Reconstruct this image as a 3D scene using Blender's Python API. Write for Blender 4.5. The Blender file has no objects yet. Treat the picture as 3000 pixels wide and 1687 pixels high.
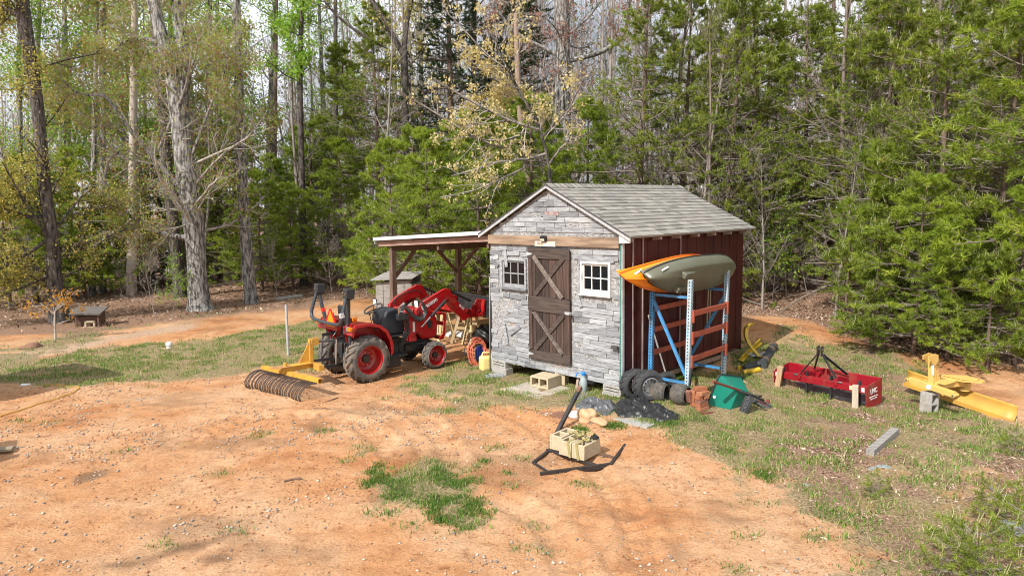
import bpy, bmesh, math, random
import numpy as np
from mathutils import Vector, Matrix, Euler

SC = bpy.context.scene
COL = SC.collection
PI = math.pi
rad = math.radians

# ------------------------------------------------------------------ camera, sky, sun, exposure
CAM_H, PITCH, FPX = 3.25, rad(6.72), 2000.0
cam_d = bpy.data.cameras.new('camera')
cam_d.sensor_width = 36.0
cam_d.lens = 36.0 * FPX / 3000.0
cam_d.clip_end = 2000
cam_o = bpy.data.objects.new('camera', cam_d)
cam_o.location = (0, 0, CAM_H)
cam_o.rotation_euler = (rad(90) - PITCH, 0, 0)
COL.objects.link(cam_o)
SC.camera = cam_o

SUN_EL, SUN_AZ = rad(42), rad(50)          # azimuth the light travels towards, from +X
world = bpy.data.worlds.new("World")
SC.world = world
world.use_nodes = True
wn = world.node_tree.nodes
wn.clear()
sky = wn.new('ShaderNodeTexSky')
sky.sky_type = 'NISHITA'
sky.sun_disc = False
sky.sun_elevation = SUN_EL
sky.sun_rotation = math.atan2(-math.cos(SUN_AZ), -math.sin(SUN_AZ))
sky.air_density = 1.0
sky.dust_density = 3.5
sky.ozone_density = 1.0
bg = wn.new('ShaderNodeBackground')
bg.inputs['Strength'].default_value = 0.085
wo = wn.new('ShaderNodeOutputWorld')
# thin bright cloud veil
wtc = wn.new('ShaderNodeTexCoord'); wno = wn.new('ShaderNodeTexNoise'); wno.inputs['Scale'].default_value = 2.2; wno.inputs['Detail'].default_value = 7
wrp = wn.new('ShaderNodeValToRGB'); wrp.color_ramp.elements[0].position = .36; wrp.color_ramp.elements[0].color = (.25, .25, .25, 1); wrp.color_ramp.elements[1].position = .54; wrp.color_ramp.elements[1].color = (.9, .9, .9, 1)
wmx = wn.new('ShaderNodeMix'); wmx.data_type = 'RGBA'; wmx.inputs[7].default_value = (12.5, 12.9, 13.6, 1)
for a_, b_ in ((wtc.outputs['Generated'], wno.inputs['Vector']), (wno.outputs[0], wrp.inputs[0]), (wrp.outputs[0], wmx.inputs[0]), (sky.outputs[0], wmx.inputs[6]), (wmx.outputs[2], bg.inputs[0])):
    world.node_tree.links.new(a_, b_)
world.node_tree.links.new(bg.outputs[0], wo.inputs[0])
sun_d = bpy.data.lights.new('sun', 'SUN')
sun_d.energy = 5.0
sun_d.angle = rad(0.55)
sun_d.color = (1.0, 0.955, 0.88)
sun_o = bpy.data.objects.new('sun', sun_d)
sdir = Vector((math.cos(SUN_AZ) * math.cos(SUN_EL), math.sin(SUN_AZ) * math.cos(SUN_EL), -math.sin(SUN_EL)))
sun_o.rotation_euler = sdir.to_track_quat('-Z', 'Y').to_euler()
sun_o.location = (-20, -20, 30)
COL.objects.link(sun_o)
SC.view_settings.view_transform = 'Standard'
SC.view_settings.look = 'None'
SC.view_settings.gamma = 1
SC.view_settings.exposure = 0.25
SC.cycles.filter_width = 1.05
SC.cycles.max_bounces = 6
SC.cycles.diffuse_bounces = 3
SC.cycles.transparent_max_bounces = 8
SC.cycles.use_adaptive_sampling = True

# ------------------------------------------------------------------ where things stand
CPp, SPp = math.cos(PITCH), math.sin(PITCH)

def _pts(s):
    return [tuple(float(q) for q in p.split(',')) for p in s.split()]

# height control points of the yard (x, y, z)
HCP = np.array([(-3, 13, 0), (-1.5, 13.6, 0), (-.4, 12.7, .08), (1.0, 11.3, .13), (1.75, 10.8, .17), (2.1, 10.3, .24), (2.7, 10.4, .27),
                (3.6, 11.4, .24), (4.6, 13.5, .34), (6.6, 16.8, .5), (4.4, 11.2, .02), (5.2, 11.4, -.03), (6.6, 10.9, -.03), (7.5, 10, -.02),
                (0, 6, 0), (-5, 7, 0), (4, 6, 0), (1, 8.7, 0), (3.2, 9.7, 0.03), (1.9, 9.5, .1), (2.5, 9.6, .16), (-14, 20, 0), (-8, 22, 0),
                (8.5, 13.5, .25), (12, 14, .4), (0, 18, .05), (-6, 14, 0), (3, 19, .4), (10, 20, .8), (-20, 26, -.2), (0, 30, .3), (15, 30, 1.2),
                (-12, 12, 0), (10, 8, 0), (2, 4, 0), (-4, 4, 0), (-6, 28, .1)], float)

def gz(x, y):
    x = np.asarray(x, float); y = np.asarray(y, float)
    d2 = (x[..., None] - HCP[:, 0]) ** 2 + (y[..., None] - HCP[:, 1]) ** 2
    w = 1.0 / (d2 + 0.15) ** 1.6
    z = (w * HCP[:, 2]).sum(-1) / w.sum(-1)
    return z

def gz1(x, y):
    return float(gz(np.array([x]), np.array([y]))[0])

def ray(px, py):
    a = (px - 1500) / FPX; b = (843.5 - py) / FPX
    return Vector((a, CPp + b * SPp, -SPp + b * CPp))

def at(px, py, z=None):
    """point of the yard surveyed from the photograph (z None: on the ground, else at that height)"""
    r = ray(px, py)
    if z is not None:
        t = (z - CAM_H) / r.z
        return Vector((0, 0, CAM_H)) + r * t
    zz = 0.0
    for i in range(25):
        t = (zz - CAM_H) / r.z
        p = Vector((0, 0, CAM_H)) + r * t
        zz = 0.5 * zz + 0.5 * gz1(p.x, p.y)
    p.z = gz1(p.x, p.y)
    return p

def atd(px, d):
    """ground point at distance d (along Y) in the direction of photo column px"""
    x = (px - 1500) / FPX * d * 1.01
    return Vector((x, d, gz1(x, d)))

# ------------------------------------------------------------------ noise
_rs = np.random.RandomState(7)
_perm = _rs.rand(256, 256)

def vnoise(x, y):
    x = np.asarray(x, float); y = np.asarray(y, float)
    xi = np.floor(x).astype(int); yi = np.floor(y).astype(int)
    fx = x - xi; fy = y - yi
    fx = fx * fx * (3 - 2 * fx); fy = fy * fy * (3 - 2 * fy)
    g = lambda a, b: _perm[a & 255, b & 255]
    return (g(xi, yi) * (1 - fx) + g(xi + 1, yi) * fx) * (1 - fy) + (g(xi, yi + 1) * (1 - fx) + g(xi + 1, yi + 1) * fx) * fy

def fbm(x, y, o=4, s=1.0):
    r = 0; a = .5; t = 0
    for i in range(o):
        r = r + a * vnoise(x * s + 17.3 * i, y * s + 5.1 * i); t += a
        s *= 2.03; a *= .5
    return r / t

def sstep(a, b, x):
    t = np.clip((x - a) / (b - a), 0, 1)
    return t * t * (3 - 2 * t)

# ------------------------------------------------------------------ materials
MATS = {}

def _new(name):
    m = bpy.data.materials.new(name)
    m.use_nodes = True
    nt = m.node_tree
    b = nt.nodes['Principled BSDF']
    return m, nt, b

def N(nt, typ, **kw):
    n = nt.nodes.new(typ)
    for k, v in kw.items():
        if k.startswith('i_'):
            key = k[2:]
            key = int(key) if key.isdigit() else key.replace('_', ' ')
            n.inputs[key].default_value = v
        else:
            setattr(n, k, v)
    return n

def ramp(nt, fac, stops, interp='LINEAR'):
    r = nt.nodes.new('ShaderNodeValToRGB')
    r.color_ramp.interpolation = interp
    e = r.color_ramp.elements
    while len(e) < len(stops):
        e.new(0.5)
    for i, (p, c) in enumerate(stops):
        e[i].position = p
        e[i].color = (*c, 1) if len(c) == 3 else c
    nt.links.new(fac, r.inputs[0])
    return r.outputs[0]

def mixc(nt, fac, a, b, blend='MIX'):
    m = nt.nodes.new('ShaderNodeMix')
    m.data_type = 'RGBA'
    m.blend_type = blend
    for s, v in ((0, fac), (6, a), (7, b)):
        if hasattr(v, 'links'):
            nt.links.new(v, m.inputs[s])
        else:
            m.inputs[s].default_value = v if s == 0 else ((*v, 1) if len(v) == 3 else v)
    return m.outputs[2]

def tex(nt, kind, scale, stretch=None, coord='Object', detail=4, rough=.6, **kw):
    tc = nt.nodes.new('ShaderNodeTexCoord')
    mp = nt.nodes.new('ShaderNodeMapping')
    if stretch:
        mp.inputs['Scale'].default_value = stretch
    nt.links.new(tc.outputs[coord], mp.inputs[0])
    t = nt.nodes.new({'noise': 'ShaderNodeTexNoise', 'vor': 'ShaderNodeTexVoronoi', 'wave': 'ShaderNodeTexWave'}[kind])
    t.inputs['Scale'].default_value = scale
    if kind == 'noise':
        t.inputs['Detail'].default_value = detail
        t.inputs['Roughness'].default_value = rough
    for k, v in kw.items():
        setattr(t, k, v)
    nt.links.new(mp.outputs[0], t.inputs['Vector'])
    return t

def bump(nt, b, h, strength=.4, dist=.02):
    bn = nt.nodes.new('ShaderNodeBump')
    bn.inputs['Strength'].default_value = strength
    bn.inputs['Distance'].default_value = dist
    nt.links.new(h, bn.inputs['Height'])
    nt.links.new(bn.outputs[0], b.inputs['Normal'])

def mat(name, c, c2=None, rough=.6, metal=0, scale=6, lo=.35, hi=.65, stretch=None, bmp=0, island=None, spec=.5, coat=0, dirt=None, dirt_c=(.30, .17, .09), detail=5, bdist=.02):
    """painted / wooden / metal surface: two colours blended by noise, optional per-island tint, optional dirt blotches and bump"""
    if name in MATS:
        return MATS[name]
    m, nt, b = _new(name)
    b.inputs['Roughness'].default_value = rough
    b.inputs['Metallic'].default_value = metal
    b.inputs['Specular IOR Level'].default_value = spec
    if coat:
        b.inputs['Coat Weight'].default_value = coat
        b.inputs['Coat Roughness'].default_value = .15
    if c2 is None:
        c2 = tuple(x * .8 for x in c)
    t = tex(nt, 'noise', scale, stretch, detail=detail)
    col = ramp(nt, t.outputs[0], [(lo, c), (hi, c2)])
    if island:
        gi = nt.nodes.new('ShaderNodeNewGeometry')
        r2 = ramp(nt, gi.outputs['Random Per Island'], island)
        col = mixc(nt, 1.0, col, r2, 'MULTIPLY')
    if dirt:
        t2 = tex(nt, 'noise', dirt, None, detail=6)
        f = ramp(nt, t2.outputs[0], [(.5, (0, 0, 0)), (.72, (.8, .8, .8))])
        col = mixc(nt, f, col, dirt_c)
    nt.links.new(col, b.inputs['Base Color'])
    rr = ramp(nt, t.outputs[0], [(.3, (max(0, rough - .08),) * 3), (.7, (min(1, rough + .12),) * 3)])
    nt.links.new(rr, b.inputs['Roughness'])
    if bmp:
        bump(nt, b, t.outputs[0], bmp, bdist)
    MATS[name] = m
    return m

def leafmat(name, stops, trans=.35, rough=.55, nscale=None, nstops=None):
    """leaf or needle: tint per leaf, light passing through"""
    if name in MATS:
        return MATS[name]
    m, nt, b = _new(name)
    gi = nt.nodes.new('ShaderNodeNewGeometry')
    col = ramp(nt, gi.outputs['Random Per Island'], stops)
    if nscale:
        t = tex(nt, 'noise', nscale, None, detail=2)
        col = mixc(nt, 1.0, col, ramp(nt, t.outputs[0], nstops), 'MULTIPLY')
    b.inputs['Roughness'].default_value = rough
    b.inputs['Specular IOR Level'].default_value = .25
    nt.links.new(col, b.inputs['Base Color'])
    tr = nt.nodes.new('ShaderNodeBsdfTranslucent')
    nt.links.new(col, tr.inputs[0])
    mx = nt.nodes.new('ShaderNodeMixShader')
    mx.inputs[0].default_value = trans
    out = nt.nodes['Material Output']
    nt.links.new(b.outputs[0], mx.inputs[1]); nt.links.new(tr.outputs[0], mx.inputs[2])
    nt.links.new(mx.outputs[0], out.inputs[0])
    MATS[name] = m
    return m

# ------------------------------------------------------------------ object helpers
def tag(o, label=None, cat=None, group=None, kind=None):
    if label: o['label'] = label
    if cat: o['category'] = cat
    if group: o['group'] = group
    if kind: o['kind'] = kind
    return o

def thing(name, label, cat, loc=(0, 0, 0), rotz=0, group=None, rot=None):
    o = bpy.data.objects.new(name, None)
    o.empty_display_size = .2
    COL.objects.link(o)
    o.location = loc
    o.rotation_euler = rot if rot is not None else (0, 0, rotz)
    return tag(o, label, cat, group)

def copy_tree(o, parent=None):
    c = o.copy(); COL.objects.link(c)
    if parent: c.parent = parent
    for ch in list(o.children):
        copy_tree(ch, c)
    return c

def link_mesh(name, me, m=None, parent=None, smooth=False):
    o = bpy.data.objects.new(name, me)
    COL.objects.link(o)
    if m is not None:
        me.materials.append(m)
    if parent: o.parent = parent
    if smooth and len(me.polygons):
        me.polygons.foreach_set('use_smooth', np.ones(len(me.polygons), bool))
    return o

def np_mesh(name, V, Q):
    """mesh from vertex array and an (n,k) face index array, all faces k-gons"""
    me = bpy.data.meshes.new(name)
    V = np.ascontiguousarray(V, np.float32); Q = np.ascontiguousarray(Q, np.int32)
    k = Q.shape[1]
    me.vertices.add(len(V)); me.vertices.foreach_set('co', V.ravel())
    me.loops.add(Q.size); me.loops.foreach_set('vertex_index', Q.ravel())
    me.polygons.add(len(Q))
    me.polygons.foreach_set('loop_start', np.arange(0, Q.size, k, dtype=np.int32))
    me.polygons.foreach_set('loop_total', np.full(len(Q), k, np.int32))
    me.update(calc_edges=True)
    return me

class MB:
    """collects shapes and links them as one mesh object"""
    def __init__(s, M=None):
        s.v = []; s.f = []; s.M = M
    def add(s, vs, fs):
        n = len(s.v)
        if s.M is not None:
            vs = [s.M @ Vector(p) for p in vs]
        s.v += [tuple(p) for p in vs]
        s.f += [tuple(i + n for i in f) for f in fs]
        return s
    def box(s, c, d, rot=None, taper=1.0):
        x, y, z = d[0] / 2, d[1] / 2, d[2] / 2
        vs = [Vector((sx * x * (taper if sz > 0 else 1), sy * y * (taper if sz > 0 else 1), sz * z)) for sz in (-1, 1) for sx, sy in ((-1, -1), (1, -1), (1, 1), (-1, 1))]
        if rot is not None:
            R = rot if isinstance(rot, Matrix) else Euler(rot).to_matrix()
            vs = [R @ v for v in vs]
        c = Vector(c)
        return s.add([v + c for v in vs], [(3, 2, 1, 0), (4, 5, 6, 7), (0, 1, 5, 4), (1, 2, 6, 5), (2, 3, 7, 6), (3, 0, 4, 7)])
    def bar(s, a, b, w, h, up=(0, 0, 1)):
        """rectangular bar from a to b, w across and h along 'up'"""
        a = Vector(a); b = Vector(b); d = (b - a)
        L = d.length; d.normalize()
        u = Vector(up); sd = d.cross(u)
        if sd.length < 1e-4: sd = d.cross(Vector((1, 0, 0)))
        sd.normalize(); u = sd.cross(d)
        vs = [p + sd * (i * w / 2) + u * (j * h / 2) for p in (a, b) for i, j in ((-1, -1), (1, -1), (1, 1), (-1, 1))]
        return s.add(vs, [(3, 2, 1, 0), (4, 5, 6, 7), (0, 1, 5, 4), (1, 2, 6, 5), (2, 3, 7, 6), (3, 0, 4, 7)])
    def tube(s, pts, r, n=10, cap=True, closed=False):
        pts = [Vector(p) for p in pts]
        m = len(pts)
        rs = r if isinstance(r, (list, tuple)) else [r] * m
        T = []
        for i in range(m):
            if closed:
                t = pts[(i + 1) % m] - pts[i - 1]
            else:
                t = pts[min(i + 1, m - 1)] - pts[max(i - 1, 0)]
            T.append(t.normalized())
        ref = Vector((0, 0, 1)) if abs(T[0].z) < .9 else Vector((1, 0, 0))
        u = T[0].cross(ref).normalized()
        vs = []; fs = []
        for i in range(m):
            u = (u - T[i] * u.dot(T[i])).normalized()
            w = T[i].cross(u)
            for k in range(n):
                a = 2 * PI * k / n
                vs.append(pts[i] + (u * math.cos(a) + w * math.sin(a)) * rs[i])
        for i in range(m if closed else m - 1):
            j = (i + 1) % m
            for k in range(n):
                fs.append((i * n + k, i * n + (k + 1) % n, j * n + (k + 1) % n, j * n + k))
        if cap and not closed:
            fs.append(tuple(range(n - 1, -1, -1)))
            fs.append(tuple((m - 1) * n + k for k in range(n)))
        return s.add(vs, fs)
    def prism(s, poly, a, b, axis='y'):
        """closed 2-D outline extruded from a to b along an axis (outline given in the other two axes)"""
        n = len(poly)
        def P(p, t):
            return {'y': (p[0], t, p[1]), 'x': (t, p[0], p[1]), 'z': (p[0], p[1], t)}[axis]
        vs = [P(p, a) for p in poly] + [P(p, b) for p in poly]
        fs = [tuple(range(n)), tuple(range(2 * n - 1, n - 1, -1))] + [(i, n + i, n + (i + 1) % n, (i + 1) % n) for i in range(n)]
        return s.add(vs, fs)
    def lathe(s, prof, n=24, M=None, arc=(0, 2 * PI)):
        """profile of (r, h) turned about local z, placed by M"""
        full = abs(arc[1] - arc[0] - 2 * PI) < 1e-6
        k = n if full else n + 1
        vs = []
        for r, h in prof:
            for i in range(k):
                a = arc[0] + (arc[1] - arc[0]) * i / n
                vs.append(Vector((r * math.cos(a), r * math.sin(a), h)))
        if M is not None: vs = [M @ v for v in vs]
        fs = []
        for j in range(len(prof) - 1):
            for i in range(n):
                i2 = (i + 1) % k
                fs.append((j * k + i, j * k + i2, (j + 1) * k + i2, (j + 1) * k + i))
        return s.add(vs, fs)
    def build(s, name, m=None, parent=None, smooth=False, bevel=0, seg=1, sub=0, angle=40):
        me = bpy.data.meshes.new(name)
        me.from_pydata(s.v, [], s.f)
        me.update()
        bm = bmesh.new(); bm.from_mesh(me)
        bmesh.ops.recalc_face_normals(bm, faces=bm.faces)
        bm.to_mesh(me); bm.free()
        o = link_mesh(name, me, m, parent, smooth)
        if bevel:
            bv = o.modifiers.new('bevel', 'BEVEL')
            bv.width = bevel; bv.segments = seg; bv.limit_method = 'ANGLE'; bv.angle_limit = rad(35)
        if sub:
            ss = o.modifiers.new('sub', 'SUBSURF'); ss.levels = sub; ss.render_levels = sub
        if smooth:
            try: me.set_sharp_from_angle(angle=rad(angle))
            except Exception: pass
        return o

def axisM(c, axis):
    """frame at c whose local z runs along axis"""
    z = Vector(axis).normalized()
    q = z.to_track_quat('Z', 'Y')
    return Matrix.Translation(Vector(c)) @ q.to_matrix().to_4x4()

def text_mesh(body, size, depth=0.002, align='CENTER', bold=False):
    cu = bpy.data.curves.new('lettering', 'FONT')
    cu.body = body; cu.size = size; cu.extrude = depth
    cu.align_x = align; cu.align_y = 'CENTER'
    if bold: cu.offset = size * .02
    o = bpy.data.objects.new('lettering', cu)
    COL.objects.link(o)
    dg = bpy.context.evaluated_depsgraph_get()
    me = bpy.data.meshes.new_from_object(o.evaluated_get(dg))
    COL.objects.unlink(o); bpy.data.objects.remove(o); bpy.data.curves.remove(cu)
    me.materials.clear()
    return me

def lettering(body, size, M, m, parent, name='lettering', bold=True):
    me = text_mesh(body, size, .0015, bold=bold)
    me.transform(M)
    return link_mesh(name, me, m, parent)

def frameM(o, x, y):
    """matrix with origin o, columns x, y (and x cross y)"""
    x = Vector(x).normalized(); y = Vector(y); y = (y - x * x.dot(y)).normalized(); z = x.cross(y)
    return Matrix(((x.x, y.x, z.x, o[0]), (x.y, y.y, z.y, o[1]), (x.z, y.z, z.z, o[2]), (0, 0, 0, 1)))
# ------------------------------------------------------------------ ground
def poly_sd(X, Y, poly):
    """signed distance (inside positive) to a polygon"""
    P = np.array(poly, float); Qn = np.roll(P, -1, 0)
    d = np.full(X.shape, 1e9); ins = np.zeros(X.shape, bool)
    for a, b in zip(P, Qn):
        e = b - a
        wx = X - a[0]; wy = Y - a[1]
        t = np.clip((wx * e[0] + wy * e[1]) / (e @ e + 1e-9), 0, 1)
        d = np.minimum(d, (wx - e[0] * t) ** 2 + (wy - e[1] * t) ** 2)
        c = ((a[1] <= Y) & (b[1] > Y)) | ((b[1] <= Y) & (a[1] > Y))
        with np.errstate(divide='ignore', invalid='ignore'):
            xi = a[0] + (Y - a[1]) / (b[1] - a[1] + 1e-12) * e[0]
        ins ^= c & (X < xi)
    d = np.sqrt(d)
    return np.where(ins, d, -d)

def gpoly(s):
    return [tuple(at(x, y, 0.0))[:2] for x, y in _pts(s)]

GR_LAWN = gpoly('-300,1060 -300,1130 0,1128 180,1118 370,1108 520,1118 700,1105 880,1095 960,1062 960,950 905,945 790,958 650,990 560,1005 430,1000 330,1025 150,1040')
GR_TREELINE = gpoly('-200,1030 60,1005 130,1000 200,975 330,965 450,945 560,915 650,890 760,872 900,860 1090,845 1110,862 930,880 800,905 640,945 480,968 330,1000 230,1015 100,1030')
GR_FRONT = gpoly('1150,1150 1210,1115 1290,1085 1440,1060 1560,1085 1830,1150 1900,1175 2100,1120 2190,1050 2290,1010 2400,1040 2640,1060 2700,1110 2850,1180 3100,1260 3400,1400 3400,1900 2700,1800 2560,1700 2440,1620 2330,1560 2220,1490 2120,1400 2010,1350 1900,1300 1800,1260 1690,1225 1560,1205 1480,1215 1380,1210 1250,1190')
GR_PATCH = gpoly('1080,1445 1120,1410 1160,1385 1230,1368 1290,1372 1345,1392 1390,1420 1410,1440 1385,1470 1375,1500 1390,1520 1350,1545 1315,1535 1300,1510 1230,1500 1180,1512 1120,1500 1070,1490')
GR_CARPORT = gpoly('1180,1110 1240,1070 1330,1050 1440,1045 1400,1090 1300,1110')
BARE = [gpoly('2770,1385 2850,1365 2960,1380 3050,1420 3050,1500 2900,1480 2790,1440'), gpoly('2160,1400 2260,1395 2330,1420 2320,1470 2230,1480 2170,1440'),
        gpoly('2500,1590 2580,1600 2600,1640 2520,1640'), gpoly('2280,905 2420,925 2560,985 2640,1060 2520,1050 2380,1010 2290,985'),
        gpoly('2880,1150 3000,1150 3000,1220 2900,1205')]
TUFT = [at(x, y, 0.0) for x, y in _pts('1450,1325 1520,1355 1530,1348 1300,1370 1370,1385 1380,1405 1485,1430 1400,1472 1570,1540 1590,1610 1535,1608 1330,1535 1150,1520 1200,1545 1085,1515 750,1288 780,1278 960,1275 1010,1358 1040,1325 1070,1335 1090,1395 1700,1430 1730,1434 2180,1480 2190,1580 2170,1680 1110,1425 640,1390 480,1600 690,1560 350,1330 60,1240 160,1240')]
STRAW = gpoly('20,1050 90,1030 200,1010 320,985 440,960 560,948 620,955 540,975 430,990 330,1005 230,1035 120,1050 40,1062')

def masks(X, Y):
    """grass, litter, gravel, straw densities of the yard surface"""
    n1 = fbm(X, Y, 4, .9); n2 = fbm(X + 40, Y + 13, 3, 3.1); n3 = fbm(X + 9, Y + 77, 4, .33)
    wob = (n1 - .5) * 1.5 + (n2 - .5) * .8
    g = sstep(-.25, .55, poly_sd(X, Y, GR_LAWN) + wob * 1.1) * (.5 + .5 * sstep(.30, .52, n2 * .5 + n1 * .5))
    g = np.maximum(g, sstep(-.2, .8, poly_sd(X, Y, GR_TREELINE) + wob * 1.4) * .85 * sstep(.32, .52, n1))
    gf = sstep(-.35, .55, poly_sd(X, Y, GR_FRONT) + wob * 1.0) * (.45 + .55 * sstep(.32, .55, n2 * .6 + n3 * .4))
    for b in BARE:
        gf = gf * (1 - .93 * sstep(-.15, .25, poly_sd(X, Y, b) + wob * .45))
    g = np.maximum(g, gf)
    g = np.maximum(g, .95 * sstep(-.2, .3, poly_sd(X, Y, GR_PATCH) + wob * .5))
    g = np.maximum(g, sstep(-.1, .4, poly_sd(X, Y, GR_CARPORT) + wob * .8) * .5)
    for i, t in enumerate(TUFT):
        d = np.hypot(X - t.x, (Y - t.y))
        g = np.maximum(g, .3 * sstep(.18, .03, d + (n2 - .5) * .25))
    # woods floor: leaf litter behind the tree line
    edge = forest_edge(X)
    lit = sstep(-1.6, .6, Y - edge + (n1 - .5) * 2.5)
    fld = sstep(.0, 1.0, poly_sd(X, Y, GR_FRONT)) * sstep(2.5, 4.5, X + (9.5 - Y) * .6) * sstep(.36, .58, n1 * .6 + n2 * .4 + .1 * sstep(9, 7, Y))
    lit = np.maximum(lit, .85 * fld)
    bank = sstep(1.5, -.6, np.hypot((X - 6.8) / 2.4, (Y - 17.0) / 2.6) + (n1 - .5) * .8) * .8
    lit = np.maximum(lit, bank * sstep(.42, .6, n2 * .5 + n1 * .5))
    g = g * (1 - .8 * sstep(.3, 1.2, Y - edge))
    gravel = sstep(.50, .68, fbm(X + 3, Y - 8, 3, .8)) * sstep(.42, .62, fbm(X * 1.3, Y * 1.3, 3, 3.2)) * sstep(15, 9, Y) + .07
    st = sstep(-.3, .3, poly_sd(X, Y, STRAW) + wob * .5)
    return np.clip(g, 0, 1.2), np.clip(lit, 0, 1), gravel, st

EDGE = np.array([(-40, 21), (-16, 17.6), (-11, 18.2), (-9, 20), (-6, 23.4), (-2, 25.5), (0, 23.5), (3.4, 18.6), (5.0, 18.8), (7.2, 17.2), (8.2, 14.6), (9.6, 13.6), (12, 13), (40, 12)])
def forest_edge(X):
    return np.interp(X, EDGE[:, 0], EDGE[:, 1])

def axis_pts(lo, hi, d0, c0, c1, g):
    """graded spacing: d0 between c0 and c1, growing outside"""
    a = list(np.arange(c0, c1 + 1e-6, d0))
    x, d = c1, d0
    while x < hi:
        d *= g; x += d; a.append(x)
    x, d = c0, d0; b = []
    while x > lo:
        d *= g; x -= d; b.append(x)
    return np.array(b[::-1] + a)

TRACKS = [[tuple(at(x, y, 0.0))[:2] for x, y in _pts(s)] for s in ('1110,1200 1180,1215 1250,1250 1300,1300 1330,1360 1340,1420', '985,1240 1060,1262 1120,1300 1150,1350', '1290,1175 1400,1200 1520,1240 1640,1300 1760,1400 1850,1520 1900,1660', '1500,1480 1600,1540 1660,1620 1690,1700', '560,1290 700,1240 850,1225 960,1230')]
DAMP = [gpoly(s) for s in ('420,1625 520,1605 610,1580 700,1555 720,1562 640,1592 560,1620 450,1650', '585,1640 660,1618 690,1622 620,1655', '640,1610 700,1600 712,1606 650,1622', '210,1395 290,1375 330,1385 260,1410', '880,1250 930,1245 980,1275 930,1290 890,1275', '300,1650 380,1630 400,1650 330,1680')]
def micro(X, Y):
    """ruts, clods and raking marks in the clay"""
    h = (fbm(X, Y, 4, 1.3) - .5) * .07 + (fbm(X + 5, Y, 3, 7.0) - .5) * .028
    # wheel ruts running away from the yard towards the tractor
    u = X * .74 + Y * .67; v = -X * .67 + Y * .74
    h = h + .018 * np.sin(v * 9 + 2.2 * fbm(u, v, 2, .5) * 3) * sstep(.45, .7, fbm(u * .35, v * 1.2, 3, .8))
    # tread prints left by the tractor
    for tr_ in TRACKS:
        P = np.array(tr_); d = np.full(np.shape(X), 9.0); s = np.zeros(np.shape(X)); acc = 0.0
        for a, b in zip(P, P[1:]):
            e = b - a; L = np.hypot(*e); t = np.clip(((X - a[0]) * e[0] + (Y - a[1]) * e[1]) / (L * L), 0, 1)
            q = np.hypot(X - a[0] - e[0] * t, Y - a[1] - e[1] * t); m_ = q < d
            d = np.where(m_, q, d); s = np.where(m_, acc + t * L, s); acc += L
        band = sstep(.20, .10, d)
        h = h - .022 * band + band * .020 * np.sin((s + d * .5) * 2 * PI / .22) + .026 * sstep(.10, .0, np.abs(d - .24))
    return h

gx = axis_pts(-260, 260, .055, -9.5, 9.5, 1.07)
gy = axis_pts(-30, 420, .055, 5.4, 14.5, 1.05)
GX, GY = np.meshgrid(gx, gy)
mg, ml, mgr, mst = masks(GX, GY)
near = sstep(60, 20, np.hypot(GX, GY))
GZ = gz(GX, GY) + micro(GX, GY) * near * (1 - .5 * np.clip(mg, 0, 1)) + near * .02 * np.clip(mg, 0, 1)
nx, ny = len(gx), len(gy)
idx = np.arange(nx * ny).reshape(ny, nx)
Q = np.stack([idx[:-1, :-1], idx[:-1, 1:], idx[1:, 1:], idx[1:, :-1]], -1).reshape(-1, 4)
me = np_mesh('ground', np.stack([GX, GY, GZ], -1).reshape(-1, 3), Q)
mdp = np.zeros(GX.shape)
for b_ in DAMP: mdp = np.maximum(mdp, sstep(-.10, .10, poly_sd(GX, GY, b_) + (fbm(GX, GY, 3, 5) - .5) * .3))
mdp = np.maximum(mdp, .45 * sstep(.60, .74, fbm(GX * .8 + 50, GY * 1.5, 4, 1.1)))
for nm, arr in (('grass', mg), ('litter', ml), ('gravel', mgr), ('straw', mst), ('damp', mdp)):
    at_ = me.attributes.new(nm, 'FLOAT', 'POINT')
    at_.data.foreach_set('value', np.ascontiguousarray(arr.ravel(), np.float32))

def surf(x, y):
    """height of the finished surface (without the smallest clods)"""
    return float(gz1(x, y)) + float(micro(np.array([x]), np.array([y]))[0]) * .8

m, nt, b = _new('yard_clay')
def attr(n):
    a = nt.nodes.new('ShaderNodeAttribute'); a.attribute_name = n
    return a.outputs['Fac']
t1 = tex(nt, 'noise', .55, None, detail=7, rough=.62)
t2 = tex(nt, 'noise', 4.2, (1, 1.15, 1), detail=9, rough=.70)
t3 = tex(nt, 'noise', 34, None, detail=6, rough=.7)
t4 = tex(nt, 'vor', 42)
clay = ramp(nt, t1.outputs[0], [(.30, (.38, .150, .062)), (.42, (.52, .265, .125)), (.55, (.57, .340, .192)), (.70, (.61, .405, .25))])
clay = mixc(nt, 1.0, clay, ramp(nt, t2.outputs[0], [(.28, (.48, .40, .34)), (.42, (.88, .85, .82)), (.58, (1.03, 1.03, 1.03)), (.75, (1.14, 1.17, 1.20))]), 'MULTIPLY')
clay = mixc(nt, 1.0, clay, ramp(nt, t3.outputs[0], [(.28, (.45, .38, .33)), (.44, (.95, .94, .93)), (.7, (1.12, 1.13, 1.15))]), 'MULTIPLY')
tv = tex(nt, 'noise', .8, None, detail=5)
cr = tex(nt, 'vor', 6.5, None, feature='DISTANCE_TO_EDGE')
crf = nt.nodes.new('ShaderNodeMath'); crf.operation = 'MULTIPLY'
nt.links.new(ramp(nt, cr.outputs['Distance'], [(.0, (.55, .55, .55)), (.035, (0, 0, 0))]), crf.inputs[0])
nt.links.new(ramp(nt, tv.outputs[0], [(.5, (0, 0, 0)), (.62, (1, 1, 1))]), crf.inputs[1])
clay = mixc(nt, crf.outputs[0], clay, (.30, .13, .06))
clay = mixc(nt, attr('damp'), clay, mixc(nt, .85, clay, (.20, .115, .066)))
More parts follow.
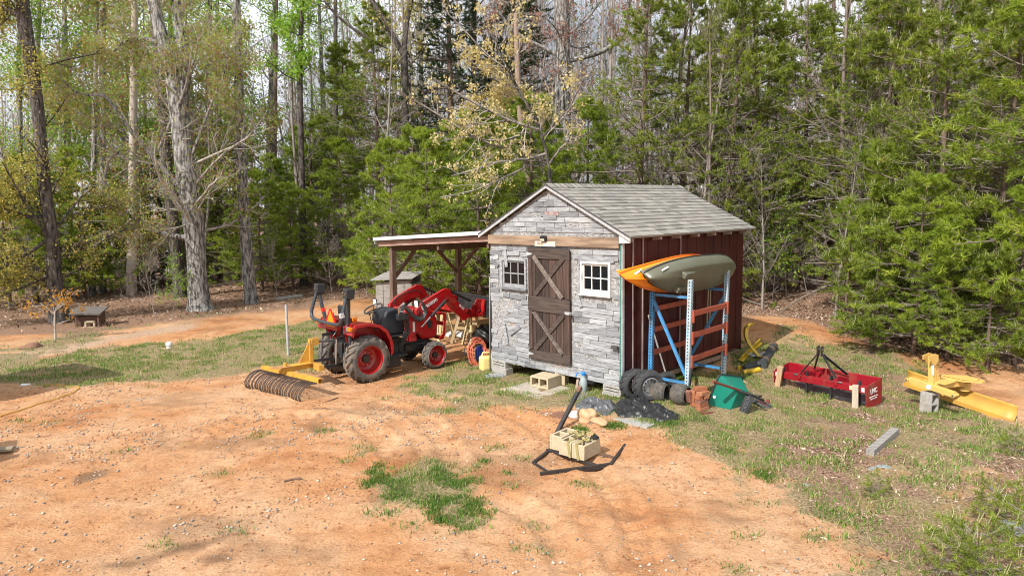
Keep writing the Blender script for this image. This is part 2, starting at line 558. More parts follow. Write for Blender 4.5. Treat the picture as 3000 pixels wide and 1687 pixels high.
st_c = ramp(nt, t3.outputs[0], [(.3, (.30, .19, .125)), (.6, (.54, .38, .265))])
clay = mixc(nt, attr('straw'), clay, st_c)
lit_c = ramp(nt, t3.outputs[0], [(.3, (.09, .05, .034)), (.5, (.25, .155, .105)), (.68, (.42, .29, .21))])
gr_c = ramp(nt, t3.outputs[0], [(.32, (.085, .085, .035)), (.5, (.24, .195, .105)), (.66, (.44, .35, .215))])
thr = nt.nodes.new('ShaderNodeMath'); thr.operation = 'MULTIPLY_ADD'
nt.links.new(t2.outputs[0], thr.inputs[0]); thr.inputs[1].default_value = 1.6; thr.inputs[2].default_value = -.8
ga = nt.nodes.new('ShaderNodeMath'); ga.operation = 'ADD'
nt.links.new(attr('grass'), ga.inputs[0]); nt.links.new(thr.outputs[0], ga.inputs[1])
col = mixc(nt, ramp(nt, ga.outputs[0], [(.12, (0, 0, 0)), (.55, (.9, .9, .9))]), clay, gr_c)
la = nt.nodes.new('ShaderNodeMath'); la.operation = 'ADD'
nt.links.new(attr('litter'), la.inputs[0]); nt.links.new(thr.outputs[0], la.inputs[1])
col = mixc(nt, ramp(nt, la.outputs[0], [(.25, (0, 0, 0)), (.75, (.93, .93, .93))]), col, lit_c)
nt.links.new(col, b.inputs['Base Color'])
b.inputs['Roughness'].default_value = .95
b.inputs['Specular IOR Level'].default_value = .15
hs = nt.nodes.new('ShaderNodeMath'); hs.operation = 'MULTIPLY_ADD'
nt.links.new(t3.outputs[0], hs.inputs[0]); hs.inputs[1].default_value = .45
nt.links.new(t2.outputs[0], hs.inputs[2])
bump(nt, b, hs.outputs[0], .9, .06)
ground = link_mesh('ground', me, m, None, True)
tag(ground, kind='structure')

# ------------------------------------------------------------------ scattered ground cover (nobody could count it)
R_ = np.random.RandomState(11)
def scatter(n, xr, yr, dens):
    X = R_.uniform(*xr, n); Y = R_.uniform(*yr, n)
    keep = R_.rand(n) < dens(X, Y)
    X, Y = X[keep], Y[keep]
    Z = gz(X, Y) + micro(X, Y) + .004
    return np.stack([X, Y, Z], 1)

def blades(P, h0, h1, w, lean, per, spread):
    """grass blades: 'per' slim triangles round every point"""
    n = len(P) * per
    B = np.repeat(P, per, 0) + np.concatenate([R_.normal(0, spread, (n, 2)), np.zeros((n, 1))], 1)
    h = R_.uniform(h0, h1, n)
    a = R_.uniform(0, 2 * PI, n); l = R_.uniform(0, lean, n) * h
    tip = B + np.stack([np.cos(a) * l, np.sin(a) * l, h * np.sqrt(np.clip(1 - (l / h) ** 2 * .5, .2, 1))], 1)
    s = a + PI / 2 + R_.normal(0, .5, n)
    S = np.stack([np.cos(s) * w, np.sin(s) * w, np.zeros(n)], 1)
    V = np.stack([B - S, B + S, tip], 1).reshape(-1, 3)
    return V, np.arange(len(V)).reshape(-1, 3)

GRASS = leafmat('grass_blade', [(0, (.06, .14, .016)), (.35, (.13, .25, .03)), (.58, (.20, .31, .05)), (.75, (.36, .33, .13)), (1, (.56, .48, .28))], .3)
GRASS_G = leafmat('grass_blade_green', [(0, (.035, .095, .012)), (.4, (.075, .17, .02)), (.8, (.14, .25, .035)), (1, (.30, .31, .11))], .3)
Pg = scatter(330000, (-10, 11), (5.5, 19), lambda X, Y: np.clip(masks(X, Y)[0], 0, 1) * sstep(.40, .64, fbm(X + 31, Y, 3, 3.4)) * .95)
V, F3 = blades(Pg, .02, .085, .006, 1.0, 3, .03)
o = link_mesh('grass', np_mesh('grass', V, F3), GRASS); tag(o, 'short patchy spring grass over the clay yard', 'grass', kind='stuff')
Pg = scatter(26000, (-22, -3), (11, 27), lambda X, Y: np.clip(masks(X, Y)[0], 0, 1) ** 1.3 * .7)
V, F3 = blades(Pg, .03, .10, .009, .9, 3, .06)
o = link_mesh('lawn_grass', np_mesh('lawn_grass', V, F3), GRASS); tag(o, 'thin grass on the far left of the yard', 'grass', kind='stuff')
# lush tufts: the green patch in the foreground and clumps by the junk
pp = gpoly('1080,1445 1120,1410 1160,1385 1230,1368 1290,1372 1345,1392 1390,1420 1410,1440 1385,1470 1375,1500 1390,1520 1350,1545 1315,1535 1300,1510 1230,1500 1180,1512 1120,1500 1070,1490')
Pg = scatter(60000, (-2.5, .5), (6.4, 9.2), lambda X, Y: sstep(-.06, .2, poly_sd(X, Y, pp) + (fbm(X, Y, 3, 3.0) - .5) * 1.7) * sstep(.38, .6, fbm(X, Y + 3, 3, 4.5)) * .8)
lush = [Pg]
for px, py, r in ((1960, 1225, .25), (1980, 1245, .2), (1905, 1240, .15), (1800, 1250, .12), (2060, 1150, .25), (2000, 1110, .25), (2150, 1110, .3), (2200, 1060, .3), (1480, 1090, .2), (1745, 1100, .2), (2130, 1325, .14), (2420, 1500, .16), (2240, 1390, .14), (1800, 1170, .16), (2045, 1230, .16), (1265, 1060, .15), (1430, 1115, .2), (1700, 1262, .1), (2420, 1060, .2), (2120, 1000, .4), (2540, 1070, .3)):
    c = at(px, py); n = int(600 * r / .2)
    X = c.x + R_.normal(0, r * .6, n); Y = c.y + R_.normal(0, r * .6, n)
    lush.append(np.stack([X, Y, gz(X, Y) + micro(X, Y)], 1))
for t in TUFT:
    n = R_.randint(4, 34); X = t.x + R_.normal(0, .09, n); Y = t.y + R_.normal(0, .06, n)
    lush.append(np.stack([X, Y, gz(X, Y) + micro(X, Y)], 1))
V, F3 = blades(np.concatenate(lush), .018, .055, .0052, 1.0, 2, .035)
o = link_mesh('lush_grass', np_mesh('lush_grass', V, F3), GRASS_G); tag(o, 'lush green grass clumps in patches', 'grass', kind='stuff')

# dead leaves
def leaf_cards(P, size, flat=.4, asp=.55, rs=R_):
    n = len(P)
    a = rs.uniform(0, 2 * PI, n); s = size * rs.uniform(.6, 1.3, n)
    d = np.stack([np.cos(a), np.sin(a), rs.normal(0, flat, n)], 1); d /= np.linalg.norm(d, axis=1)[:, None]
    r = rs.normal(0, 1, (n, 3)); r[:, 2] *= flat * 1.5
    e = np.cross(d, np.stack([np.zeros(n), np.zeros(n), np.ones(n)], 1) + r * flat); e /= np.linalg.norm(e, axis=1)[:, None] + 1e-9
    d = d * s[:, None]; e = e * (s * asp)[:, None]
    V = np.stack([P - d, P + e * .5, P + d, P - e * .5], 1).reshape(-1, 3)
    return V, np.arange(len(V)).reshape(-1, 4)

LITTER = leafmat('dead_leaf', [(0, (.11, .06, .04)), (.35, (.24, .145, .095)), (.7, (.42, .29, .21)), (1, (.60, .49, .40))], .12, .8)
def lden(X, Y):
    k = masks(X, Y)
    return np.clip(k[1] * .9 + .22 * k[0], 0, 1) ** 1.2 * (.35 + .65 * sstep(.4, .6, fbm(X, Y + 9, 3, 2.6)))
Pl = scatter(130000, (1.0, 11), (5.6, 20), lambda X, Y: lden(X, Y) * .8)
Pl[:, 2] += .014
V, F4 = leaf_cards(Pl, .034, .55)
o = link_mesh('leaf_litter', np_mesh('leaf_litter', V, F4), LITTER); tag(o, 'dry brown leaf litter on the right of the yard', 'leaf litter', kind='stuff')
Pl = scatter(60000, (-24, 24), (14, 40), lambda X, Y: sstep(-.5, 1, Y - forest_edge(X)) * .6)
Pl[:, 2] += .02
V, F4 = leaf_cards(Pl, .075, .6)
o = link_mesh('woods_litter', np_mesh('woods_litter', V, F4), LITTER); tag(o, 'brown leaf litter on the woods floor', 'leaf litter', kind='stuff')

# gravel and clods
def stones(P, s0, s1, rs):
    ico = np.array([(0, 0, 1), (.9, 0, .2), (.28, .85, .2), (-.72, .53, .2), (-.72, -.53, .2), (.28, -.85, .2), (0, 0, -.6)])
    tri = np.array([(0, 1, 2), (0, 2, 3), (0, 3, 4), (0, 4, 5), (0, 5, 1), (6, 2, 1), (6, 3, 2), (6, 4, 3), (6, 5, 4), (6, 1, 5)])
    n = len(P)
    a = rs.uniform(0, 2 * PI, n); c, s = np.cos(a), np.sin(a)
    sz = s0 + (s1 - s0) * rs.rand(n) ** 3
    sc = sz[:, None] * np.stack([rs.uniform(.8, 1.5, n), rs.uniform(.6, 1.1, n), rs.uniform(.4, .9, n)], 1)
    L = ico[None] * sc[:, None] * rs.uniform(.75, 1.25, (n, 7, 1))
    V = np.stack([L[..., 0] * c[:, None] - L[..., 1] * s[:, None], L[..., 0] * s[:, None] + L[..., 1] * c[:, None], L[..., 2]], -1) + P[:, None]
    F = tri[None] + (np.arange(n) * 7)[:, None, None]
    return V.reshape(-1, 3), F.reshape(-1, 3)
def grdens(X, Y):
    k = masks(X, Y)
    return np.clip(k[2], 0, 1.2) * .7 * (1 - np.clip(k[0], 0, 1) * .85) * (1 - k[1] * .8)
STONE = mat('stone', (.46, .40, .34), (.33, .29, .26), .9, scale=30, island=[(0, (.45, .46, .50)), (.3, (.75, .74, .74)), (.7, (1.1, 1.05, .98)), (1, (1.5, 1.48, 1.42))])
CLOD = mat('clay_clod', (.50, .26, .13), (.36, .17, .08), .95, scale=30, island=[(0, (.6, .6, .6)), (1, (1.2, 1.2, 1.2))])
Pst = scatter(70000, (-8, 7), (5.3, 13.5), lambda X, Y: grdens(X, Y) * 1.1)
V, F3 = stones(Pst, .004, .026, R_)
o = link_mesh('gravel', np_mesh('gravel', V, F3), STONE); tag(o, 'pale gravel strewn over the clay', 'gravel', kind='stuff')
Pst = scatter(60000, (-9, 7), (5.3, 15), lambda X, Y: (.12 + .88 * sstep(.45, .68, fbm(X - 7, Y, 4, 1.2))) * (1 - np.clip(masks(X, Y)[0], 0, 1)))
V, F3 = stones(Pst, .003, .020, R_)
o = link_mesh('clay_clods', np_mesh('clay_clods', V, F3), CLOD); tag(o, 'crumbs of orange clay', 'clay', kind='stuff')
# ------------------------------------------------------------------ the shed
SHED_O = Vector((1.775, 10.766, 0)); SHED_YAW = rad(44.48)
SHU = Vector((math.cos(SHED_YAW), math.sin(SHED_YAW), 0)); SHV = Vector((-SHU.y, SHU.x, 0))
def shp(b, a, z=0):
    return SHED_O + SHU * b + SHV * a + Vector((0, 0, z))
SHROT = (-.013, -.012, SHED_YAW)
rnd = random.Random(5)

GREYW = mat('weathered_board', (.40, .41, .425), (.17, .175, .185), .9, scale=5, stretch=(4, 1.0, 11), bmp=.5, detail=8, lo=.32, hi=.68,
            island=[(0, (.58, .58, .60)), (.3, (.82, .82, .84)), (.65, (1.0, 1.0, 1.01)), (.94, (1.18, 1.18, 1.18)), (1, (1.36, 1.35, 1.33))])
def osb():
    m, nt, b = _new('weathered_strand_board')
    a = tex(nt, 'noise', 6, (1, 1.5, 3.2), detail=9, rough=.78, noise_dimensions='3D')
    a.inputs['Distortion'].default_value = 2.5
    c = ramp(nt, a.outputs[0], [(.36, (.05, .05, .051)), (.45, (.18, .178, .178)), (.53, (.34, .34, .34)), (.63, (.52, .52, .515))])
    t = tex(nt, 'noise', 2.6, None, detail=3)
    c = mixc(nt, ramp(nt, t.outputs[0], [(.60, (0, 0, 0)), (.78, (.55, .55, .55))]), c, (.40, .22, .13))
    nt.links.new(c, b.inputs['Base Color']); b.inputs['Roughness'].default_value = .95
    bump(nt, b, a.outputs[0], .5, .02)
    return m
OSB = osb()
REDW = mat('barn_red', (.060, .0055, .0065), (.042, .004, .0055), .5, scale=3, stretch=(1, 1, .25), dirt=2.4, dirt_c=(.075, .016, .014), spec=.4)
BAREW = mat('bare_sill_wood', (.34, .24, .16), (.20, .13, .09), .9, scale=8)
DOORW = mat('dark_door_plank', (.072, .044, .034), (.028, .018, .015), .85, scale=4, stretch=(3, 8, .7), bmp=.4, detail=8, island=[(0, (.6, .6, .62)), (.5, (1, 1, 1)), (1, (1.5, 1.42, 1.38))])
DOORR = mat('dark_door_rail', (.082, .058, .047), (.034, .025, .021), .85, scale=4, stretch=(3, .7, 8), bmp=.4, detail=8, island=[(0, (.7, .7, .72)), (1, (1.2, 1.2, 1.2))])
DOORX = mat('grey_door_brace', (.22, .18, .155), (.11, .088, .075), .85, scale=6, stretch=(3, 3, 3), bmp=.3)
PINE = mat('fresh_beam', (.33, .235, .16), (.18, .12, .08), .75, scale=2.2, stretch=(1, .55, 6), detail=3, lo=.38, hi=.62)
WHITE = mat('white_trim', (.72, .72, .71), (.58, .58, .57), .6, scale=12, dirt=7, dirt_c=(.38, .36, .34))
GREYTRIM = mat('grey_trim', (.52, .53, .54), (.36, .37, .38), .7, scale=9)
TEAL = mat('teal_strip', (.05, .20, .16), (.035, .13, .11), .6)
DARK = mat('inside_shade', (.015, .015, .016), None, .9)  # near-black colour that paints the shade of insides and gaps
GALV = mat('galvanised', (.56, .58, .60), (.44, .46, .48), .4, .35, scale=14)
SHING = mat('asphalt_shingle', (.27, .258, .235), (.19, .18, .165), .95, scale=45, detail=6, lo=.35, hi=.65, bmp=.5, bdist=.006,
            island=[(0, (.66, .65, .64)), (.12, (.86, .86, .86)), (.5, (1.0, .99, .98)), (.85, (1.16, 1.15, 1.12)), (1, (1.28, 1.27, 1.25))])
def glassmat():
    m, nt, b = _new('old_glass')
    b.inputs['Base Color'].default_value = (.012, .014, .017, 1)
    b.inputs['Roughness'].default_value = .08
    b.inputs['Specular IOR Level'].default_value = .5
    t = tex(nt, 'noise', 9, None, detail=4)
    nt.links.new(ramp(nt, t.outputs[0], [(.35, (.03, .03, .03)), (.7, (.15, .15, .15))]), b.inputs['Roughness'])
    tr = nt.nodes.new('ShaderNodeBsdfTransparent'); tr.inputs[0].default_value = (.55, .6, .62, 1)
    mx = nt.nodes.new('ShaderNodeMixShader'); mx.inputs[0].default_value = .55
    nt.links.new(tr.outputs[0], mx.inputs[1]); nt.links.new(b.outputs[0], mx.inputs[2])
    nt.links.new(mx.outputs[0], nt.nodes['Material Output'].inputs[0])
    return m
GLASS = glassmat()

shed = thing('garden_shed', 'weathered grey shingle fronted garden shed with dark red side and plank door', 'shed', SHED_O, rot=SHROT)
ZB, ZE = .37, 2.80
Wd, Ld = 3.05, 3.97
RZ = 3.60
def gable_z(a, base=2.86):           # underside of the rake
    return base + (RZ - base) * (1 - abs(a - 1.525) / 1.6)
# front wall, with real openings for the two windows
f = MB()
for a0, a1, z0, z1 in ((0, .22, ZB, 2.6), (.22, .81, ZB, 1.85), (.22, .81, 2.36, 2.6), (.81, 2.11, ZB, 2.6), (2.11, 2.73, ZB, 1.82), (2.11, 2.73, 2.34, 2.6), (2.73, 3.05, ZB - .005, 2.6)):
    f.box((.03, (a0 + a1) / 2, (z0 + z1) / 2), (.06, a1 - a0, z1 - z0))
f.prism([(0, 2.6), (3.05, 2.6), (3.05, 2.84), (1.525, RZ), (0, 2.84)], .0, .06, 'x')
front = f.build('front_wall', OSB, shed)
# odd lengths of weathered board nailed over it
s = MB()
row = .088
z = .375
ri = 0
while z < 3.55:
    a = rnd.uniform(-.03, .08)
    while a < 3.06:
        L = rnd.choice((.16, .24, .3, .36, .42, .52, .6)) * rnd.uniform(.9, 1.1)
        a0, a1 = max(a, -.015), min(a + L, 3.065)
        zc = z + row / 2
        drop = fbm(np.array([a * 1.1 + 3]), np.array([z * 1.6 + 8]), 2, 1.0)[0]
        thr = (.61 if z < 1.6 else .67) if z < 2.55 else .69
        if .3 < a < 1.0 and z < 1.3: thr = .55
        if 2.2 < a < 3.0 and .9 < z < 1.5: thr = .55
        ok = drop < thr and rnd.random() > .07
        for (p0, p1, q0, q1) in ((1.0, 2.04, .52, 2.62), (.15, .89, 1.76, 2.40), (2.05, 2.82, 1.76, 2.40), (-1, 4, 2.585, 2.80)):
            if a1 > p0 + .02 and a0 < p1 - .02 and zc + row * .4 > q0 and zc - row * .4 < q1:
                if p0 - a0 > .14: a1 = p0 - .005
                elif a1 - p1 > .14 and a0 < p1: a0 = p1 + .005
                else: ok = False
        if zc > 2.80 and (zc + .04 > gable_z(a0) - .01 or zc + .04 > gable_z(a1) - .01):
            ok = False
            lim = 1.525 - 1.6 * (RZ - zc - .05) / (RZ - 2.86)
            if a1 > lim and a0 < 3.05 - lim and lim < 1.4:
                a0 = max(a0, lim); a1 = min(a1, 3.05 - lim); ok = a1 - a0 > .08
        if ok:
            tilt = rnd.gauss(0, .012) if rnd.random() > .06 else rnd.gauss(0, .12)
            th = rnd.uniform(.007, .015)
            s.box((-th / 2 - .001 - rnd.random() * .006, (a0 + a1) / 2, zc + rnd.gauss(0, .003)), (th, a1 - a0 - .008, row * rnd.uniform(.86, .97)), (tilt, rnd.uniform(.0, .06), rnd.gauss(0, .012)))
        a += L
    z += row; ri += 1
# the crooked loose ones
for a, z, L, ang in ((2.62, 2.36, .34, 1.45), (2.92, 2.25, .22, .55), (.86, 1.70, .22, 1.15), (2.66, .93, .40, 1.35), (2.42, 1.02, .32, -.55), (.5, 2.385, .74, -.07), (2.4, 2.45, .3, -.05), (1.5, 3.1, .3, .02)):
    s.box((-.026, a, z), (.014, L, .075), (ang, 0, 0))
sid = s.build('board_cladding', GREYW, shed, bevel=.0015)
tag(sid, 'weathered grey offcut boards nailed over strand board')
s = MB(); s.box((-.019, 1.46, 3.165), (.012, .32, .07)); s.build('red_board', mat('faded_red_board', (.20, .10, .09), (.36, .30, .29), .9, scale=14), shed)
s = MB(); s.prism([(1.42, 3.30), (1.58, 3.30), (1.58, 3.41), (1.42, 3.41)], -.024, -.019, 'x'); s.build('vent_board', mat('grey_plate', (.22, .23, .24), (.16, .16, .17), .7), shed)
# side, back and floor
b_ = MB()
b_.box((Ld / 2 + .03, .03, (ZB + ZE) / 2 + .02), (Ld - .06, .06, ZE - ZB - .04))
for k in range(13):
    x = .12 + k * .304
    if abs(x - .29) > .06 and abs(x - .56) > .06: b_.box((x, -.003, (ZB + ZE) / 2 + .02), (.02, .006, ZE - ZB - .06))
b_.box((.035, -.006, 1.6), (.06, .012, 2.3))
b_.build('side_wall', REDW, shed)
b_ = MB(); b_.box((Ld / 2, Wd - .03, (ZB + ZE) / 2), (Ld - .12, .06, ZE - ZB - .04)); b_.build('side_wall', REDW, shed)
b_ = MB(); b_.prism([(.0, ZB), (3.05, ZB), (3.05, 2.84), (1.525, RZ - .01), (0, 2.84)], Ld, Ld + .05, 'x'); b_.build('back_wall', REDW, shed)
b_ = MB(); b_.box((Ld / 2, Wd / 2, ZB + .04), (Ld - .12, Wd - .12, .06)); b_.build('floor', BAREW, shed)
b_ = MB(); b_.box((Ld / 2, .04, ZB - .045), (Ld - .02, .05, .08)); b_.box((Ld / 2, Wd - .1, ZB - .045), (Ld - .02, .05, .08)); b_.build('sill_beam', BAREW, shed)
for x in (.29, .565, 1.70):
    b_ = MB(); b_.box((x, -.012, (ZB + ZE) / 2 + .03), (.028, .016, ZE - ZB - .02)); b_.build('seam_strip', mat('seam_trim', (.23, .16, .16), (.36, .31, .30), .7, scale=10, stretch=(1, 1, .3)), shed)
b_ = MB(); b_.box((-.004, -.028, 1.58), (.055, .022, 2.44)); b_.build('corner_trim', GREYTRIM, shed)
b_ = MB(); b_.box((-.034, -.012, 1.58), (.012, .018, 2.36)); b_.build('corner_strip', TEAL, shed)
# roof
rf = thing('roof', None, None); rf.parent = shed
def rpt(t, side):                      # along the slope from eave (0) to ridge (1)
    a = -.215 + t * (1.525 + .215)
    if side: a = 3.05 - a
    return a, 2.795 + t * (3.655 - 2.795)
for side in (0, 1):
    d = MB()
    (a0, z0), (a1, z1) = rpt(0, side), rpt(1, side)
    d.prism([(a0, z0), (a1, z1), (a1, z1 - .03), (a0, z0 - .03)], -.075, Ld + .085, 'x')
    d.build('deck', mat('roof_deck', (.20, .16, .12), None, .9), rf)
    s = MB(); nrow = 15
    for r in range(nrow):
        t0, t1 = r / nrow - (.012 if r == 0 else 0), min(1.0, (r + 1.35) / nrow)
        (pa, pz), (qa, qz) = rpt(t0, side), rpt(t1, side)
        x = -.09 - rnd.random() * .25
        while x < Ld + .10:
            L = rnd.choice((.14, .18, .22, .30))
            x0, x1 = max(x, -.092), min(x + L - .004, Ld + .10)
            if x1 - x0 > .02:
                h = rnd.uniform(.020, .030)
                s.prism([(pa, pz + h), (qa, qz + .004), (qa, qz + .001), (pa, pz + .001)], x0, x1, 'x')
            x += L
    o = s.build('shingles', SHING, rf)
s = MB(); x = -.09
while x < Ld + .08:
    s.prism([(1.525 - .13, 3.615), (1.525, 3.685), (1.525 + .13, 3.615), (1.525 + .13, 3.607), (1.525, 3.677), (1.525 - .13, 3.607)], x, x + .19, 'x'); x += .145
s.build('ridge_cap', SHING, rf)
for side in (0, 1):
    (a0, z0), (a1, z1) = rpt(-.01, side), rpt(1, side)
    d = MB(); d.prism([(a0, z0 - .002), (a1, z1 - .002), (a1, z1 - .055), (a0, z0 - .065)], -.10, -.077, 'x'); d.build('rake_board', mat('pale_rake', (.44, .45, .46), (.30, .31, .32), .7, scale=7, stretch=(1, 3, 1)), rf)
    d = MB(); d.prism([(a0, z0 + .014), (a1, z1 + .014), (a1, z1 - .008), (a0, z0 - .008)], -.108, -.1005, 'x'); d.build('drip_edge', mat('drip_edge_metal', (.06, .06, .065), None, .5), rf)
for x in (.83, 1.40, 2.01, 2.58, 3.17, 3.82, .04):
    d = MB(); d.prism([(-.19, 2.78), (-.032, 2.86), (-.032, 2.70), (-.19, 2.715)], x - .022, x + .022, 'x'); d.build('rafter_tail', mat('rafter_wood', (.42, .37, .33), (.25, .20, .17), .85, scale=9), rf)
d = MB(); d.prism([(-.20, 2.765), (-.0, 2.845), (-.0, 2.69), (-.20, 2.70)], -.072, -.03, 'x'); d.build('eave_return', WHITE, rf)
# beam over the door, with its lamp and the faded name plate
bm_ = MB(); bm_.box((-.035, 1.54, 2.695), (.045, 3.04, .17)); bm_.build('header_beam', PINE, shed, bevel=.005)
lamp = MB(); lamp.box((-.085, 1.60, 2.735), (.05, .13, .10), (0, -.25, 0)); lo_ = lamp.build('solar_lamp', mat('black_plastic', (.02, .02, .022), (.03, .03, .03), .4, scale=20), shed, bevel=.006)
l2 = MB(); l2.box((-.118, 1.60, 2.715), (.006, .09, .04), (0, -.25, 0)); l2.build('lens', mat('lamp_lens', (.55, .55, .45), None, .2), lo_)
sg = MB(); sg.box((-.064, 1.585, 2.645), (.008, .48, .085)); sgo = sg.build('name_plate', mat('peeling_sign', (.70, .66, .58), (.40, .25, .15), .8, scale=11, stretch=(1, 1, 3), lo=.42, hi=.72), shed)
lettering('PINE', .07, frameM((-.0695, 1.70, 2.645), (0, -1, 0), (0, 0, 1)), mat('rust_paint', (.30, .14, .07), (.42, .25, .15), .8), sgo)
# door
door = thing('door', 'dark plank door with crossed braces, shut with a hasp', None); door.parent = shed
p = MB()
for k in range(6):
    a0 = 1.035 + k * .163
    p.box((-.032, a0 + .0805, 1.56), (.022, .156, 1.98 + rnd.uniform(-.02, .02)))
p.build('plank_panel', DOORW, door, bevel=.004)
for z, h, da in ((2.475, .185, 0), (1.575, .265, .01), (.655, .16, -.015)):
    p = MB(); p.box((-.056, 1.525, z), (.024, .985, h), (da, 0, 0)); p.build('rail', DOORR, door, bevel=.004)
for k in (1.085, 1.965):
    for z0, z1 in ((1.71, 2.38), (.74, 1.44)):
        p = MB(); p.box((-.0535, k, (z0 + z1) / 2), (.018, .085, z1 - z0 - .006)); p.build('stile', DOORW, door, bevel=.004)
for (a0, z0), (a1, z1), mt, x in (((1.18, 2.40), (1.87, 1.72), DOORR, -.058), ((1.86, 2.42), (1.19, 1.72), DOORX, -.078), ((1.18, 1.43), (1.87, .745), DOORR, -.058), ((1.87, 1.43), (1.19, .75), DOORX, -.078)):
    p = MB(); p.bar((x, a0, z0), (x, a1, z1), .018, .085, (0, .7, .7)); p.build('brace', mt, door, bevel=.003)
for z in (2.46, .66):
    p = MB(); p.prism([(2.03, z - .035), (2.03, z + .035), (1.89, z + .008), (1.89, z - .008)], -.076, -.0695, 'x'); p.build('hinge', GALV, door)
p = MB(); p.box((-.074, 1.06, 1.475), (.008, .15, .05)); p.build('hasp', GALV, door)
p = MB(); p.box((-.088, 1.0, 1.43), (.022, .045, .05)); p.tube([(-.088, 1.015, 1.45), (-.088, 1.015, 1.485), (-.088, .985, 1.485), (-.088, .985, 1.45)], .005, 6); p.build('padlock', mat('brass_dark', (.07, .065, .055), None, .4, .7), door)
p = MB(); p.box((-.062, .09, 1.02), (.05, .12, .05)); p.build('latch_block', mat('dark_latch', (.07, .065, .06), None, .7), shed)
# windows
def window(name, a0, a1, z0, z1, label, paint, sash):
    w = thing(name, label, None); w.parent = shed
    fr = MB(); t = .034
    for (p0, p1, q0, q1) in ((a0 - t, a0, z0 - t, z1 + t), (a1, a1 + t, z0 - t, z1 + t), (a0, a1, z1, z1 + t), (a0, a1, z0 - t, z0)):
        fr.box((-.018, (p0 + p1) / 2, (q0 + q1) / 2), (.045, p1 - p0, q1 - q0))
    fr.box((-.032, (a0 + a1) / 2, z0 - t - .014), (.07, a1 - a0 + 2 * t + .03, .026))
    fr.build('frame', paint, w, bevel=.003)
    sh = MB(); b = .032
    for (p0, p1, q0, q1) in ((a0, a0 + b, z0, z1), (a1 - b, a1, z0, z1), (a0 + b, a1 - b, z1 - b, z1), (a0 + b, a1 - b, z0, z0 + b * 1.4)):
        sh.box((.006, (p0 + p1) / 2, (q0 + q1) / 2), (.03, p1 - p0 - .0005, q1 - q0 - .0005))
    for k in (1, 2):
        x = a0 + (a1 - a0) * k / 3; sh.box((.008, x, (z0 + z1) / 2), (.022, .018, z1 - z0 - 2 * b))
    sh.box((.0095, (a0 + a1) / 2, (z0 + z1) / 2), (.02, a1 - a0 - 2 * b, .020))
    sh.build('sash', sash, w)
    g = MB(); g.prism([(a0 + .01, z0 + .01), (a1 - .01, z0 + .01), (a1 - .01, z1 - .01), (a0 + .01, z1 - .01)], .013, .0165, 'x'); g.build('pane', GLASS, w)
    return w
window('window', .235, .79, 1.87, 2.34, 'white six pane window right of the door', WHITE, WHITE)
window('window', 2.125, 2.715, 1.84, 2.315, 'grey six pane window left of the door', GREYW, mat('grey_sash', (.34, .35, .35), (.22, .22, .23), .8, scale=14))
c = MB(); c.tube([(.22, 2.25, 1.72), (.2, 2.27, 1.92), (.22, 2.2, 2.02)], [.09, .06, .02], 8); c.build('shelf_contents', mat('pale_cloth', (.4, .4, .4), (.25, .24, .24), .9), shed)

# concrete blocks
CONC = mat('grey_concrete', (.40, .385, .36), (.30, .29, .27), .95, scale=24, bmp=.5, detail=8, dirt=5, dirt_c=(.25, .20, .15), bdist=.006)
CONCT = mat('tan_concrete', (.50, .42, .29), (.42, .34, .22), .95, scale=28, bmp=.5, detail=8, bdist=.006)
def block_mb(L=.39, Wb=.19, Hb=.19):
    m_ = MB(); t = .032
    for sy in (-1, 1): m_.box((0, sy * (Wb / 2 - t / 2), 0), (L, t, Hb))
    for x in (-L / 2 + t / 2, 0, L / 2 - t / 2): m_.box((x, 0, 0), (t, Wb - 2 * t, Hb))
    return m_
def block(label, loc, rot, mt=CONC, group=None, dims=(.39, .19, .19)):
    o = block_mb(*dims).build('concrete_block', mt, None, bevel=.004)
    o.location = loc; o.rotation_euler = rot
    return tag(o, label, 'concrete block', group)
Rz = SHED_YAW
GB = 'blocks carrying the shed'
block('hollow block under the right front shed corner, on top of another', shp(.03, .16, .305), (0, rad(90), Rz), group=GB, dims=(.13, .36, .18))
block('grey lower block under the right front shed corner', shp(.03, .17, .175), (0, 0, Rz + rad(90)), group=GB, dims=(.37, .19, .125))
block('hollow block under the left front shed corner, on top of another', shp(.05, 2.86, .285), (0, rad(90), Rz), group=GB, dims=(.13, .37, .18))
block('grey lower block under the left front shed corner', shp(.05, 2.84, .15), (0, 0, Rz + rad(90)), group=GB, dims=(.39, .19, .135))
block('grey block under the middle of the shed behind the step', shp(.6, 1.0, .25), (0, 0, Rz), group=GB)
block('far block under the red side of the shed', shp(3.7, .12, .25), (0, 0, Rz), group=GB)

# lean-to on the left of the shed
lean = thing('lean_to', 'open lean-to carport with white metal roof on wooden posts beside the shed', 'carport', SHED_O, rotz=SHED_YAW)
POSTW = mat('brown_post', (.20, .13, .095), (.11, .07, .05), .85, scale=5, stretch=(3, 3, .6), bmp=.3, detail=7)
TINW = mat('white_tin', (.78, .79, .80), (.66, .67, .68), .45, .2, scale=4)
A0, A1, B0, B1 = 3.09, 7.42, .32, 2.75
ZR0, ZR1 = 2.74, 2.46
def zr(a): return ZR0 + (ZR1 - ZR0) * (a - A0) / (A1 - A0)
m_ = MB(); n = 60; vs = []; fs = []
for i in range(n + 1):
    b = B0 - .12 + (B1 - B0 + .25) * i / n
    h = .014 * (1 if i % 4 < 2 else 0)
    for a in (A0, A1): vs.append((b, a, zr(a) + .06 + h))
for i in range(n): fs.append((2 * i, 2 * i + 1, 2 * i + 3, 2 * i + 2))
o = m_.add(vs, fs).build('tin_roof', TINW, lean)
sm = o.modifiers.new('solid', 'SOLIDIFY'); sm.thickness = .004
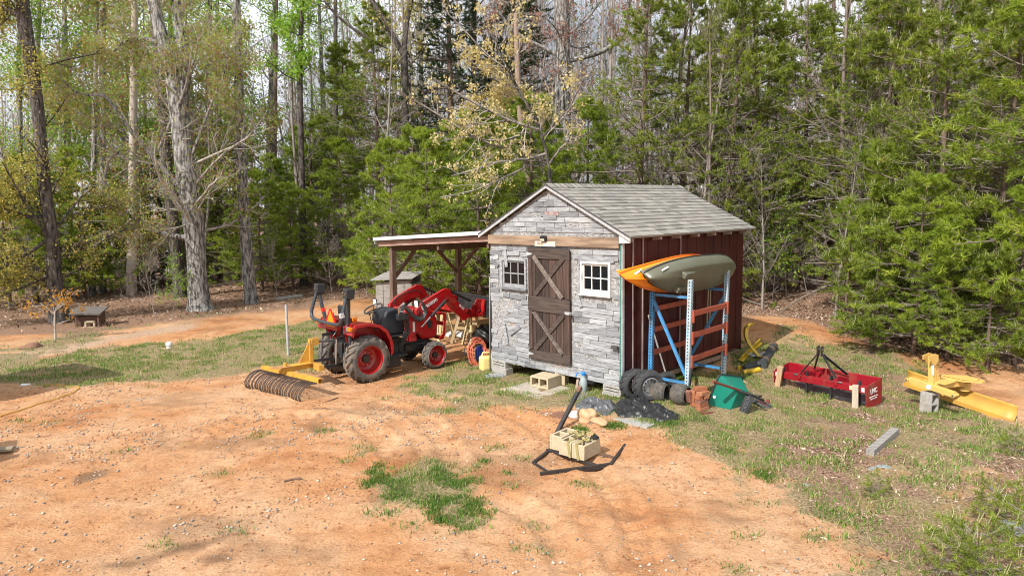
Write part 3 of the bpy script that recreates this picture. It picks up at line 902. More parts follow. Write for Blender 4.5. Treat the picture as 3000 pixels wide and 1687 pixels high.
for b in (B0, B1 - .1):
    m_ = MB(); m_.bar((b - .13, A0, zr(A0) + .045), (b - .13, A1, zr(A1) + .045), .012, .075); m_.build('tin_edge', TINW, lean)
    m_ = MB(); m_.bar((b, A0, zr(A0) - .075), (b, A1 - .05, zr(A1) - .075), .045, .11); m_.build('fascia', mat('red_brown_board', (.26, .13, .095), (.40, .28, .24), .8, scale=5, stretch=(1, .8, 6)), lean)
for a in (A1 - .45, 5.2, 3.6):
    m_ = MB(); m_.bar((B0 + .05, a, zr(a) - .2), (B1 - .05, a, zr(a) - .2), .06, .13); m_.build('side_beam', POSTW, lean)
m_ = MB(); m_.box(((B0 + B1) / 2, A1 - .02, zr(A1) - .02), (B1 - B0 + .2, .03, .09)); m_.build('edge_board', GREYTRIM, lean)
for a in (4.2, 6.2):
    m_ = MB(); m_.box(((B0 + B1) / 2 + .1, a, zr(a) - .01), (B1 - B0, .06, .04)); m_.build('purlin', POSTW, lean)
ap = A1 - .45
for b in (B0 + .10, B1 - .32):
    q = shp(b, ap); zg = gz1(q.x, q.y)
    m_ = MB(); m_.box((b, ap, (zg - .1 + zr(ap) - .26) / 2), (.125, .125, zr(ap) - .26 - zg + .1)); m_.build('post', POSTW, lean, bevel=.006)
bl, br = B0 + .165, B1 - .385
m_ = MB(); m_.bar((bl, ap, 1.62), (bl + .58, ap, zr(ap) - .265), .05, .085); m_.build('brace', POSTW, lean)
m_ = MB(); m_.bar((br, ap, 1.62), (br - .62, ap, zr(ap) - .265), .05, .085); m_.build('brace', POSTW, lean)
m_ = MB(); m_.bar((B1 - .32, ap - .065, 1.70), (B1 - .32, ap - .9, zr(ap - .9) - .15), .085, .05); m_.build('brace', POSTW, lean)
q = shp(2.4, 4.2); m_ = MB(); m_.box((2.5, 4.3, .45), (.12, .12, .9)); m_.build('stub_post', POSTW, lean)
# ------------------------------------------------------------------ compact tractor
TR_O = Vector((-3.06, 12.93, 0)); TR_Y = rad(42)
RED = mat('tractor_red', (.40, .007, .010), (.31, .006, .009), .34, scale=3, coat=.25, dirt=2.6, dirt_c=(.33, .075, .045))
BLK = mat('tractor_black', (.018, .019, .022), (.030, .031, .034), .45, scale=9, dirt=4, dirt_c=(.06, .045, .035))
GREYB = mat('rollbar_grey', (.045, .052, .062), (.035, .04, .05), .35, scale=9)
SEATM = mat('seat_vinyl', (.028, .030, .034), (.02, .02, .022), .5)
RUB = mat('tyre_rubber', (.15, .135, .12), (.06, .056, .053), .85, scale=9, bmp=.2, dirt=3.5, dirt_c=(.26, .19, .135))
RUBD = mat('dark_rubber', (.030, .031, .034), (.045, .045, .047), .8, scale=9)
CHROME = mat('bright_steel', (.62, .63, .64), None, .22, 1.0)
STEEL = mat('dull_steel', (.30, .31, .32), (.20, .20, .21), .45, .8, scale=20)
AMBER = mat('amber_lens', (.85, .22, .01), None, .2)
REDL = mat('red_lens', (.42, .012, .05), None, .2)
CLEARL = mat('clear_lens', (.75, .75, .72), None, .15)
DECAL = mat('white_decal', (.80, .80, .80), None, .4)
YEL = mat('implement_yellow', (.62, .34, .045), (.54, .28, .035), .5, scale=6, dirt=5, dirt_c=(.36, .17, .06))
SMVR = mat('warning_red', (.55, .01, .012), None, .4)
SMVO = mat('warning_orange', (.90, .30, .01), None, .4)

tr = thing('tractor', 'red compact tractor with front loader and folded roll bar parked by the lean-to', 'tractor', TR_O, TR_Y)
def tyre(parent, c, R, w, rimR, nl, lug, mt, name='tyre'):
    """tyre round local y with chevron lugs"""
    M = Matrix.Translation(Vector(c)) @ Matrix.Rotation(rad(-90), 4, 'X')
    h = w / 2
    m_ = MB()
    m_.lathe([(rimR, -h * .78), (rimR + .02, -h * .95), (R * .80, -h), (R - .05, -h * .96), (R - .015, -h * .78), (R, -h * .4), (R + .003, 0), (R, h * .4), (R - .015, h * .78), (R - .05, h * .96), (R * .80, h), (rimR + .02, h * .95), (rimR, h * .78)], 40, M)
    for k in range(nl):
        for sd in (-1, 1):
            a0 = 2 * PI * (k + (.5 if sd > 0 else 0)) / nl
            vs = []
            wd = 2 * PI / nl * .30
            for (t, da, r0) in ((0.0, .0, R - .004), (.55, .15, R - .006), (.98, .30, R - .045)):
                for e in (-1, 1):
                    for rr in (r0, r0 + lug):
                        an = a0 + da * (18 / nl) * 1.0 + e * wd * .5
                        y = sd * (h * t * 1.03 - .012)
                        vs.append(M @ Vector((rr * math.cos(an), rr * math.sin(an), y)))
            fs = []
            for i in range(2):
                b = i * 4
                fs += [(b + 1, b + 5, b + 7, b + 3), (b, b + 4, b + 5, b + 1), (b + 2, b + 3, b + 7, b + 6)]
            fs += [(0, 1, 3, 2), (8, 10, 11, 9)]
            m_.add(vs, fs)
    return m_.build(name, mt, parent, True, angle=35)
def wheel(c, R, w, rimR, nl, lug, side, dish):
    wh = thing('wheel', None, None); wh.parent = tr
    tyre(wh, c, R, w, rimR, nl, lug, RUB)
    M = Matrix.Translation(Vector(c)) @ Matrix.Rotation(rad(-90) * side * -1 + (PI if side < 0 else 0) * 0, 4, 'X')
    # local z of M points outwards
    M = axisM(c, (0, side, 0))
    h = w / 2
    r = MB()
    r.lathe([(rimR + .012, h * .86), (rimR - .004, h * .88), (rimR - .012, h * .7), (rimR - .022, h * .45), (rimR - .025, h * .3), (rimR - .045, -h * dish + .02), (rimR * .62, -h * dish), (rimR * .42, -h * dish + .02), (0, -h * dish + .02)], 40, M)
    ro = r.build('rim', RED, wh, True)
    hb = MB(); hb.lathe([(rimR * .3, -h * dish + .02), (rimR * .3, -h * dish + .055), (rimR * .26, -h * dish + .065), (0, -h * dish + .065)], 20, M); hb.build('hub', BLK, wh, True)
    for k in range(8):
        a = 2 * PI * k / 8 + .2
        lb = MB(); q = M @ Vector((rimR * .48 * math.cos(a), rimR * .48 * math.sin(a), -h * dish + .025))
        lb.lathe([(.014, 0), (.014, .014), (0, .016)], 6, axisM(q, (0, side, 0))); lb.build('wheel_bolt', mat('red_bolt', (.55, .2, .2), None, .4), ro)
    return wh
for sd in (1, -1):
    wheel((0, sd * .50, .435), .415, .33, .262, 15, .042, sd, .35)
    wheel((1.555, sd * .49, .283), .264, .22, .195, 16, .024, sd, .2)
# chassis, gearbox, engine, axles
c = MB()
c.box((.0, 0, .50), (.55, .34, .42)); c.box((.62, 0, .50), (.75, .30, .34)); c.box((1.30, 0, .46), (.75, .34, .26)); c.box((1.75, 0, .40), (.3, .3, .14))
c.box((0, 0, .44), (.16, .80, .15)); c.box((1.555, 0, .30), (.12, .82, .11)); c.box((.1, 0, .78), (.5, .46, .2)); c.box((1.3, -.19, .44), (.5, .06, .14))
for y in (-.3, .3): c.box((1.555, y, .28), (.14, .14, .2))
c.build('chassis', BLK, tr, bevel=.012)
c = MB(); c.box((.58, -.43, .40), (.62, .26, .03)); c.box((.58, .43, .40), (.62, .26, .03)); c.box((.5, -.30, .33), (.3, .06, .12)); c.build('footstep', BLK, tr, bevel=.006)
c = MB(); c.box((.62, 0, .74), (.85, .62, .03)); c.build('floor_plate', BLK, tr)
c = MB(); c.box((.62, -.36, .27), (.36, .16, .22)); c.build('fuel_tank', BLK, tr, bevel=.03, seg=2)
# fenders
for sd in (1, -1):
    out = [(-.39, .94), (-.36, 1.06), (-.30, 1.12), (-.03, 1.125), (.20, 1.075), (.36, .96), (.45, .80), (.495, .63), (.48, .50)]
    inn = [(p[0] * .95 - .0, p[1] - .022) for p in out]
    fd = MB()
    ps = out + inn[::-1]
    fd.prism(ps, sd * .335, sd * .665, 'y')
    fd.prism([(-.37, .95), (-.35, 1.05), (-.29, 1.095), (-.03, 1.10), (.18, 1.05), (.33, .945), (.42, .8), (.455, .63), (.44, .45), (.35, .45), (.0, .55), (-.3, .75)], sd * .322, sd * .333, 'y')
    fd.prism([(p[0] * 1.0, p[1] + .001) for p in out] + [(p[0] * .90, p[1] - .05) for p in out[::-1]], sd * .6655, sd * .672, 'y')
    fo = fd.build('fender', RED, tr, bevel=.006)
    l = MB(); l.box((-.40, sd * .47, 1.055), (.06, .10, .075)); l.build('tail_light', REDL, tr, bevel=.012, seg=2)
    l = MB(); l.box((-.40, sd * .545, 1.055), (.058, .05, .072)); l.build('reverse_light', CLEARL, tr, bevel=.01, seg=2)
    l = MB(); l.box((-.40, sd * .625, 1.055), (.06, .11, .075)); l.build('turn_signal', AMBER, tr, bevel=.012, seg=2)
    l = MB(); l.lathe([(0, -.03), (.045, -.028), (.055, 0), (.045, .028), (0, .03)], 18, axisM((-.20, sd * .45, 1.195), (1, 0, 0))); l.tube([(-.2, sd * .45, 1.12), (-.2, sd * .45, 1.15)], .012, 8); l.build('warning_light', AMBER, tr, True)
# seat
s_ = MB(); s_.box((.03, 0, .985), (.44, .44, .10)); s_.build('seat_cushion', SEATM, tr, bevel=.035, seg=3)
s_ = MB(); s_.box((-.17, 0, 1.20), (.09, .44, .42), (0, -.16, 0), taper=.72); s_.build('seat_back', SEATM, tr, bevel=.03, seg=3)
s_ = MB(); s_.box((0, 0, .88), (.34, .36, .12)); s_.build('seat_base', BLK, tr)
# roll bar: two posts and the folded hoop hanging behind
for sd in (1, -1):
    p = MB(); p.bar((-.28, sd * .42, .72), (-.33, sd * .44, 1.12), .065, .055, (1, 0, 0)); p.bar((-.33, sd * .44, 1.10), (-.36, sd * .52, 1.36), .065, .055, (1, 0, 0)); p.bar((-.36, sd * .515, 1.34), (-.38, sd * .57, 1.60), .065, .055, (1, 0, 0))
    p.build('roll_bar_post', GREYB, tr, bevel=.01)
    p = MB(); p.box((-.375, sd * .575, 1.70), (.17, .15, .18), (0, .1, 0)); ho = p.build('roll_bar_hinge', BLK, tr, bevel=.012)
    p = MB(); p.tube([(-.30, sd * .60, 1.70), (-.47, sd * .60, 1.70)], .016, 8); p.build('hinge_pin', CHROME, ho)
hp = [(-.41, .575, 1.74), (-.44, .58, 1.60), (-.50, .595, 1.42), (-.54, .605, 1.27), (-.555, .575, 1.18), (-.56, .47, 1.135), (-.56, .2, 1.125), (-.56, -.2, 1.125), (-.56, -.47, 1.135), (-.555, -.575, 1.18), (-.54, -.605, 1.27), (-.50, -.595, 1.42), (-.44, -.58, 1.60), (-.41, -.575, 1.74)]
p = MB(); p.tube(hp, .034, 10); p.build('roll_bar_hoop', GREYB, tr, True)
p = MB(); p.bar((-.555, -.605, 1.36), (-.535, -.61, 1.28), .072, .072, (1, 0, 0)); p.build('hoop_decal', mat('grey_decal', (.6, .6, .6), (.3, .3, .3), .5, scale=30), tr)
p = MB(); p.bar((-.345, .485, 1.25), (-.352, .505, 1.32), .072, .062, (1, 0, 0)); p.build('post_decal', mat('red_decal', (.6, .03, .02), None, .4), tr)
# slow-vehicle triangle
t_ = MB(); t_.prism([(-.20, 1.045), (.20, 1.045), (.225, 1.10), (.035, 1.37), (-.035, 1.37), (-.225, 1.10)], -.455, -.449, 'x'); so = t_.build('warning_triangle', SMVR, tr)
t_ = MB(); t_.prism([(-.15, 1.105), (.15, 1.105), (0, 1.335)], -.4585, -.4555, 'x'); t_.build('triangle_face', SMVO, so)
t_ = MB(); t_.box((-.40, 0, 1.02), (.09, .42, .10)); t_.build('rear_panel', RED, tr, bevel=.01)
t_ = MB(); t_.box((-.4565, 0, 1.055), (.003, .30, .035)); t_.build('orange_band', SMVO, tr)
# steering and dash
s_ = MB(); Ms = axisM((.46, 0, 1.285), (-.42, 0, .9))
ring = [Ms @ Vector((.185 * math.cos(2 * PI * k / 28), .185 * math.sin(2 * PI * k / 28), 0)) for k in range(28)]
s_.tube(ring, .014, 8, closed=True)
for k in (0, 1, 2):
    a = 2 * PI * k / 3 + .5; s_.tube([Ms @ Vector((0, 0, -.02)), Ms @ Vector((.18 * math.cos(a), .18 * math.sin(a), 0))], .010, 6)
s_.tube([Ms @ Vector((0, 0, -.02)), (.62, 0, .95)], .028, 8)
s_.build('steering_wheel', BLK, tr, True)
d = MB(); d.prism([(.60, .76), (.55, 1.12), (.62, 1.245), (.80, 1.275), (.98, 1.24), (1.02, .76)], -.24, .24, 'y'); d.build('dash_cowl', mat('dash_plastic', (.022, .026, .034), None, .4), tr, bevel=.04, seg=3)
for y, x in ((-.30, .55), (.28, .6), (-.33, .3)):
    d = MB(); d.tube([(x, y, .85), (x - .05, y * 1.05, 1.12)], .008, 6); d.box((x - .055, y * 1.05, 1.14), (.03, .03, .05)); d.build('lever', BLK, tr)
# hood
hood = MB()
hp_ = [(1.0, .78), (1.0, 1.20), (1.07, 1.245), (1.35, 1.235), (1.62, 1.19), (1.77, 1.09), (1.83, .90), (1.82, .62), (1.70, .56), (1.46, .57), (1.36, .70)]
hood.prism(hp_, -.25, .25, 'y')
ho = hood.build('hood', RED, tr, True, bevel=.045, seg=3)
g_ = MB()
for sd in (1, -1): g_.prism([(1.54, .96), (1.68, .95), (1.66, .80), (1.56, .795)], sd * .2485, sd * .2555, 'y')
g_.build('side_grille', BLK, ho)
for sd in (1, -1):
    g_ = MB(); g_.box((1.815, sd * .14, .93), (.05, .12, .10)); g_.build('headlight', CLEARL, ho, bevel=.01)
    lettering('3515R', .085, frameM((1.27, sd * .2535, .965), (-sd, 0, 0), (0, 0, 1)), DECAL, ho)
g_ = MB(); g_.box((1.815, 0, .74), (.04, .36, .22)); g_.build('front_grille', BLK, ho)
# grille guard in front
g_ = MB()
for sd in (1, -1): g_.prism([(1.86, .50), (1.99, .60), (2.02, .90), (2.0, 1.075), (1.80, 1.095), (1.80, 1.055), (1.955, 1.035), (1.97, .90), (1.94, .64), (1.84, .56)], sd * .25, sd * .27, 'y')
g_.box((1.985, 0, .84), (.012, .5, .085)); g_.box((1.99, 0, 1.055), (.03, .5, .03)); g_.box((1.93, 0, .55), (.1, .5, .06))
go = g_.build('grille_guard', RED, tr, bevel=.004)
# loader towers, arms, bracket, bucket
LET = mat('plain_black', (.02, .02, .02), None, .5)  # even black, used by no part
for sd in (1, -1):
    t_ = MB(); t_.prism([(.98, .86), (1.03, .73), (1.09, .70), (1.15, .73), (1.22, .86), (1.30, 1.00), (1.24, 1.24), (1.10, 1.26), (1.02, 1.12)], sd * .40, sd * .43, 'y')
    t_.box((1.1, sd * .33, .66), (.16, .18, .10)); to = t_.build('loader_tower', RED, tr, bevel=.005)
    if sd < 0:
        d = MB(); d.prism([(1.085, .80), (1.135, .80), (1.135, 1.0), (1.085, 1.0)], -.4345, -.4315, 'y'); d.build('tower_decal', DECAL, to)
    arm = MB()
    ap_ = [(1.10, 1.14), (1.11, 1.25), (1.29, 1.405), (1.76, 1.595), (1.80, 1.612), (1.93, 1.605), (1.96, 1.56), (2.05, 1.415), (2.21, 1.26), (2.38, 1.135), (2.56, 1.11), (2.58, .955), (2.39, .95), (2.33, .905), (2.24, .92), (2.22, .985), (2.00, 1.146), (1.853, 1.33), (1.74, 1.345), (1.46, 1.265), (1.24, 1.13)]
    arm.prism(ap_, sd * .46, sd * .53, 'y')
    ao = arm.build('loader_arm', RED, tr, bevel=.008, seg=2)
    pl = MB(); pl.prism([(1.44, 1.34), (1.74, 1.50), (1.86, 1.36), (1.76, 1.26), (1.58, 1.20)], sd * .532, sd * .537, 'y'); pl.build('gusset', RED, ao)
    pin = MB()
    for (x, z, r) in ((2.385, 1.10, .052), (2.70, 1.07, .035), (2.70, .98, .026), (1.85, 1.39, .03), (1.16, 1.19, .035)): pin.lathe([(r, 0), (r, .03), (r * .6, .036), (0, .036)], 16, axisM((x, sd * .528, z), (0, sd, 0)))
    pin.build('pivot_pin', mat('dark_red_pin', (.25, .004, .006), (.04, .01, .01), .4), ao, True)
    br = MB(); br.prism([(2.50, .95), (2.56, 1.18), (2.63, 1.21), (2.69, 1.315), (2.865, 1.30), (2.85, 1.21), (2.82, 1.1), (2.80, .95), (2.74, .925)], sd * .44, sd * .47, 'y'); br.prism([(2.77, .96), (2.82, 1.29), (2.87, 1.30), (2.855, 1.2), (2.82, .94)], sd * .47, sd * .56, 'y'); br.build('bucket_bracket', RED, tr, bevel=.004)
    for (p0, p1, rb, rr, t, y) in (((1.95, 1.56), (2.62, 1.24), .030, .016, .80, .495), ((1.80, 1.37), (1.205, .90), .030, .018, .62, .55)):
        cy = MB(); a = Vector((p0[0], sd * y, p0[1])); b = Vector((p1[0], sd * y, p1[1])); q = a.lerp(b, t)
        cy.tube([a, q], rb, 12); co = cy.build('cylinder', BLK, tr, True)
        cy = MB(); cy.tube([q, b], rr, 10); cy.build('rod', CHROME, co, True)
    ho_ = MB(); ho_.tube([(1.2, sd * .44, 1.05), (1.2, sd * .41, 1.35), (1.45, sd * .42, 1.47), (1.72, sd * .43, 1.5), (1.9, sd * .45, 1.46)], .011, 6); ho_.build('hydraulic_hose', BLK, tr, True)
lettering('Branson', .125, frameM((1.42, -.5385, 1.345), (.905, 0, .42), (-.42, 0, .905)), DECAL, tr)
lettering('BL150', .062, frameM((2.235, -.5315, 1.195), (.75, 0, -.66), (.66, 0, .75)), DECAL, tr)
m_ = MB(); m_.bar((2.38, -.46, 1.10), (2.38, .46, 1.10), .09, .09); m_.build('cross_tube', RED, tr)
bk = MB(); y0 = .78
bk.prism([(2.87, .92), (2.885, 1.36), (2.93, 1.37), (2.91, .95), (3.36, .86), (3.36, .84), (2.90, .90)], -y0, y0, 'y')
for sd in (1, -1): bk.prism([(2.93, .95), (2.935, 1.365), (3.1, 1.36), (3.38, .87)], sd * (y0 - .012), sd * y0, 'y')
bk.box((2.9, 0, 1.35), (.06, 2 * y0 - .03, .03)); bk.build('bucket', BLK, tr, bevel=.006)
# hydraulic valve, hoses, mirrors
v_ = MB(); v_.box((.84, -.44, 1.135), (.24, .11, .12)); v_.build('valve_block', BLK, tr, bevel=.01)
v_ = MB(); v_.tube([(.76, -.44, 1.2), (.745, -.46, 1.33)], .028, 10); v_.box((.80, -.46, 1.27), (.06, .05, .08)); v_.tube([(.86, -.46, 1.2), (.855, -.46, 1.27)], .014, 8); v_.build('joystick_mount', CHROME, tr, True)
h_ = MB()
for i, (dy, dz) in enumerate(((0, 0), (.025, .02), (-.025, -.025), (.01, -.045))):
    h_.tube([(.80, -.47 + dy, 1.30 + dz), (.87, -.49 + dy, 1.34 + dz), (.97, -.52 + dy, 1.25 + dz), (1.06, -.555 + dy, 1.12 + dz), (1.15, -.57 + dy, 1.075 + dz), (1.25, -.565 + dy, 1.10 + dz), (1.31, -.555 + dy, 1.19 + dz), (1.30, -.545 + dy, 1.30 + dz), (1.24, -.53 + dy, 1.40 + dz)], .020, 8)
h_.build('hose_bundle', BLK, tr, True)
h_ = MB()
for i in range(4): h_.tube([(.88 + i * .03, -.42, 1.08), (.93 + i * .03, -.40 - i * .012, .85), (.88 + i * .02, -.36, .60), (.82, -.3, .5)], .013, 6)
h_.build('hose_bundle', BLK, tr, True)
for x, y, z in ((.72, .36, 1.345), (1.16, -.47, 1.36)):
    mm = MB(); mm.box((x, y, z), (.022, .10, .15), (.0, -.15, .3)); mo = mm.build('mirror', BLK, tr, bevel=.02, seg=2)
    mm = MB(); mm.box((x - .0145, y - .0035, z), (.004, .082, .13), (0, -.15, .3)); mm.build('mirror_glass', mat('mirror_face', (.85, .86, .87), None, .35), mo)
    mm = MB(); mm.tube([(x + .02, y, z - .07), (x + .03, y * .8, 1.15)], .007, 6); mm.build('mirror_arm', BLK, mo)
# three-point hitch
for sd in (1, -1):
    k = MB(); k.bar((-.18, sd * .22, .36), (-.80, sd * .33, .36), .025, .055); k.build('lower_link', BLK, tr)
    k = MB(); k.bar((-.20, sd * .24, .88), (-.50, sd * .27, .84), .04, .05); k.build('lift_arm', BLK, tr)
    k = MB(); k.tube([(-.49, sd * .28, .84), (-.53, sd * .30, .38)], .016, 8); k.tube([(-.50, sd * .282, .76), (-.52, sd * .29, .5)], .025, 8); k.build('lift_rod', CHROME if sd < 0 else STEEL, tr, True)
k = MB(); k.tube([(-.26, 0, .76), (-.87, 0, .80)], .018, 8); k.tube([(-.45, 0, .772), (-.7, 0, .79)], .027, 8); k.build('top_link', STEEL, tr, True)
k = MB(); k.bar((-.3, 0, .30), (-.62, 0, .29), .07, .03); k.build('drawbar', BLK, tr)
k = MB(); k.box((-.3, 0, .58), (.06, .3, .3)); k.lathe([(.045, 0), (.04, .1), (0, .1)], 12, axisM((-.33, 0, .5), (-1, 0, 0))); k.build('pto_guard', BLK, tr, bevel=.01)
k = MB(); k.tube([(-.33, -.05, .98), (-.42, -.02, .86), (-.40, .08, .74), (-.5, .06, .7)], .008, 6); k.build('breather_hose', STEEL, tr, True)

# landscape rake on the hitch
rk = thing('landscape_rake', 'yellow landscape rake with curved steel tines hitched behind the red tractor', 'rake', TR_O, TR_Y)
a = MB(); a.box((-.87, 0, .62), (.07, .075, .46)); a.prism([(-.87, .84), (-.87, .77), (-.80, .72), (-.72, .76), (-.73, .87), (-.82, .86)], -.045, -.03, 'y'); a.prism([(-.87, .84), (-.87, .77), (-.80, .72), (-.72, .76), (-.73, .87), (-.82, .86)], .03, .045, 'y'); a.prism([(-.905, .80), (-.905, .42), (-1.12, .42)], -.006, .006, 'y')
a.build('mast', YEL, rk, bevel=.004)
a = MB(); a.box((-.84, 0, .365), (.10, .72, .10)); a.build('hitch_beam', YEL, rk, bevel=.004)
for sd in (1, -1):
    a = MB(); a.tube([(-.8, sd * .36, .365), (-.8, sd * .43, .365)], .014, 8); a.build('hitch_pin', CHROME, rk)
a = MB(); a.bar((-.86, 0, .375), (-1.47, -.10, .37), .09, .09); a.box((-1.12, -.05, .43), (.42, .18, .012)); a.build('boom', YEL, rk, bevel=.004)
rb0 = Vector((-1.53, .62, .315)); rb1 = Vector((-1.20, -1.02, .315)); rd = (rb1 - rb0).normalized(); bd = Vector((-rd.y, rd.x, 0))
if bd.x > 0: bd = -bd
a = MB(); a.prism([(-1.28, -.02), (-1.30, -.16), (-1.52, -.18), (-1.66, -.06), (-1.6, .04), (-1.4, .03)], .425, .44, 'z'); a.build('pivot_plate', mat('rusty_yellow', (.46, .26, .07), (.36, .17, .07), .7, scale=8), rk)
a = MB(); a.tube([(-1.40, -.08, .33), (-1.40, -.08, .50)], .03, 10); a.build('pivot_pin', YEL, rk, True)
a = MB()
for (u, v, w, h) in ((0, .036, .075, .006), (0, -.036, .075, .006), (.036, 0, .006, .066), (-.036, 0, .006, .066)):
    off = bd * u + Vector((0, 0, v)); a.bar(rb0 + off, rb1 + off, w, h)
a.build('tine_bar', YEL, rk)
TINE = mat('worn_tine_steel', (.13, .10, .085), (.075, .06, .055), .5, .5, scale=8)
prof = [(-.01, -.036), (-.10, -.022), (-.20, -.03), (-.29, -.07), (-.355, -.13), (-.385, -.19), (-.38, -.25), (-.35, -.312)]
me0 = None
for i in range(34):
    q = rb0.lerp(rb1, (i + .3) / 34.2)
    if me0 is None:
        a = MB(); a.tube([Vector((-p[0], 0, p[1])) for p in prof], .009, 6); o = a.build('tine', TINE, rk, True); me0 = o
    else:
        o = me0.copy(); COL.objects.link(o); o.parent = rk
    o.location = q; o.rotation_euler = (0, rnd.gauss(0, .02), math.atan2(bd.y, bd.x) + rnd.gauss(0, .02))
# ------------------------------------------------------------------ pallet rack and kayaks
BLUE = mat('rack_blue', (.06, .27, .55), (.05, .20, .42), .4, scale=9, dirt=6, dirt_c=(.10, .12, .13))
PBLUE = mat('faded_rack_blue', (.30, .47, .60), (.42, .47, .48), .5, scale=4, stretch=(2, 2, .8), dirt=4, dirt_c=(.20, .16, .12), lo=.4, hi=.6)
ORB = mat('rack_orange', (.42, .085, .045), (.30, .07, .045), .5, scale=7, dirt=6, dirt_c=(.22, .08, .05))
HOLE_SHADE = mat('hole_shade', (.012, .012, .014), None, .9)  # near-black colour for the shade inside holes
RK = {'B': (2.764, 10.5), 'A': (2.27, 10.94), 'C': (3.64, 11.5), 'D': (3.146, 11.94)}
ryaw = math.atan2(1.0, .876)
ru = Vector((math.cos(ryaw), math.sin(ryaw), 0)); rv = Vector((-ru.y, ru.x, 0))
rack = thing('pallet_rack', 'blue upright pallet rack with orange beams standing against the red shed side', 'rack', (2.764, 10.5, 0), ryaw)
def rl(k): d = Vector((*RK[k], 0)) - Vector((2.764, 10.5, 0)); return d.dot(ru), d.dot(rv)
RZs = {'B': 2.14, 'C': 2.21, 'A': 1.90, 'D': 1.90}
for k in 'ABCD':
    x, y = rl(k); z0 = gz1(*RK[k]) - .03; z1 = RZs[k]
    p = MB(); p.box((x, y, (z0 + z1) / 2), (.075, .07, z1 - z0)); po = p.build('upright', PBLUE if k in 'BC' else BLUE, rack, bevel=.006)
    h = MB(); z = z0 + .12
    sy = -1
    while z < z1 - .03:
        for dx in (-.018, .018):
            h.box((x + dx * 1.2, y - .0352, z + (.025 if dx > 0 else 0)), (.014, .0016, .022))
        h.box((x - .0377, y, z), (.0016, .016, .022)); z += .052
    h.build('painted_holes', HOLE_SHADE, po)  # dark patches on the faces paint the holes' shade, nothing is cut
    p = MB(); p.box((x, y, z0 + .035), (.12, .11, .01)); p.build('foot_plate', BLUE, rack)
for (p0, p1, y0) in (('B', 'C', -.045), ('A', 'D', .045)):
    (x0, ya), (x1, yb) = rl(p0), rl(p1)
    for z in (1.607, 1.262, .882):
        b_ = MB(); b_.bar((x0 + .04, ya + y0 * .6, z), (x1 - .04, yb + y0 * .6, z), .04, .085); bo = b_.build('beam', ORB, rack, bevel=.004)
        e = MB()
        for xx, yy in ((x0 + .0385, ya), (x1 - .0385, yb)): e.box((xx, yy + y0 * .75, z - .04), (.045, .056, .2))
        e.build('end_plate', ORB, bo)
for (p0, p1) in (('A', 'B'), ('D', 'C')):
    (x0, ya), (x1, yb) = rl(p0), rl(p1)
    for z in (1.86, .50):
        b_ = MB(); b_.bar((x0, ya - .035, z), (x1, yb + .035, z), .035, .04); b_.build('cross_brace', BLUE, rack)
    if p0 == 'A': q0, q1 = (x0 - .01, ya - .03, 1.76), (x1 - .01, yb + .03, .62)
    else: q0, q1 = (x1, yb + .03, 1.76), (x0, ya - .03, .62)
    b_ = MB(); b_.bar(q0, q1, .035, .045); b_.build('diagonal_brace', BLUE, rack)
b_ = MB(); x, y = rl('B'); b_.box((x + .005, y - .05, .62), (.05, .02, .28), (0, .25, 0)); b_.build('strap_end', mat('black_web', (.03, .03, .03), None, .8), rack)

def kayak(label, L, Bm, Dp, loc, rot, mt, mt_deck, sharp, text=None):
    k = thing('kayak', label, 'kayak', loc, rot=rot, group='kayaks on the rack')
    ns, nc = 40, 28
    vs = []; fs = []
    for i in range(ns + 1):
        t = -1 + 2 * i / ns
        w = Bm / 2 * max(.012, (1 - abs(t) ** sharp)) ** .85
        rock = .11 * abs(t) ** 3
        dp = Dp * (1 - .45 * abs(t) ** 4)
        for j in range(nc):
            a = 2 * PI * j / nc
            ca, sa = math.cos(a), math.sin(a)
            if sa <= 0:      # hull
                y = w * math.copysign(abs(ca) ** .55, ca)
                z = -dp * abs(sa) ** .8 + rock
                f = abs(y) / (w + 1e-6)
                # channels and keel ridges along the bottom
                if f < .8: z += .034 * math.cos(f * 3.2 * PI) * (1 - abs(t) ** 3) - .006
            else:
                y = w * math.copysign(abs(ca) ** .8, ca)
                z = .10 * sa * (1 - .3 * abs(t)) + rock + .02
                if abs(t - .05) < .30 and abs(y) < w * .68: z = -.10 + rock     # cockpit
            vs.append((t * L / 2, y, z))
    for i in range(ns):
        for j in range(nc):
            fs.append((i * nc + j, i * nc + (j + 1) % nc, (i + 1) * nc + (j + 1) % nc, (i + 1) * nc + j))
    fs.append(tuple(range(nc))); fs.append(tuple(ns * nc + j for j in range(nc)))
    m_ = MB(); m_.add(vs, fs); ho = m_.build('hull', mt, k, True, angle=60)
    r = MB()
    for sd in (1, -1):
        pts = []
        for i in range(ns + 1):
            t = -1 + 2 * i / ns
            w = Bm / 2 * max(.012, (1 - abs(t) ** sharp)) ** .85 + .004
            pts.append((t * L / 2 * 1.002, sd * w, .11 * abs(t) ** 3 + .008))
        r.tube(pts, .011, 6)
    r.build('rim', mt_deck, k, True)
    return k, ho
OLIVE = mat('olive_plastic', (.125, .128, .09), (.105, .108, .076), .38, scale=3, dirt=3, dirt_c=(.12, .105, .07))
ORANGE = mat('orange_plastic', (.90, .30, .008), (.86, .22, .006), .3, scale=1.6)
q = shp(1.20, -.56); k1, h1 = kayak('olive green kayak lying on its side on the rack, hull outwards', 2.66, .63, .235, (q.x, q.y, 2.195), (rad(-62), 0, SHED_YAW), OLIVE, mat('kayak_black', (.015, .015, .015), None, .5), 3.0)
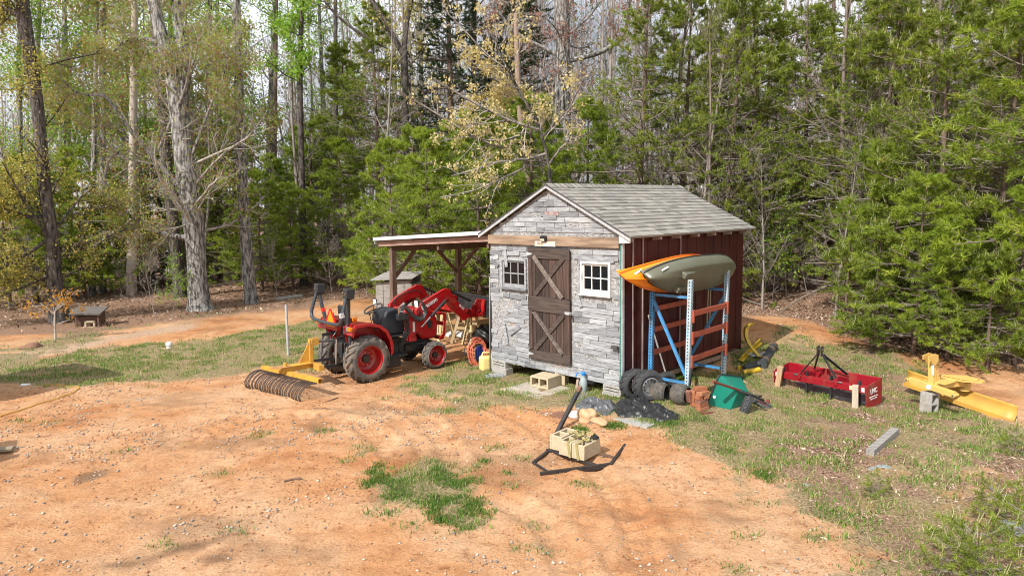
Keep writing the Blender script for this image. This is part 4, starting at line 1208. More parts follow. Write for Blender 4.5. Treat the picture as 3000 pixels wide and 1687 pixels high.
for x, sd in ((-.62, -1), (-.62, 1)):
    m_ = MB(); m_.prism([(-.16, -.30), (.14, -.27), (.16, -.25), (.16, -.2), (-.16, -.2)], -.045, .045, 'y'); m_.v = [(p[0] + x, p[1] + sd * .13, p[2] + .035) for p in m_.v]; m_.build('foot_well', OLIVE, k1, bevel=.012, seg=2)
m_ = MB(); m_.prism([(-.07, -.012), (.07, -.012), (.07, .012), (-.07, .012)], 0, .006, 'z'); o = m_.build('bow_sticker', DECAL, k1); o.matrix_local = Matrix.Translation((-1.10, -.175, -.05)) @ Euler((rad(115), 0, rad(-24))).to_matrix().to_4x4()
q = shp(1.13, -.27); k2, h2 = kayak('bright orange kayak on its side on the rack, next to the shed wall', 3.02, .66, .235, (q.x, q.y, 2.185), (rad(-58), 0, SHED_YAW + rad(1)), ORANGE, mat('kayak_orange_rim', (.75, .12, .01), None, .4), 1.9)
m_ = MB(); m_.prism([(-.07, -.014), (.07, -.014), (.07, .014), (-.07, .014)], 0, .006, 'z'); o = m_.build('bow_sticker', DECAL, k2); o.matrix_local = Matrix.Translation((-1.28, -.115, -.02)) @ Euler((rad(110), 0, rad(-32))).to_matrix().to_4x4()
tm_ = text_mesh('TAMARACK', .085, .0015, bold=True); tm_.transform(frameM((-.38, 0, -.075), (1, 0, 0), (0, -.08, 1)))
for v_ in tm_.vertices: v_.co.y = -.33 * (1 - abs(v_.co.x / 1.51) ** 1.9) ** .85 * .965 - .008 + (v_.co.z + .075) * -.32
link_mesh('lettering', tm_, DECAL, k2)
# rope coil and pole by the wall
def rope(name, pts, r, mt, label, cat, n=6, closed=False):
    m_ = MB(); m_.tube(pts, r, n, closed=closed); o = m_.build(name, mt, None, True); return tag(o, label, cat)
ROPE = mat('tan_rope', (.42, .38, .28), (.30, .26, .18), .9, scale=40)
pts = []
for i in range(60):
    a = i * .42; pts.append(shp(2.55 + .075 * math.cos(a) + .01 * math.sin(i), -.035 - .02 * (i % 3), 1.86 + .085 * math.sin(a)))
pts += [shp(2.62, -.05, 1.7), shp(2.63, -.05, 1.2), shp(2.60, -.06, .95), shp(2.56, -.06, .92), shp(2.53, -.05, 1.0), shp(2.54, -.05, 1.75)]
rope('hanging_rope', pts, .011, ROPE, 'coil of tan rope hanging on the red shed side', 'rope')
WPOLE = mat('white_pole', (.72, .71, .68), (.5, .49, .46), .5, scale=12)
a = at(*(1780 + 520 / 2.898, 700 + 1225 / 2.898), None)
rope('leaning_pole', [a, shp(.66, -.03, 1.47)], .014, WPOLE, 'thin white pole leaning on the shed behind the tyres', 'pole')
q = shp(-.02, 3.12)
rope('pipe_stand', [(q.x, q.y, gz1(q.x, q.y)), (q.x, q.y, 1.93), (q.x + .12, q.y - .03, 1.95)], .017, STEEL, 'thin steel pipe standing at the left shed corner', 'pipe')

# ------------------------------------------------------------------ tyres, bricks, tarps in front of the rack
def road_wheel(label, b, v, R, w, rimR, mt, rim=True, group=None, yaw=rad(18), nl=15, lug=.02, loc=None):
    q = loc if loc is not None else shp(b, v); z = gz1(q.x, q.y) + R - .015
    ax = SHED_YAW if yaw is None else yaw
    t = thing('tyre', label, 'tyre', (q.x, q.y, z), ax, group)
    tyre(t, (0, 0, 0), R - lug, w, rimR, nl, lug, mt)
    if rim:
        M = axisM((0, 0, 0), (0, -1, 0)); h = w / 2
        r = MB(); r.lathe([(rimR + .008, h * .8), (rimR - .008, h * .84), (rimR - .02, h * .55), (rimR - .03, h * .3), (rimR * .62, h * .42), (rimR * .45, h * .30), (rimR * .2, h * .30), (rimR * .2, h * .1), (0, h * .1)], 28, M)
        ro = r.build('rim', rim, t, True)
        r = MB()
        for i in range(10):
            a = 2 * PI * i / 10; c = M @ Vector((rimR * .66 * math.cos(a), rimR * .66 * math.sin(a), h * .43)); r.lathe([(rimR * .085, 0), (0, .003)], 8, axisM(c, (0, -1, 0)))
        r.build('painted_rim_hole', HOLE_SHADE, ro)  # dark discs paint the shade of the rim openings
    return t
ALU = mat('silver_rim', (.50, .51, .53), (.40, .41, .42), .35, .8, scale=9)
TG = 'spare tyres against the shed'
road_wheel('chunky black tyre on a silver rim, leaning against another tyre', .06, -.46, .265, .22, .145, RUBD, ALU, TG)
road_wheel('chunky black tyre squeezed between the shed corner and the rimmed tyre', .05, -.22, .265, .22, .145, RUBD, False, TG)
road_wheel('small black wheel half hidden behind the rimmed tyre', .62, -.42, .20, .16, .12, RUBD, mat('dark_rim', (.06, .06, .065), None, .5), TG)
TURF = mat('worn_turf_tyre', (.115, .105, .09), (.055, .052, .047), .9, scale=26, bmp=.6, dirt=6, dirt_c=(.2, .15, .1))
q1 = at(1932, 1174); q2 = at(1993, 1183)
road_wheel('small worn lawn tyre lying next to the silver rim', 0, 0, .165, .24, .115, TURF, False, TG, rad(55), 26, .007, q1)
road_wheel('small worn lawn tyre lying beside the brick stack', 0, 0, .17, .24, .12, TURF, False, TG, rad(48), 26, .007, q2)
BRK = [mat('brick_a', (.36, .13, .060), (.27, .095, .045), .9, scale=24, bmp=.3), mat('brick_b', (.42, .18, .09), (.31, .13, .07), .9, scale=24, bmp=.3), mat('brick_c', (.27, .12, .085), (.20, .09, .06), .9, scale=24, bmp=.3)]
bc = at(2047, 1197); bz = bc.z - .01
lay = ['bottom layer', 'second layer', 'third layer', 'fourth layer', 'fifth layer']
for l in range(5):
    for s_ in (-1, 1):
        ang = .55 + (PI / 2 if l % 2 else 0) + rnd.gauss(0, .06)
        off = Vector((math.cos(ang + PI / 2), math.sin(ang + PI / 2), 0)) * (.053 * s_)
        m_ = MB(); m_.box((0, 0, 0), (.2, .098, .058)); o = m_.build('brick', BRK[rnd.randrange(3)], None, bevel=.005)
        o.location = (bc.x + off.x + rnd.gauss(0, .006), bc.y + off.y, bz + .03 + l * .0595); o.rotation_euler = (0, 0, ang)
        side = ('nearer' if (off.y < 0) else 'farther') if l % 2 == 0 else ('left' if off.x < 0 else 'right')
        tag(o, '%s brick in the %s of the small brick stack' % (side, lay[l]), 'brick', 'bricks in the stack')
for k, (dx, dy, r) in enumerate(((-.02, .0, .2), (.0, .01, 1.2))):
    pass
m_ = MB(); m_.box((0, 0, 0), (.2, .098, .058)); o = m_.build('brick', BRK[0], None, bevel=.005); o.location = (bc.x + .01, bc.y, bz + .03 + 5 * .0595); o.rotation_euler = (0, .03, .3); tag(o, 'single orange brick on top of the small brick stack', 'brick', 'bricks in the stack')
m_ = MB(); m_.box((0, 0, 0), (.2, .098, .058)); o = m_.build('brick', BRK[2], None, bevel=.005); o.location = (bc.x - .16, bc.y + .02, bz + .2); o.rotation_euler = (0, rad(70), .6); tag(o, 'dark brick tilted against the left of the brick stack', 'brick', 'bricks in the stack')

def tarp(name, poly, hmax, mt, label, cat, seed, folds=7.0, n=88, base=0.0, dirv=(1, .3)):
    """crumpled sheet over a lump: closed shell following the outline"""
    P = [at(x, y) for x, y in poly]
    X0, X1 = min(p.x for p in P), max(p.x for p in P); Y0, Y1 = min(p.y for p in P), max(p.y for p in P)
    gx_ = np.linspace(X0 - .02, X1 + .02, n); gy_ = np.linspace(Y0 - .02, Y1 + .02, n)
    X, Y = np.meshgrid(gx_, gy_)
    sd = poly_sd(X, Y, [(p.x, p.y) for p in P]) + (fbm(X + seed, Y, 3, 6) - .5) * .07
    dom = np.sqrt(np.clip(sd / (sd.max() * .85), 0, 1))
    u = X * dirv[0] + Y * dirv[1]
    rid = np.abs(fbm(X * 1.0 + seed, Y * 1.6, 4, folds * .45) - .5) * 2
    cr1 = 1 - np.abs(fbm(X * 1.3 + Y * .8 + seed, Y * .5 - X * .3, 3, folds * .9) - .5) * 2; cr2 = 1 - np.abs(fbm(Y * 1.3 - X * .5, X * .6 + seed, 3, folds * 1.1) - .5) * 2
    H = hmax * dom ** .8 * (.45 + .5 * fbm(X + seed, Y, 2, 2.2)) + min(1, hmax / .09) * (.045 * cr1 ** 4 + .035 * cr2 ** 4 - .02) * np.clip(sd / .06, 0, 1) + 0 * (1 - rid) ** 2 * np.clip(sd / .05, 0, 1) * dom ** .3 + min(1, hmax / .09) * .003 * np.sin(u * folds * 4 + 9 * fbm(X, Y + seed, 3, 3)) * np.clip(sd / .06, 0, 1)
    Z = gz(X, Y) + base + np.where(sd > 0, H + min(.012, hmax), -.04)
    ok = sd > -.03
    idx = -np.ones(X.shape, int); vs = []; fs = []
    for i in range(n):
        for j in range(n):
            if ok[i, j]: idx[i, j] = len(vs); vs.append((X[i, j], Y[i, j], Z[i, j]))
    for i in range(n - 1):
        for j in range(n - 1):
            q = (idx[i, j], idx[i, j + 1], idx[i + 1, j + 1], idx[i + 1, j])
            if min(q) >= 0: fs.append(q)
    m_ = MB(); m_.add(vs, fs); o = m_.build(name, mt, None, True, angle=60)
    return tag(o, label, cat)
Z4 = lambda s: [(1500 + x / 3.22, 1060 + y / 3.22) for x, y in _pts(s)]
TARPB = mat('black_tarp', (.016, .017, .018), (.026, .026, .027), .38, scale=5, bmp=.3, spec=.35)
TARPG = mat('grey_tarp', (.12, .125, .135), (.06, .063, .068), .42, scale=5, bmp=.3)
tarp('black_tarp', Z4('965,420 1010,385 1100,375 1200,355 1290,385 1400,430 1500,480 1590,525 1580,560 1480,575 1360,570 1240,545 1120,530 1010,520 960,470'), .12, TARPB, 'crumpled black tarp lying in a heap on the grass', 'tarp', 3)
tarp('grey_tarp', Z4('598,425 650,385 720,365 800,365 870,390 960,400 985,440 930,500 880,520 800,480 700,470 640,455 600,450'), .08, TARPG, 'crumpled grey tarp next to the black one', 'tarp', 9)
slab = at(1500 + 1130 / 3.22, 1060 + 590 / 3.22)
m_ = MB(); m_.prism([tuple(at(x, y))[:2] for x, y in Z4('940,540 1130,535 1340,575 1340,610 1270,640 1100,600')], slab.z + .005, slab.z + .035, 'z'); o = m_.build('stepping_slab', CONC, None); tag(o, 'flat grey slab half under the black tarp', 'slab')
def rock(poly_c, r, mt, label, sq=(1, 1, .6), seed=0, z=None):
    c = at(*poly_c); bm = bmesh.new(); bmesh.ops.create_icosphere(bm, subdivisions=3, radius=1)
    rr = random.Random(seed); ph = [rr.uniform(0, 6) for _ in range(6)]
    for v in bm.verts:
        n_ = .18 * math.sin(v.co.x * 3 + ph[0]) + .16 * math.sin(v.co.y * 4 + ph[1]) + .12 * math.sin(v.co.z * 5 + ph[2]) + .07 * math.sin(9 * v.co.x + ph[3]) * math.sin(8 * v.co.y + ph[4])
        v.co *= (1 + n_); v.co = Vector((v.co.x * sq[0], v.co.y * sq[1], v.co.z * sq[2])) * r
    me_ = bpy.data.meshes.new('rock'); bm.to_mesh(me_); bm.free()
    o = link_mesh('rock', me_, mt, None, True); o.location = (c.x, c.y, (c.z if z is None else z) + r * sq[2] * .35); o.rotation_euler = (0, 0, rr.uniform(0, 3))
    return tag(o, label, 'rock')
TANR = mat('tan_rock', (.56, .38, .22), (.44, .28, .15), .95, scale=9, bmp=.6); WHR = mat('white_rock', (.66, .63, .58), (.5, .46, .42), .95, scale=9, bmp=.6)
rock((1500 + 715 / 3.22, 1060 + 540 / 3.22), .15, TANR, 'large tan rock in front of the grey tarp', (1.15, .8, .7), 1)
rock((1500 + 825 / 3.22, 1060 + 578 / 3.22), .14, TANR, 'flat tan rock right of the large tan rock', (1.25, .7, .4), 2)
rock((1500 + 590 / 3.22, 1060 + 515 / 3.22), .10, WHR, 'whitish rock left of the large tan rock', (1.1, .8, .6), 3)
rock((1500 + 460 / 3.22, 1060 + 515 / 3.22), .13, mat('red_clay_lump', (.20, .095, .06), (.13, .07, .05), .95, scale=9), 'low reddish brown lump of earth beside the sled pole', (1.3, .7, .35), 4)
# jug, stake, shingles
JUG = mat('clear_jug', (.30, .35, .36), (.22, .26, .26), .2, scale=6)
c = at(1500 + 672 / 3.22, 1060 + 298 / 3.22)
jg = thing('water_jug', 'clear plastic jug with blue cap on the grass by the shed', 'jug', c)
m_ = MB(); m_.lathe([(0, 0), (.06, .0), (.07, .02), (.07, .2), (.045, .27), (.025, .3), (.025, .33), (0, .33)], 20); m_.build('bottle', JUG, jg, True)
m_ = MB(); m_.lathe([(.03, .315), (.034, .36), (.02, .375), (0, .375)], 16); m_.tube([(-.02, 0, .35), (-.1, .02, .36), (-.13, .02, .28)], .014, 6); m_.build('cap', mat('blue_cap', (.02, .22, .62), None, .4), jg, True)
c = at(1500 + 610 / 3.22, 1060 + 265 / 3.22); m_ = MB(); m_.bar((0, 0, -.02), (.06, .05, .36), .05, .04); o = m_.build('wood_stake', mat('pinkish_stake', (.40, .30, .25), (.28, .20, .17), .9, scale=9), None); o.location = c; tag(o, 'short pinkish wood stake behind the clear jug', 'stake')
SH2 = mat('loose_shingle', (.24, .225, .21), (.15, .14, .13), .95, scale=30)
for (x, y, a_, l) in ((690, 318, .3, 'loose grey shingle scrap nearest the clear jug'), (740, 308, -.4, 'loose grey shingle scrap left of the shed corner block'), (660, 345, .9, 'loose grey shingle scrap lying lowest on the bare patch')):
    c = at(1500 + x / 3.22, 1060 + y / 3.22); m_ = MB(); m_.box((0, 0, 0), (.30, .11, .012)); o = m_.build('shingle_scrap', SH2, None); o.location = c + Vector((0, 0, .02)); o.rotation_euler = (.06, .05, a_); tag(o, l, 'shingle')
for (x, y, a_, l) in ((1380 + 200 / 2.898, 800 + 885 / 2.898, .2, 'pale flake of board on the ground at the left shed corner'),):
    c = at(x, y); m_ = MB(); m_.box((0, 0, 0), (.34, .22, .015)); m_.box((.05, .03, .018), (.28, .18, .012), (.05, .04, .2)); o = m_.build('board_scrap', GREYW, None); o.location = c + Vector((0, 0, .02)); o.rotation_euler = (.04, .03, a_); tag(o, l, 'board')
# front slab and step
Z3 = lambda s: [(1380 + x / 2.898, 800 + y / 2.898) for x, y in _pts(s)]
pp_ = [at(x, y, .13) for x, y in Z3('245,992 545,915 848,985 575,1078')]
m_ = MB(); m_.prism([tuple(p)[:2] for p in pp_], .07, .155, 'z'); o = m_.build('concrete_pad', mat('pad_concrete', (.44, .39, .32), (.34, .30, .25), .95, scale=5, bmp=.4, detail=8, dirt=2.5, dirt_c=(.38, .26, .16)), None, bevel=.008); tag(o, 'square concrete pad on the ground in front of the shed door', 'concrete pad')
c0 = at(1380 + 512 / 2.898, 800 + 962 / 2.898, .155); c1 = at(1380 + 640 / 2.898, 800 + 988 / 2.898, .155)
ya = math.atan2(c1.y - c0.y, c1.x - c0.x); fx = Vector((math.cos(ya), math.sin(ya), 0)); fy = Vector((-fx.y, fx.x, 0))
mid = (c0 + c1) / 2
SG = 'blocks of the door step'
for i, l in enumerate(('two hole tan block of the door step, holes facing front', 'tan block of the door step behind the two hole block')):
    p = mid + fy * (.098 + .195 * i); block(l, (p.x, p.y, .155 + .097), (rad(90), 0, ya), CONCT, SG, (.38, .19, .19))
p = mid + fy * .50 + fx * .14; block('tan block standing on end behind the door step under the shed', (p.x, p.y, .155 + .15), (0, rad(90), ya + .2), CONCT, SG, (.30, .19, .19))

# ------------------------------------------------------------------ green wheelbarrow on its side
wb = thing('wheelbarrow', 'green plastic wheelbarrow tipped over on its side in the grass', 'wheelbarrow', (3.735, 10.148, .175), rot=(-1.313, .19, .765))
S_ = .861
GREEN = mat('green_plastic', (.008, .235, .170), (.007, .20, .145), .38, scale=4, dirt=4, dirt_c=(.03, .18, .12))
HAND = mat('red_brown_handle', (.21, .045, .032), (.14, .035, .028), .6, scale=9, stretch=(1, 5, 5))
BLK2 = mat('barrow_black', (.022, .024, .028), (.04, .04, .042), .5, scale=9)
def sc(v): return tuple(x * S_ for x in v)
def ringpts(x0, x1, w0, w1, z, r=.07, n=5):
    """rounded trapezoid at height z: half width w0 at x0, w1 at x1"""
    pts = []
    for (cx, cy, a0) in ((x1 - r, w1 - r, 0), (x0 + r, w0 - r, PI / 2), (x0 + r, -w0 + r, PI), (x1 - r, -w1 + r, 1.5 * PI)):
        for i in range(n + 1):
            a = a0 + PI / 2 * i / n; pts.append((cx + r * math.cos(a), cy + r * math.sin(a), z))
    return pts
rings = [ringpts(-.20, .28, .20, .18, .355, .06), ringpts(-.43, .48, .355, .32, .66, .09), ringpts(-.455, .51, .375, .345, .675, .10), ringpts(-.455, .51, .375, .345, .69, .10), ringpts(-.42, .47, .345, .31, .685, .09), ringpts(-.19, .27, .19, .17, .368, .055)]
m_ = MB(); nr = len(rings[0]); vs = []; fs = []
for r in rings: vs += [sc(p) for p in r]
for i in range(len(rings) - 1):
    for j in range(nr): fs.append((i * nr + j, i * nr + (j + 1) % nr, (i + 1) * nr + (j + 1) % nr, (i + 1) * nr + j))
fs.append(tuple(range(nr))); fs.append(tuple((len(rings) - 1) * nr + j for j in range(nr)))
m_.add(vs, fs); m_.build('tray', GREEN, wb, True, angle=50)
m_ = MB(); m_.tube([sc(p) for p in ringpts(-.462, .517, .382, .352, .672, .10)], .011, 6, closed=True); m_.build('tray_rim', BLK2, wb, True)
for sd in (1, -1):
    m_ = MB(); m_.bar(sc((-.85, sd * .30, .50)), sc((-.12, sd * .215, .342)), .034, .036); m_.build('handle', HAND, wb, bevel=.006)
    m_ = MB(); m_.tube([sc((-.90, sd * .306, .508)), sc((-.72, sd * .285, .47))], .021, 10); m_.build('grip', HAND, wb, True)
    m_ = MB(); m_.bar(sc((-.16, sd * .22, .335)), sc((.62, sd * .085, .205)), .038, .034); m_.build('side_rail', BLK2, wb)
    m_ = MB(); m_.bar(sc((-.16, sd * .215, .34)), sc((-.10, sd * .27, .0)), .05, .012, (0, 1, 0)); m_.bar(sc((.14, sd * .185, .30)), sc((-.06, sd * .27, .0)), .04, .012, (0, 1, 0)); m_.box(sc((-.08, sd * .27, .0)), (.12, .03, .012)); m_.build('leg', BLK2, wb)
m_ = MB(); m_.box(sc((-.08, 0, .17)), (.014, .50 * S_, .15), (0, .12, 0)); po = m_.build('leg_plate', BLK2, wb, bevel=.004)
m_ = MB(); m_.box(sc((.80, 0, .20)), (.03, .17, .05)); m_.build('nose_guard', HAND, wb)
lettering('JACKSON', .09, frameM(sc((-.098, 0, .165)), (0, -1, 0), (.12, 0, .99)), mat('faded_letter', (.10, .105, .115), None, .6), po)
m_ = MB(); m_.prism([(.0, .0), (.04, 0), (.04, .04), (0, .04)], 0, .003, 'z'); o = m_.build('sticker', DECAL, wb); o.matrix_local = Matrix.Translation(sc((-.405, .02, .60))) @ Euler((0, rad(-126), 0)).to_matrix().to_4x4()
wq = thing('front_wheel', None, None); wq.parent = wb; wq.location = sc((.61, 0, .20))
tyre(wq, (0, 0, 0), .165, .085, .085, 22, .008, mat('grey_barrow_tyre', (.085, .083, .08), (.05, .05, .05), .8, scale=14))
m_ = MB(); m_.lathe([(.09, .025), (.06, .01), (.03, .03), (0, .03)], 20, axisM((0, 0, 0), (0, -1, 0))); m_.lathe([(.09, .025), (.06, .01), (.03, .03), (0, .03)], 20, axisM((0, 0, 0), (0, 1, 0))); m_.build('rim', HAND, wq, True)

# ------------------------------------------------------------------ box blade
BX = Matrix.Translation((5.27, 11.478, -.03)) @ Euler((.05, -.027, -.938)).to_matrix().to_4x4()
bb = thing('grading_box', 'dark red box blade with black hitch mast resting on wood props', 'box blade', (5.27, 11.478, -.03), rot=(.05, -.027, -.938))
BRED = mat('blade_red', (.31, .007, .018), (.23, .006, .014), .4, scale=4, dirt=2.6, dirt_c=(.26, .085, .06), coat=.1)
W2, D_, HH = 1.674 / 2, .519, .43
for sd in (1, -1):
    m_ = MB(); m_.prism([(0, 0), (0, .34), (.04, .375), (D_, HH), (D_, .0), (.1, -.02)], sd * (W2 - .012), sd * W2, 'x'); so = m_.build('side_plate', BRED, bb, bevel=.003)
lettering('LMC', .115, frameM((W2 + .0015, .245, .255), (0, 1, 0), (0, 0, 1)), DECAL, so if False else bb)
lettering('LOWERY MFG. CO.', .032, frameM((W2 + .0015, .235, .165), (0, 1, 0), (0, 0, 1)), DECAL, bb, bold=False)
lettering('LORETTO, TENN.', .028, frameM((W2 + .0015, .245, .128), (0, 1, 0), (0, 0, 1)), DECAL, bb, bold=False)
m_ = MB(); m_.box((0, .055, .305), (2 * W2 - .03, .10, .115)); m_.build('front_beam', BRED, bb, bevel=.004)
m_ = MB(); m_.prism([(D_ - .02, .12), (D_ - .012, HH - .01), (D_ - .035, HH), (D_ - .04, HH - .01), (D_ - .05, .12)], -W2 + .013, W2 - .013, 'x'); m_.build('back_plate', BRED, bb)
m_ = MB(); m_.prism([(D_ - .06, .135), (D_ - .02, .118), (D_ - .10, .0), (D_ - .14, .0)], -W2 + .014, W2 - .014, 'x'); m_.build('cutting_edge', BLK, bb)
m_ = MB(); m_.prism([(.12, .04), (D_ - .15, .12), (D_ - .15, .10), (.12, .02)], -W2 + .014, W2 - .014, 'x'); m_.build('rear_blade', BLK, bb)
for x in (-.30, .30):
    m_ = MB(); m_.prism([(.106, .30), (.106, .42), (.14, .43), (D_ - .055, .33), (D_ - .055, .20)], x - .006, x + .006, 'x'); m_.build('divider', BRED, bb)
for x in (-.66, -.22, .22, .70):
    m_ = MB(); m_.box((x, .055, .40), (.03, .045, .08)); m_.bar((x, .06, .245), (x, .04, .06), .028, .045, (0, 1, 0)); m_.bar((x, .045, .09), (x, -.03, .0), .028, .03, (0, 1, 0)); m_.build('shank', BLK, bb)
for sd in (1, -1):
    m_ = MB(); m_.box((sd * .035, .09, .83), (.014, .09, .17)); m_.build('mast_plate', BLK, bb, bevel=.004)
    m_ = MB(); m_.bar((sd * .04, .09, .78), (sd * .33, .03, .39), .012, .05, (0, 1, 0)); m_.build('mast_leg', BLK, bb)
    m_ = MB(); m_.bar((sd * .04, .11, .77), (sd * .30, D_ - .09, .40), .012, .06 if sd > 0 else .03, (1, 0, 0)); m_.build('mast_brace', BLK, bb)
    m_ = MB(); m_.box((sd * .33, .005, .36), (.05, .05, .11)); m_.build('hitch_lug', BRED, bb)
    m_ = MB(); m_.tube([(sd * .28, .0, .365), (sd * .43, .0, .365)], .015, 8); m_.build('hitch_pin', CHROME, bb)
m_ = MB(); m_.tube([(-.05, .09, .86), (.05, .09, .86)], .014, 8); m_.tube([(.05, .09, .83), (.055, .09, .78)], .008, 6); m_.build('top_pin', CHROME, bb)
for x, w, c_ in ((-.75, .10, DECAL), (.62, .13, mat('yellow_decal', (.80, .70, .35), None, .5)), (.78, .05, DECAL)):
    m_ = MB(); m_.box((x, .0035, .31), (w, .003, .07)); m_.build('decal', c_, bb)
PROP = mat('prop_wood', (.50, .34, .20), (.34, .23, .14), .85, scale=6, stretch=(5, 5, .8), bmp=.2)
for x, y, l, a_ in ((-.70, -.07, 'orange tan wood prop under the left end of the box blade', .1), (.70, -.10, 'pale wood prop under the right end of the box blade', -.05)):
    q = BX @ Vector((x, y, 0)); zg = gz1(q.x, q.y); m_ = MB(); m_.box((0, 0, .19), (.09, .14, .44), (0, a_, 0)); o = m_.build('wood_prop', PROP if x < 0 else mat('grey_prop_wood', (.50, .43, .33), (.38, .32, .25), .9, scale=6, stretch=(5, 5, .8)), None, bevel=.004); o.location = (q.x, q.y, zg - .03); o.rotation_euler = (0, 0, -.938 + .4); tag(o, l, 'wood block', 'props under the box blade')

# ------------------------------------------------------------------ yellow scrape blade
ga = rad(-62)
gf = Vector((math.cos(ga), math.sin(ga), 0)); gb = Vector((-gf.y, gf.x, 0))   # along the blade, backwards
bm0 = Vector((6.68, 10.61, 0))
gr = thing('scrape_blade', 'yellow tractor scrape blade with its hitch propped on a grey block', 'scrape blade', bm0, ga)
YB = mat('blade_yellow', (.55, .32, .055), (.48, .27, .045), .55, scale=5, dirt=2.4, dirt_c=(.40, .21, .08))
YP = mat('pale_yellow', (.66, .43, .13), (.60, .38, .10), .5, scale=6)
# local: x along the blade (towards the camera right), y backwards
sl = -.115
m_ = MB(); m_.bar((-.36, 0, .455), (.36, 0, .375), .09, .09); m_.build('hitch_beam', YP, gr, bevel=.005)
for x, z in ((-.37, .456), (.37, .372)):
    m_ = MB(); m_.tube([(x, -.075, z), (x, .05, z)], .03, 10); ho = m_.build('clevis', YP, gr, True); m_ = MB(); m_.tube([(x, -.085, z), (x, -.06, z)], .016, 8); m_.build('clevis_pin', STEEL, ho)
m_ = MB(); m_.box((-.03, .03, .66), (.075, .09, .46), (0, -.08, 0)); m_.prism([(.07, .46), (.30, .44), (.07, .86)], -.035, -.022, 'x'); m_.build('mast', YP, gr, bevel=.004)
for sd in (1, -1):
    m_ = MB(); m_.prism([(-.16, .93), (.0, .955), (.09, .93), (.10, .83), (.02, .76), (-.06, .80), (-.10, .86), (-.16, .86)], -.03 + sd * .045 - .006, -.03 + sd * .045 + .006, 'x'); m_.build('mast_head', YP, gr)
m_ = MB(); m_.box((-.0715, .03, .63), (.004, .05, .16), (0, -.08, 0)); m_.build('warning_decal', DECAL, gr)
m_ = MB(); m_.box((.01, -.0165, .70), (.035, .004, .17), (0, -.08, 0)); m_.build('warning_decal', DECAL, gr)
m_ = MB(); m_.lathe([(.04, 0), (.04, .003), (0, .003)], 20, axisM((-.02, -.046, .415), (0, -1, 0))); m_.build('round_decal', DECAL, gr)
m_ = MB(); m_.bar((0, .04, .43), (.12, .72, .44), .11, .10); m_.prism([(-.16, .05), (.18, .05), (.14, .42), (-.02, .42)], .478, .49, 'z'); m_.build('boom', YP, gr, bevel=.004)
m_ = MB(); m_.lathe([(.085, .30), (.085, .44), (.06, .445)], 20, Matrix.Translation((.12, .70, 0))); m_.build('pivot_post', YP, gr, True)
m_ = MB(); m_.prism([(-.16, .45), (.0, .40), (.22, .44), (.42, .62), (.38, .80), (.10, .84), (-.10, .74)], .492, .507, 'z'); m_.prism([(-.14, .50), (.2, .5), (.34, .64), (.3, .76), (.08, .8)], .515, .528, 'z'); m_.build('pivot_plate', YP, gr)
def blade_sec(n=9):
    return [(.66 + .075 * (i / (n - 1)) ** 1.0 + .035 * math.sin(i / (n - 1) * 3.14), .25 * i / (n - 1)) for i in range(n)]
m_ = MB(); vs = []; fs = []; n = 9; x0, x1 = -.86, .88
for xi in range(13):
    x = x0 + (x1 - x0) * xi / 12; zo = .175 + (x - x0) / (x1 - x0) * (-.02 - .175)
    for (y, z) in blade_sec(): vs.append((x, y + .02, z + zo))
for i in range(12):
    for j in range(n - 1): fs.append((i * n + j, (i + 1) * n + j, (i + 1) * n + j + 1, i * n + j + 1))
m_.add(vs, fs); o = m_.build('moldboard', YB, gr, True, angle=180); sm = o.modifiers.new('solid', 'SOLIDIFY'); sm.thickness = .014
m_ = MB(); m_.bar((x0, .645, .185), (x1, .645, -.01), .012, .06); m_.build('cutting_edge', YB, gr)
c = at(2722, 1212); block('grey three hole block standing under the yellow blade hitch', (c.x + .02, c.y + .05, c.z + .165), (0, rad(90), rad(-66)), CONC, None, (.36, .19, .19))

# ------------------------------------------------------------------ homemade drag sled with blocks
IRON = mat('black_iron', (.028, .028, .032), (.055, .045, .04), .5, .3, scale=10)
RUST = mat('rusty_bar', (.19, .095, .055), (.10, .06, .04), .8, scale=10)
sl_ = thing('drag_sled', 'black iron drag frame with upright square tow pole lying on the clay', 'drag frame', at(1500 + 700 / 3.22, 1060 + 900 / 3.22, .0))
O_ = Vector(sl_.location)
def sp(x, y, z=.04): return at(1500 + x / 3.22, 1060 + y / 3.22, z) - O_
for name, a, b, w, h, mt in (('front_runner', (265, 1060), (938, 972), .035, .065, IRON), ('side_runner', (930, 978), (1085, 768), .035, .07, IRON), ('thin_rail', (1062, 760), (835, 745), .03, .03, RUST),
                             ('cross_bar', (330, 828), (785, 972), .045, .035, IRON), ('cross_bar', (845, 868), (958, 905), .05, .03, RUST), ('side_bar', (335, 845), (200, 950), .035, .035, IRON), ('side_bar', (200, 948), (352, 1042), .02, .03, IRON)):
    m_ = MB(); p0, p1 = sp(*a), sp(*b); m_.bar(p0, p1, w, h); m_.build(name, mt, sl_, bevel=.003)
    if name in ('front_runner', 'side_runner'):
        d = (p1 - p0).normalized(); sd = Vector((-d.y, d.x, 0)); m_ = MB(); m_.bar(p0 + sd * .045 - Vector((0, 0, .029)), p1 + sd * .045 - Vector((0, 0, .029)), .05, .008); m_.build('angle_flange', IRON, sl_)
m_ = MB(); p0, p1 = sp(412, 690, .05), sp(645, 238, .60); m_.bar(p0, p1, .055, .055); po = m_.build('tow_pole', IRON, sl_, bevel=.004)
d = (p1 - p0).normalized(); m_ = MB(); m_.bar(p1 - d * .10, p1 + d * .002, .062, .062); m_.build('pole_sleeve', RUST, po)
P1, P2, P3 = at(1500 + 440 / 3.22, 1060 + 872 / 3.22, .06), at(1500 + 672 / 3.22, 1060 + 937 / 3.22, .06), at(1500 + 842 / 3.22, 1060 + 872 / 3.22, .06)
ex = (P2 - P1).normalized(); ey = Vector((-ex.y, ex.x, 0)); yb = math.atan2(ey.y, ey.x)
BG = 'blocks weighing down the sled'
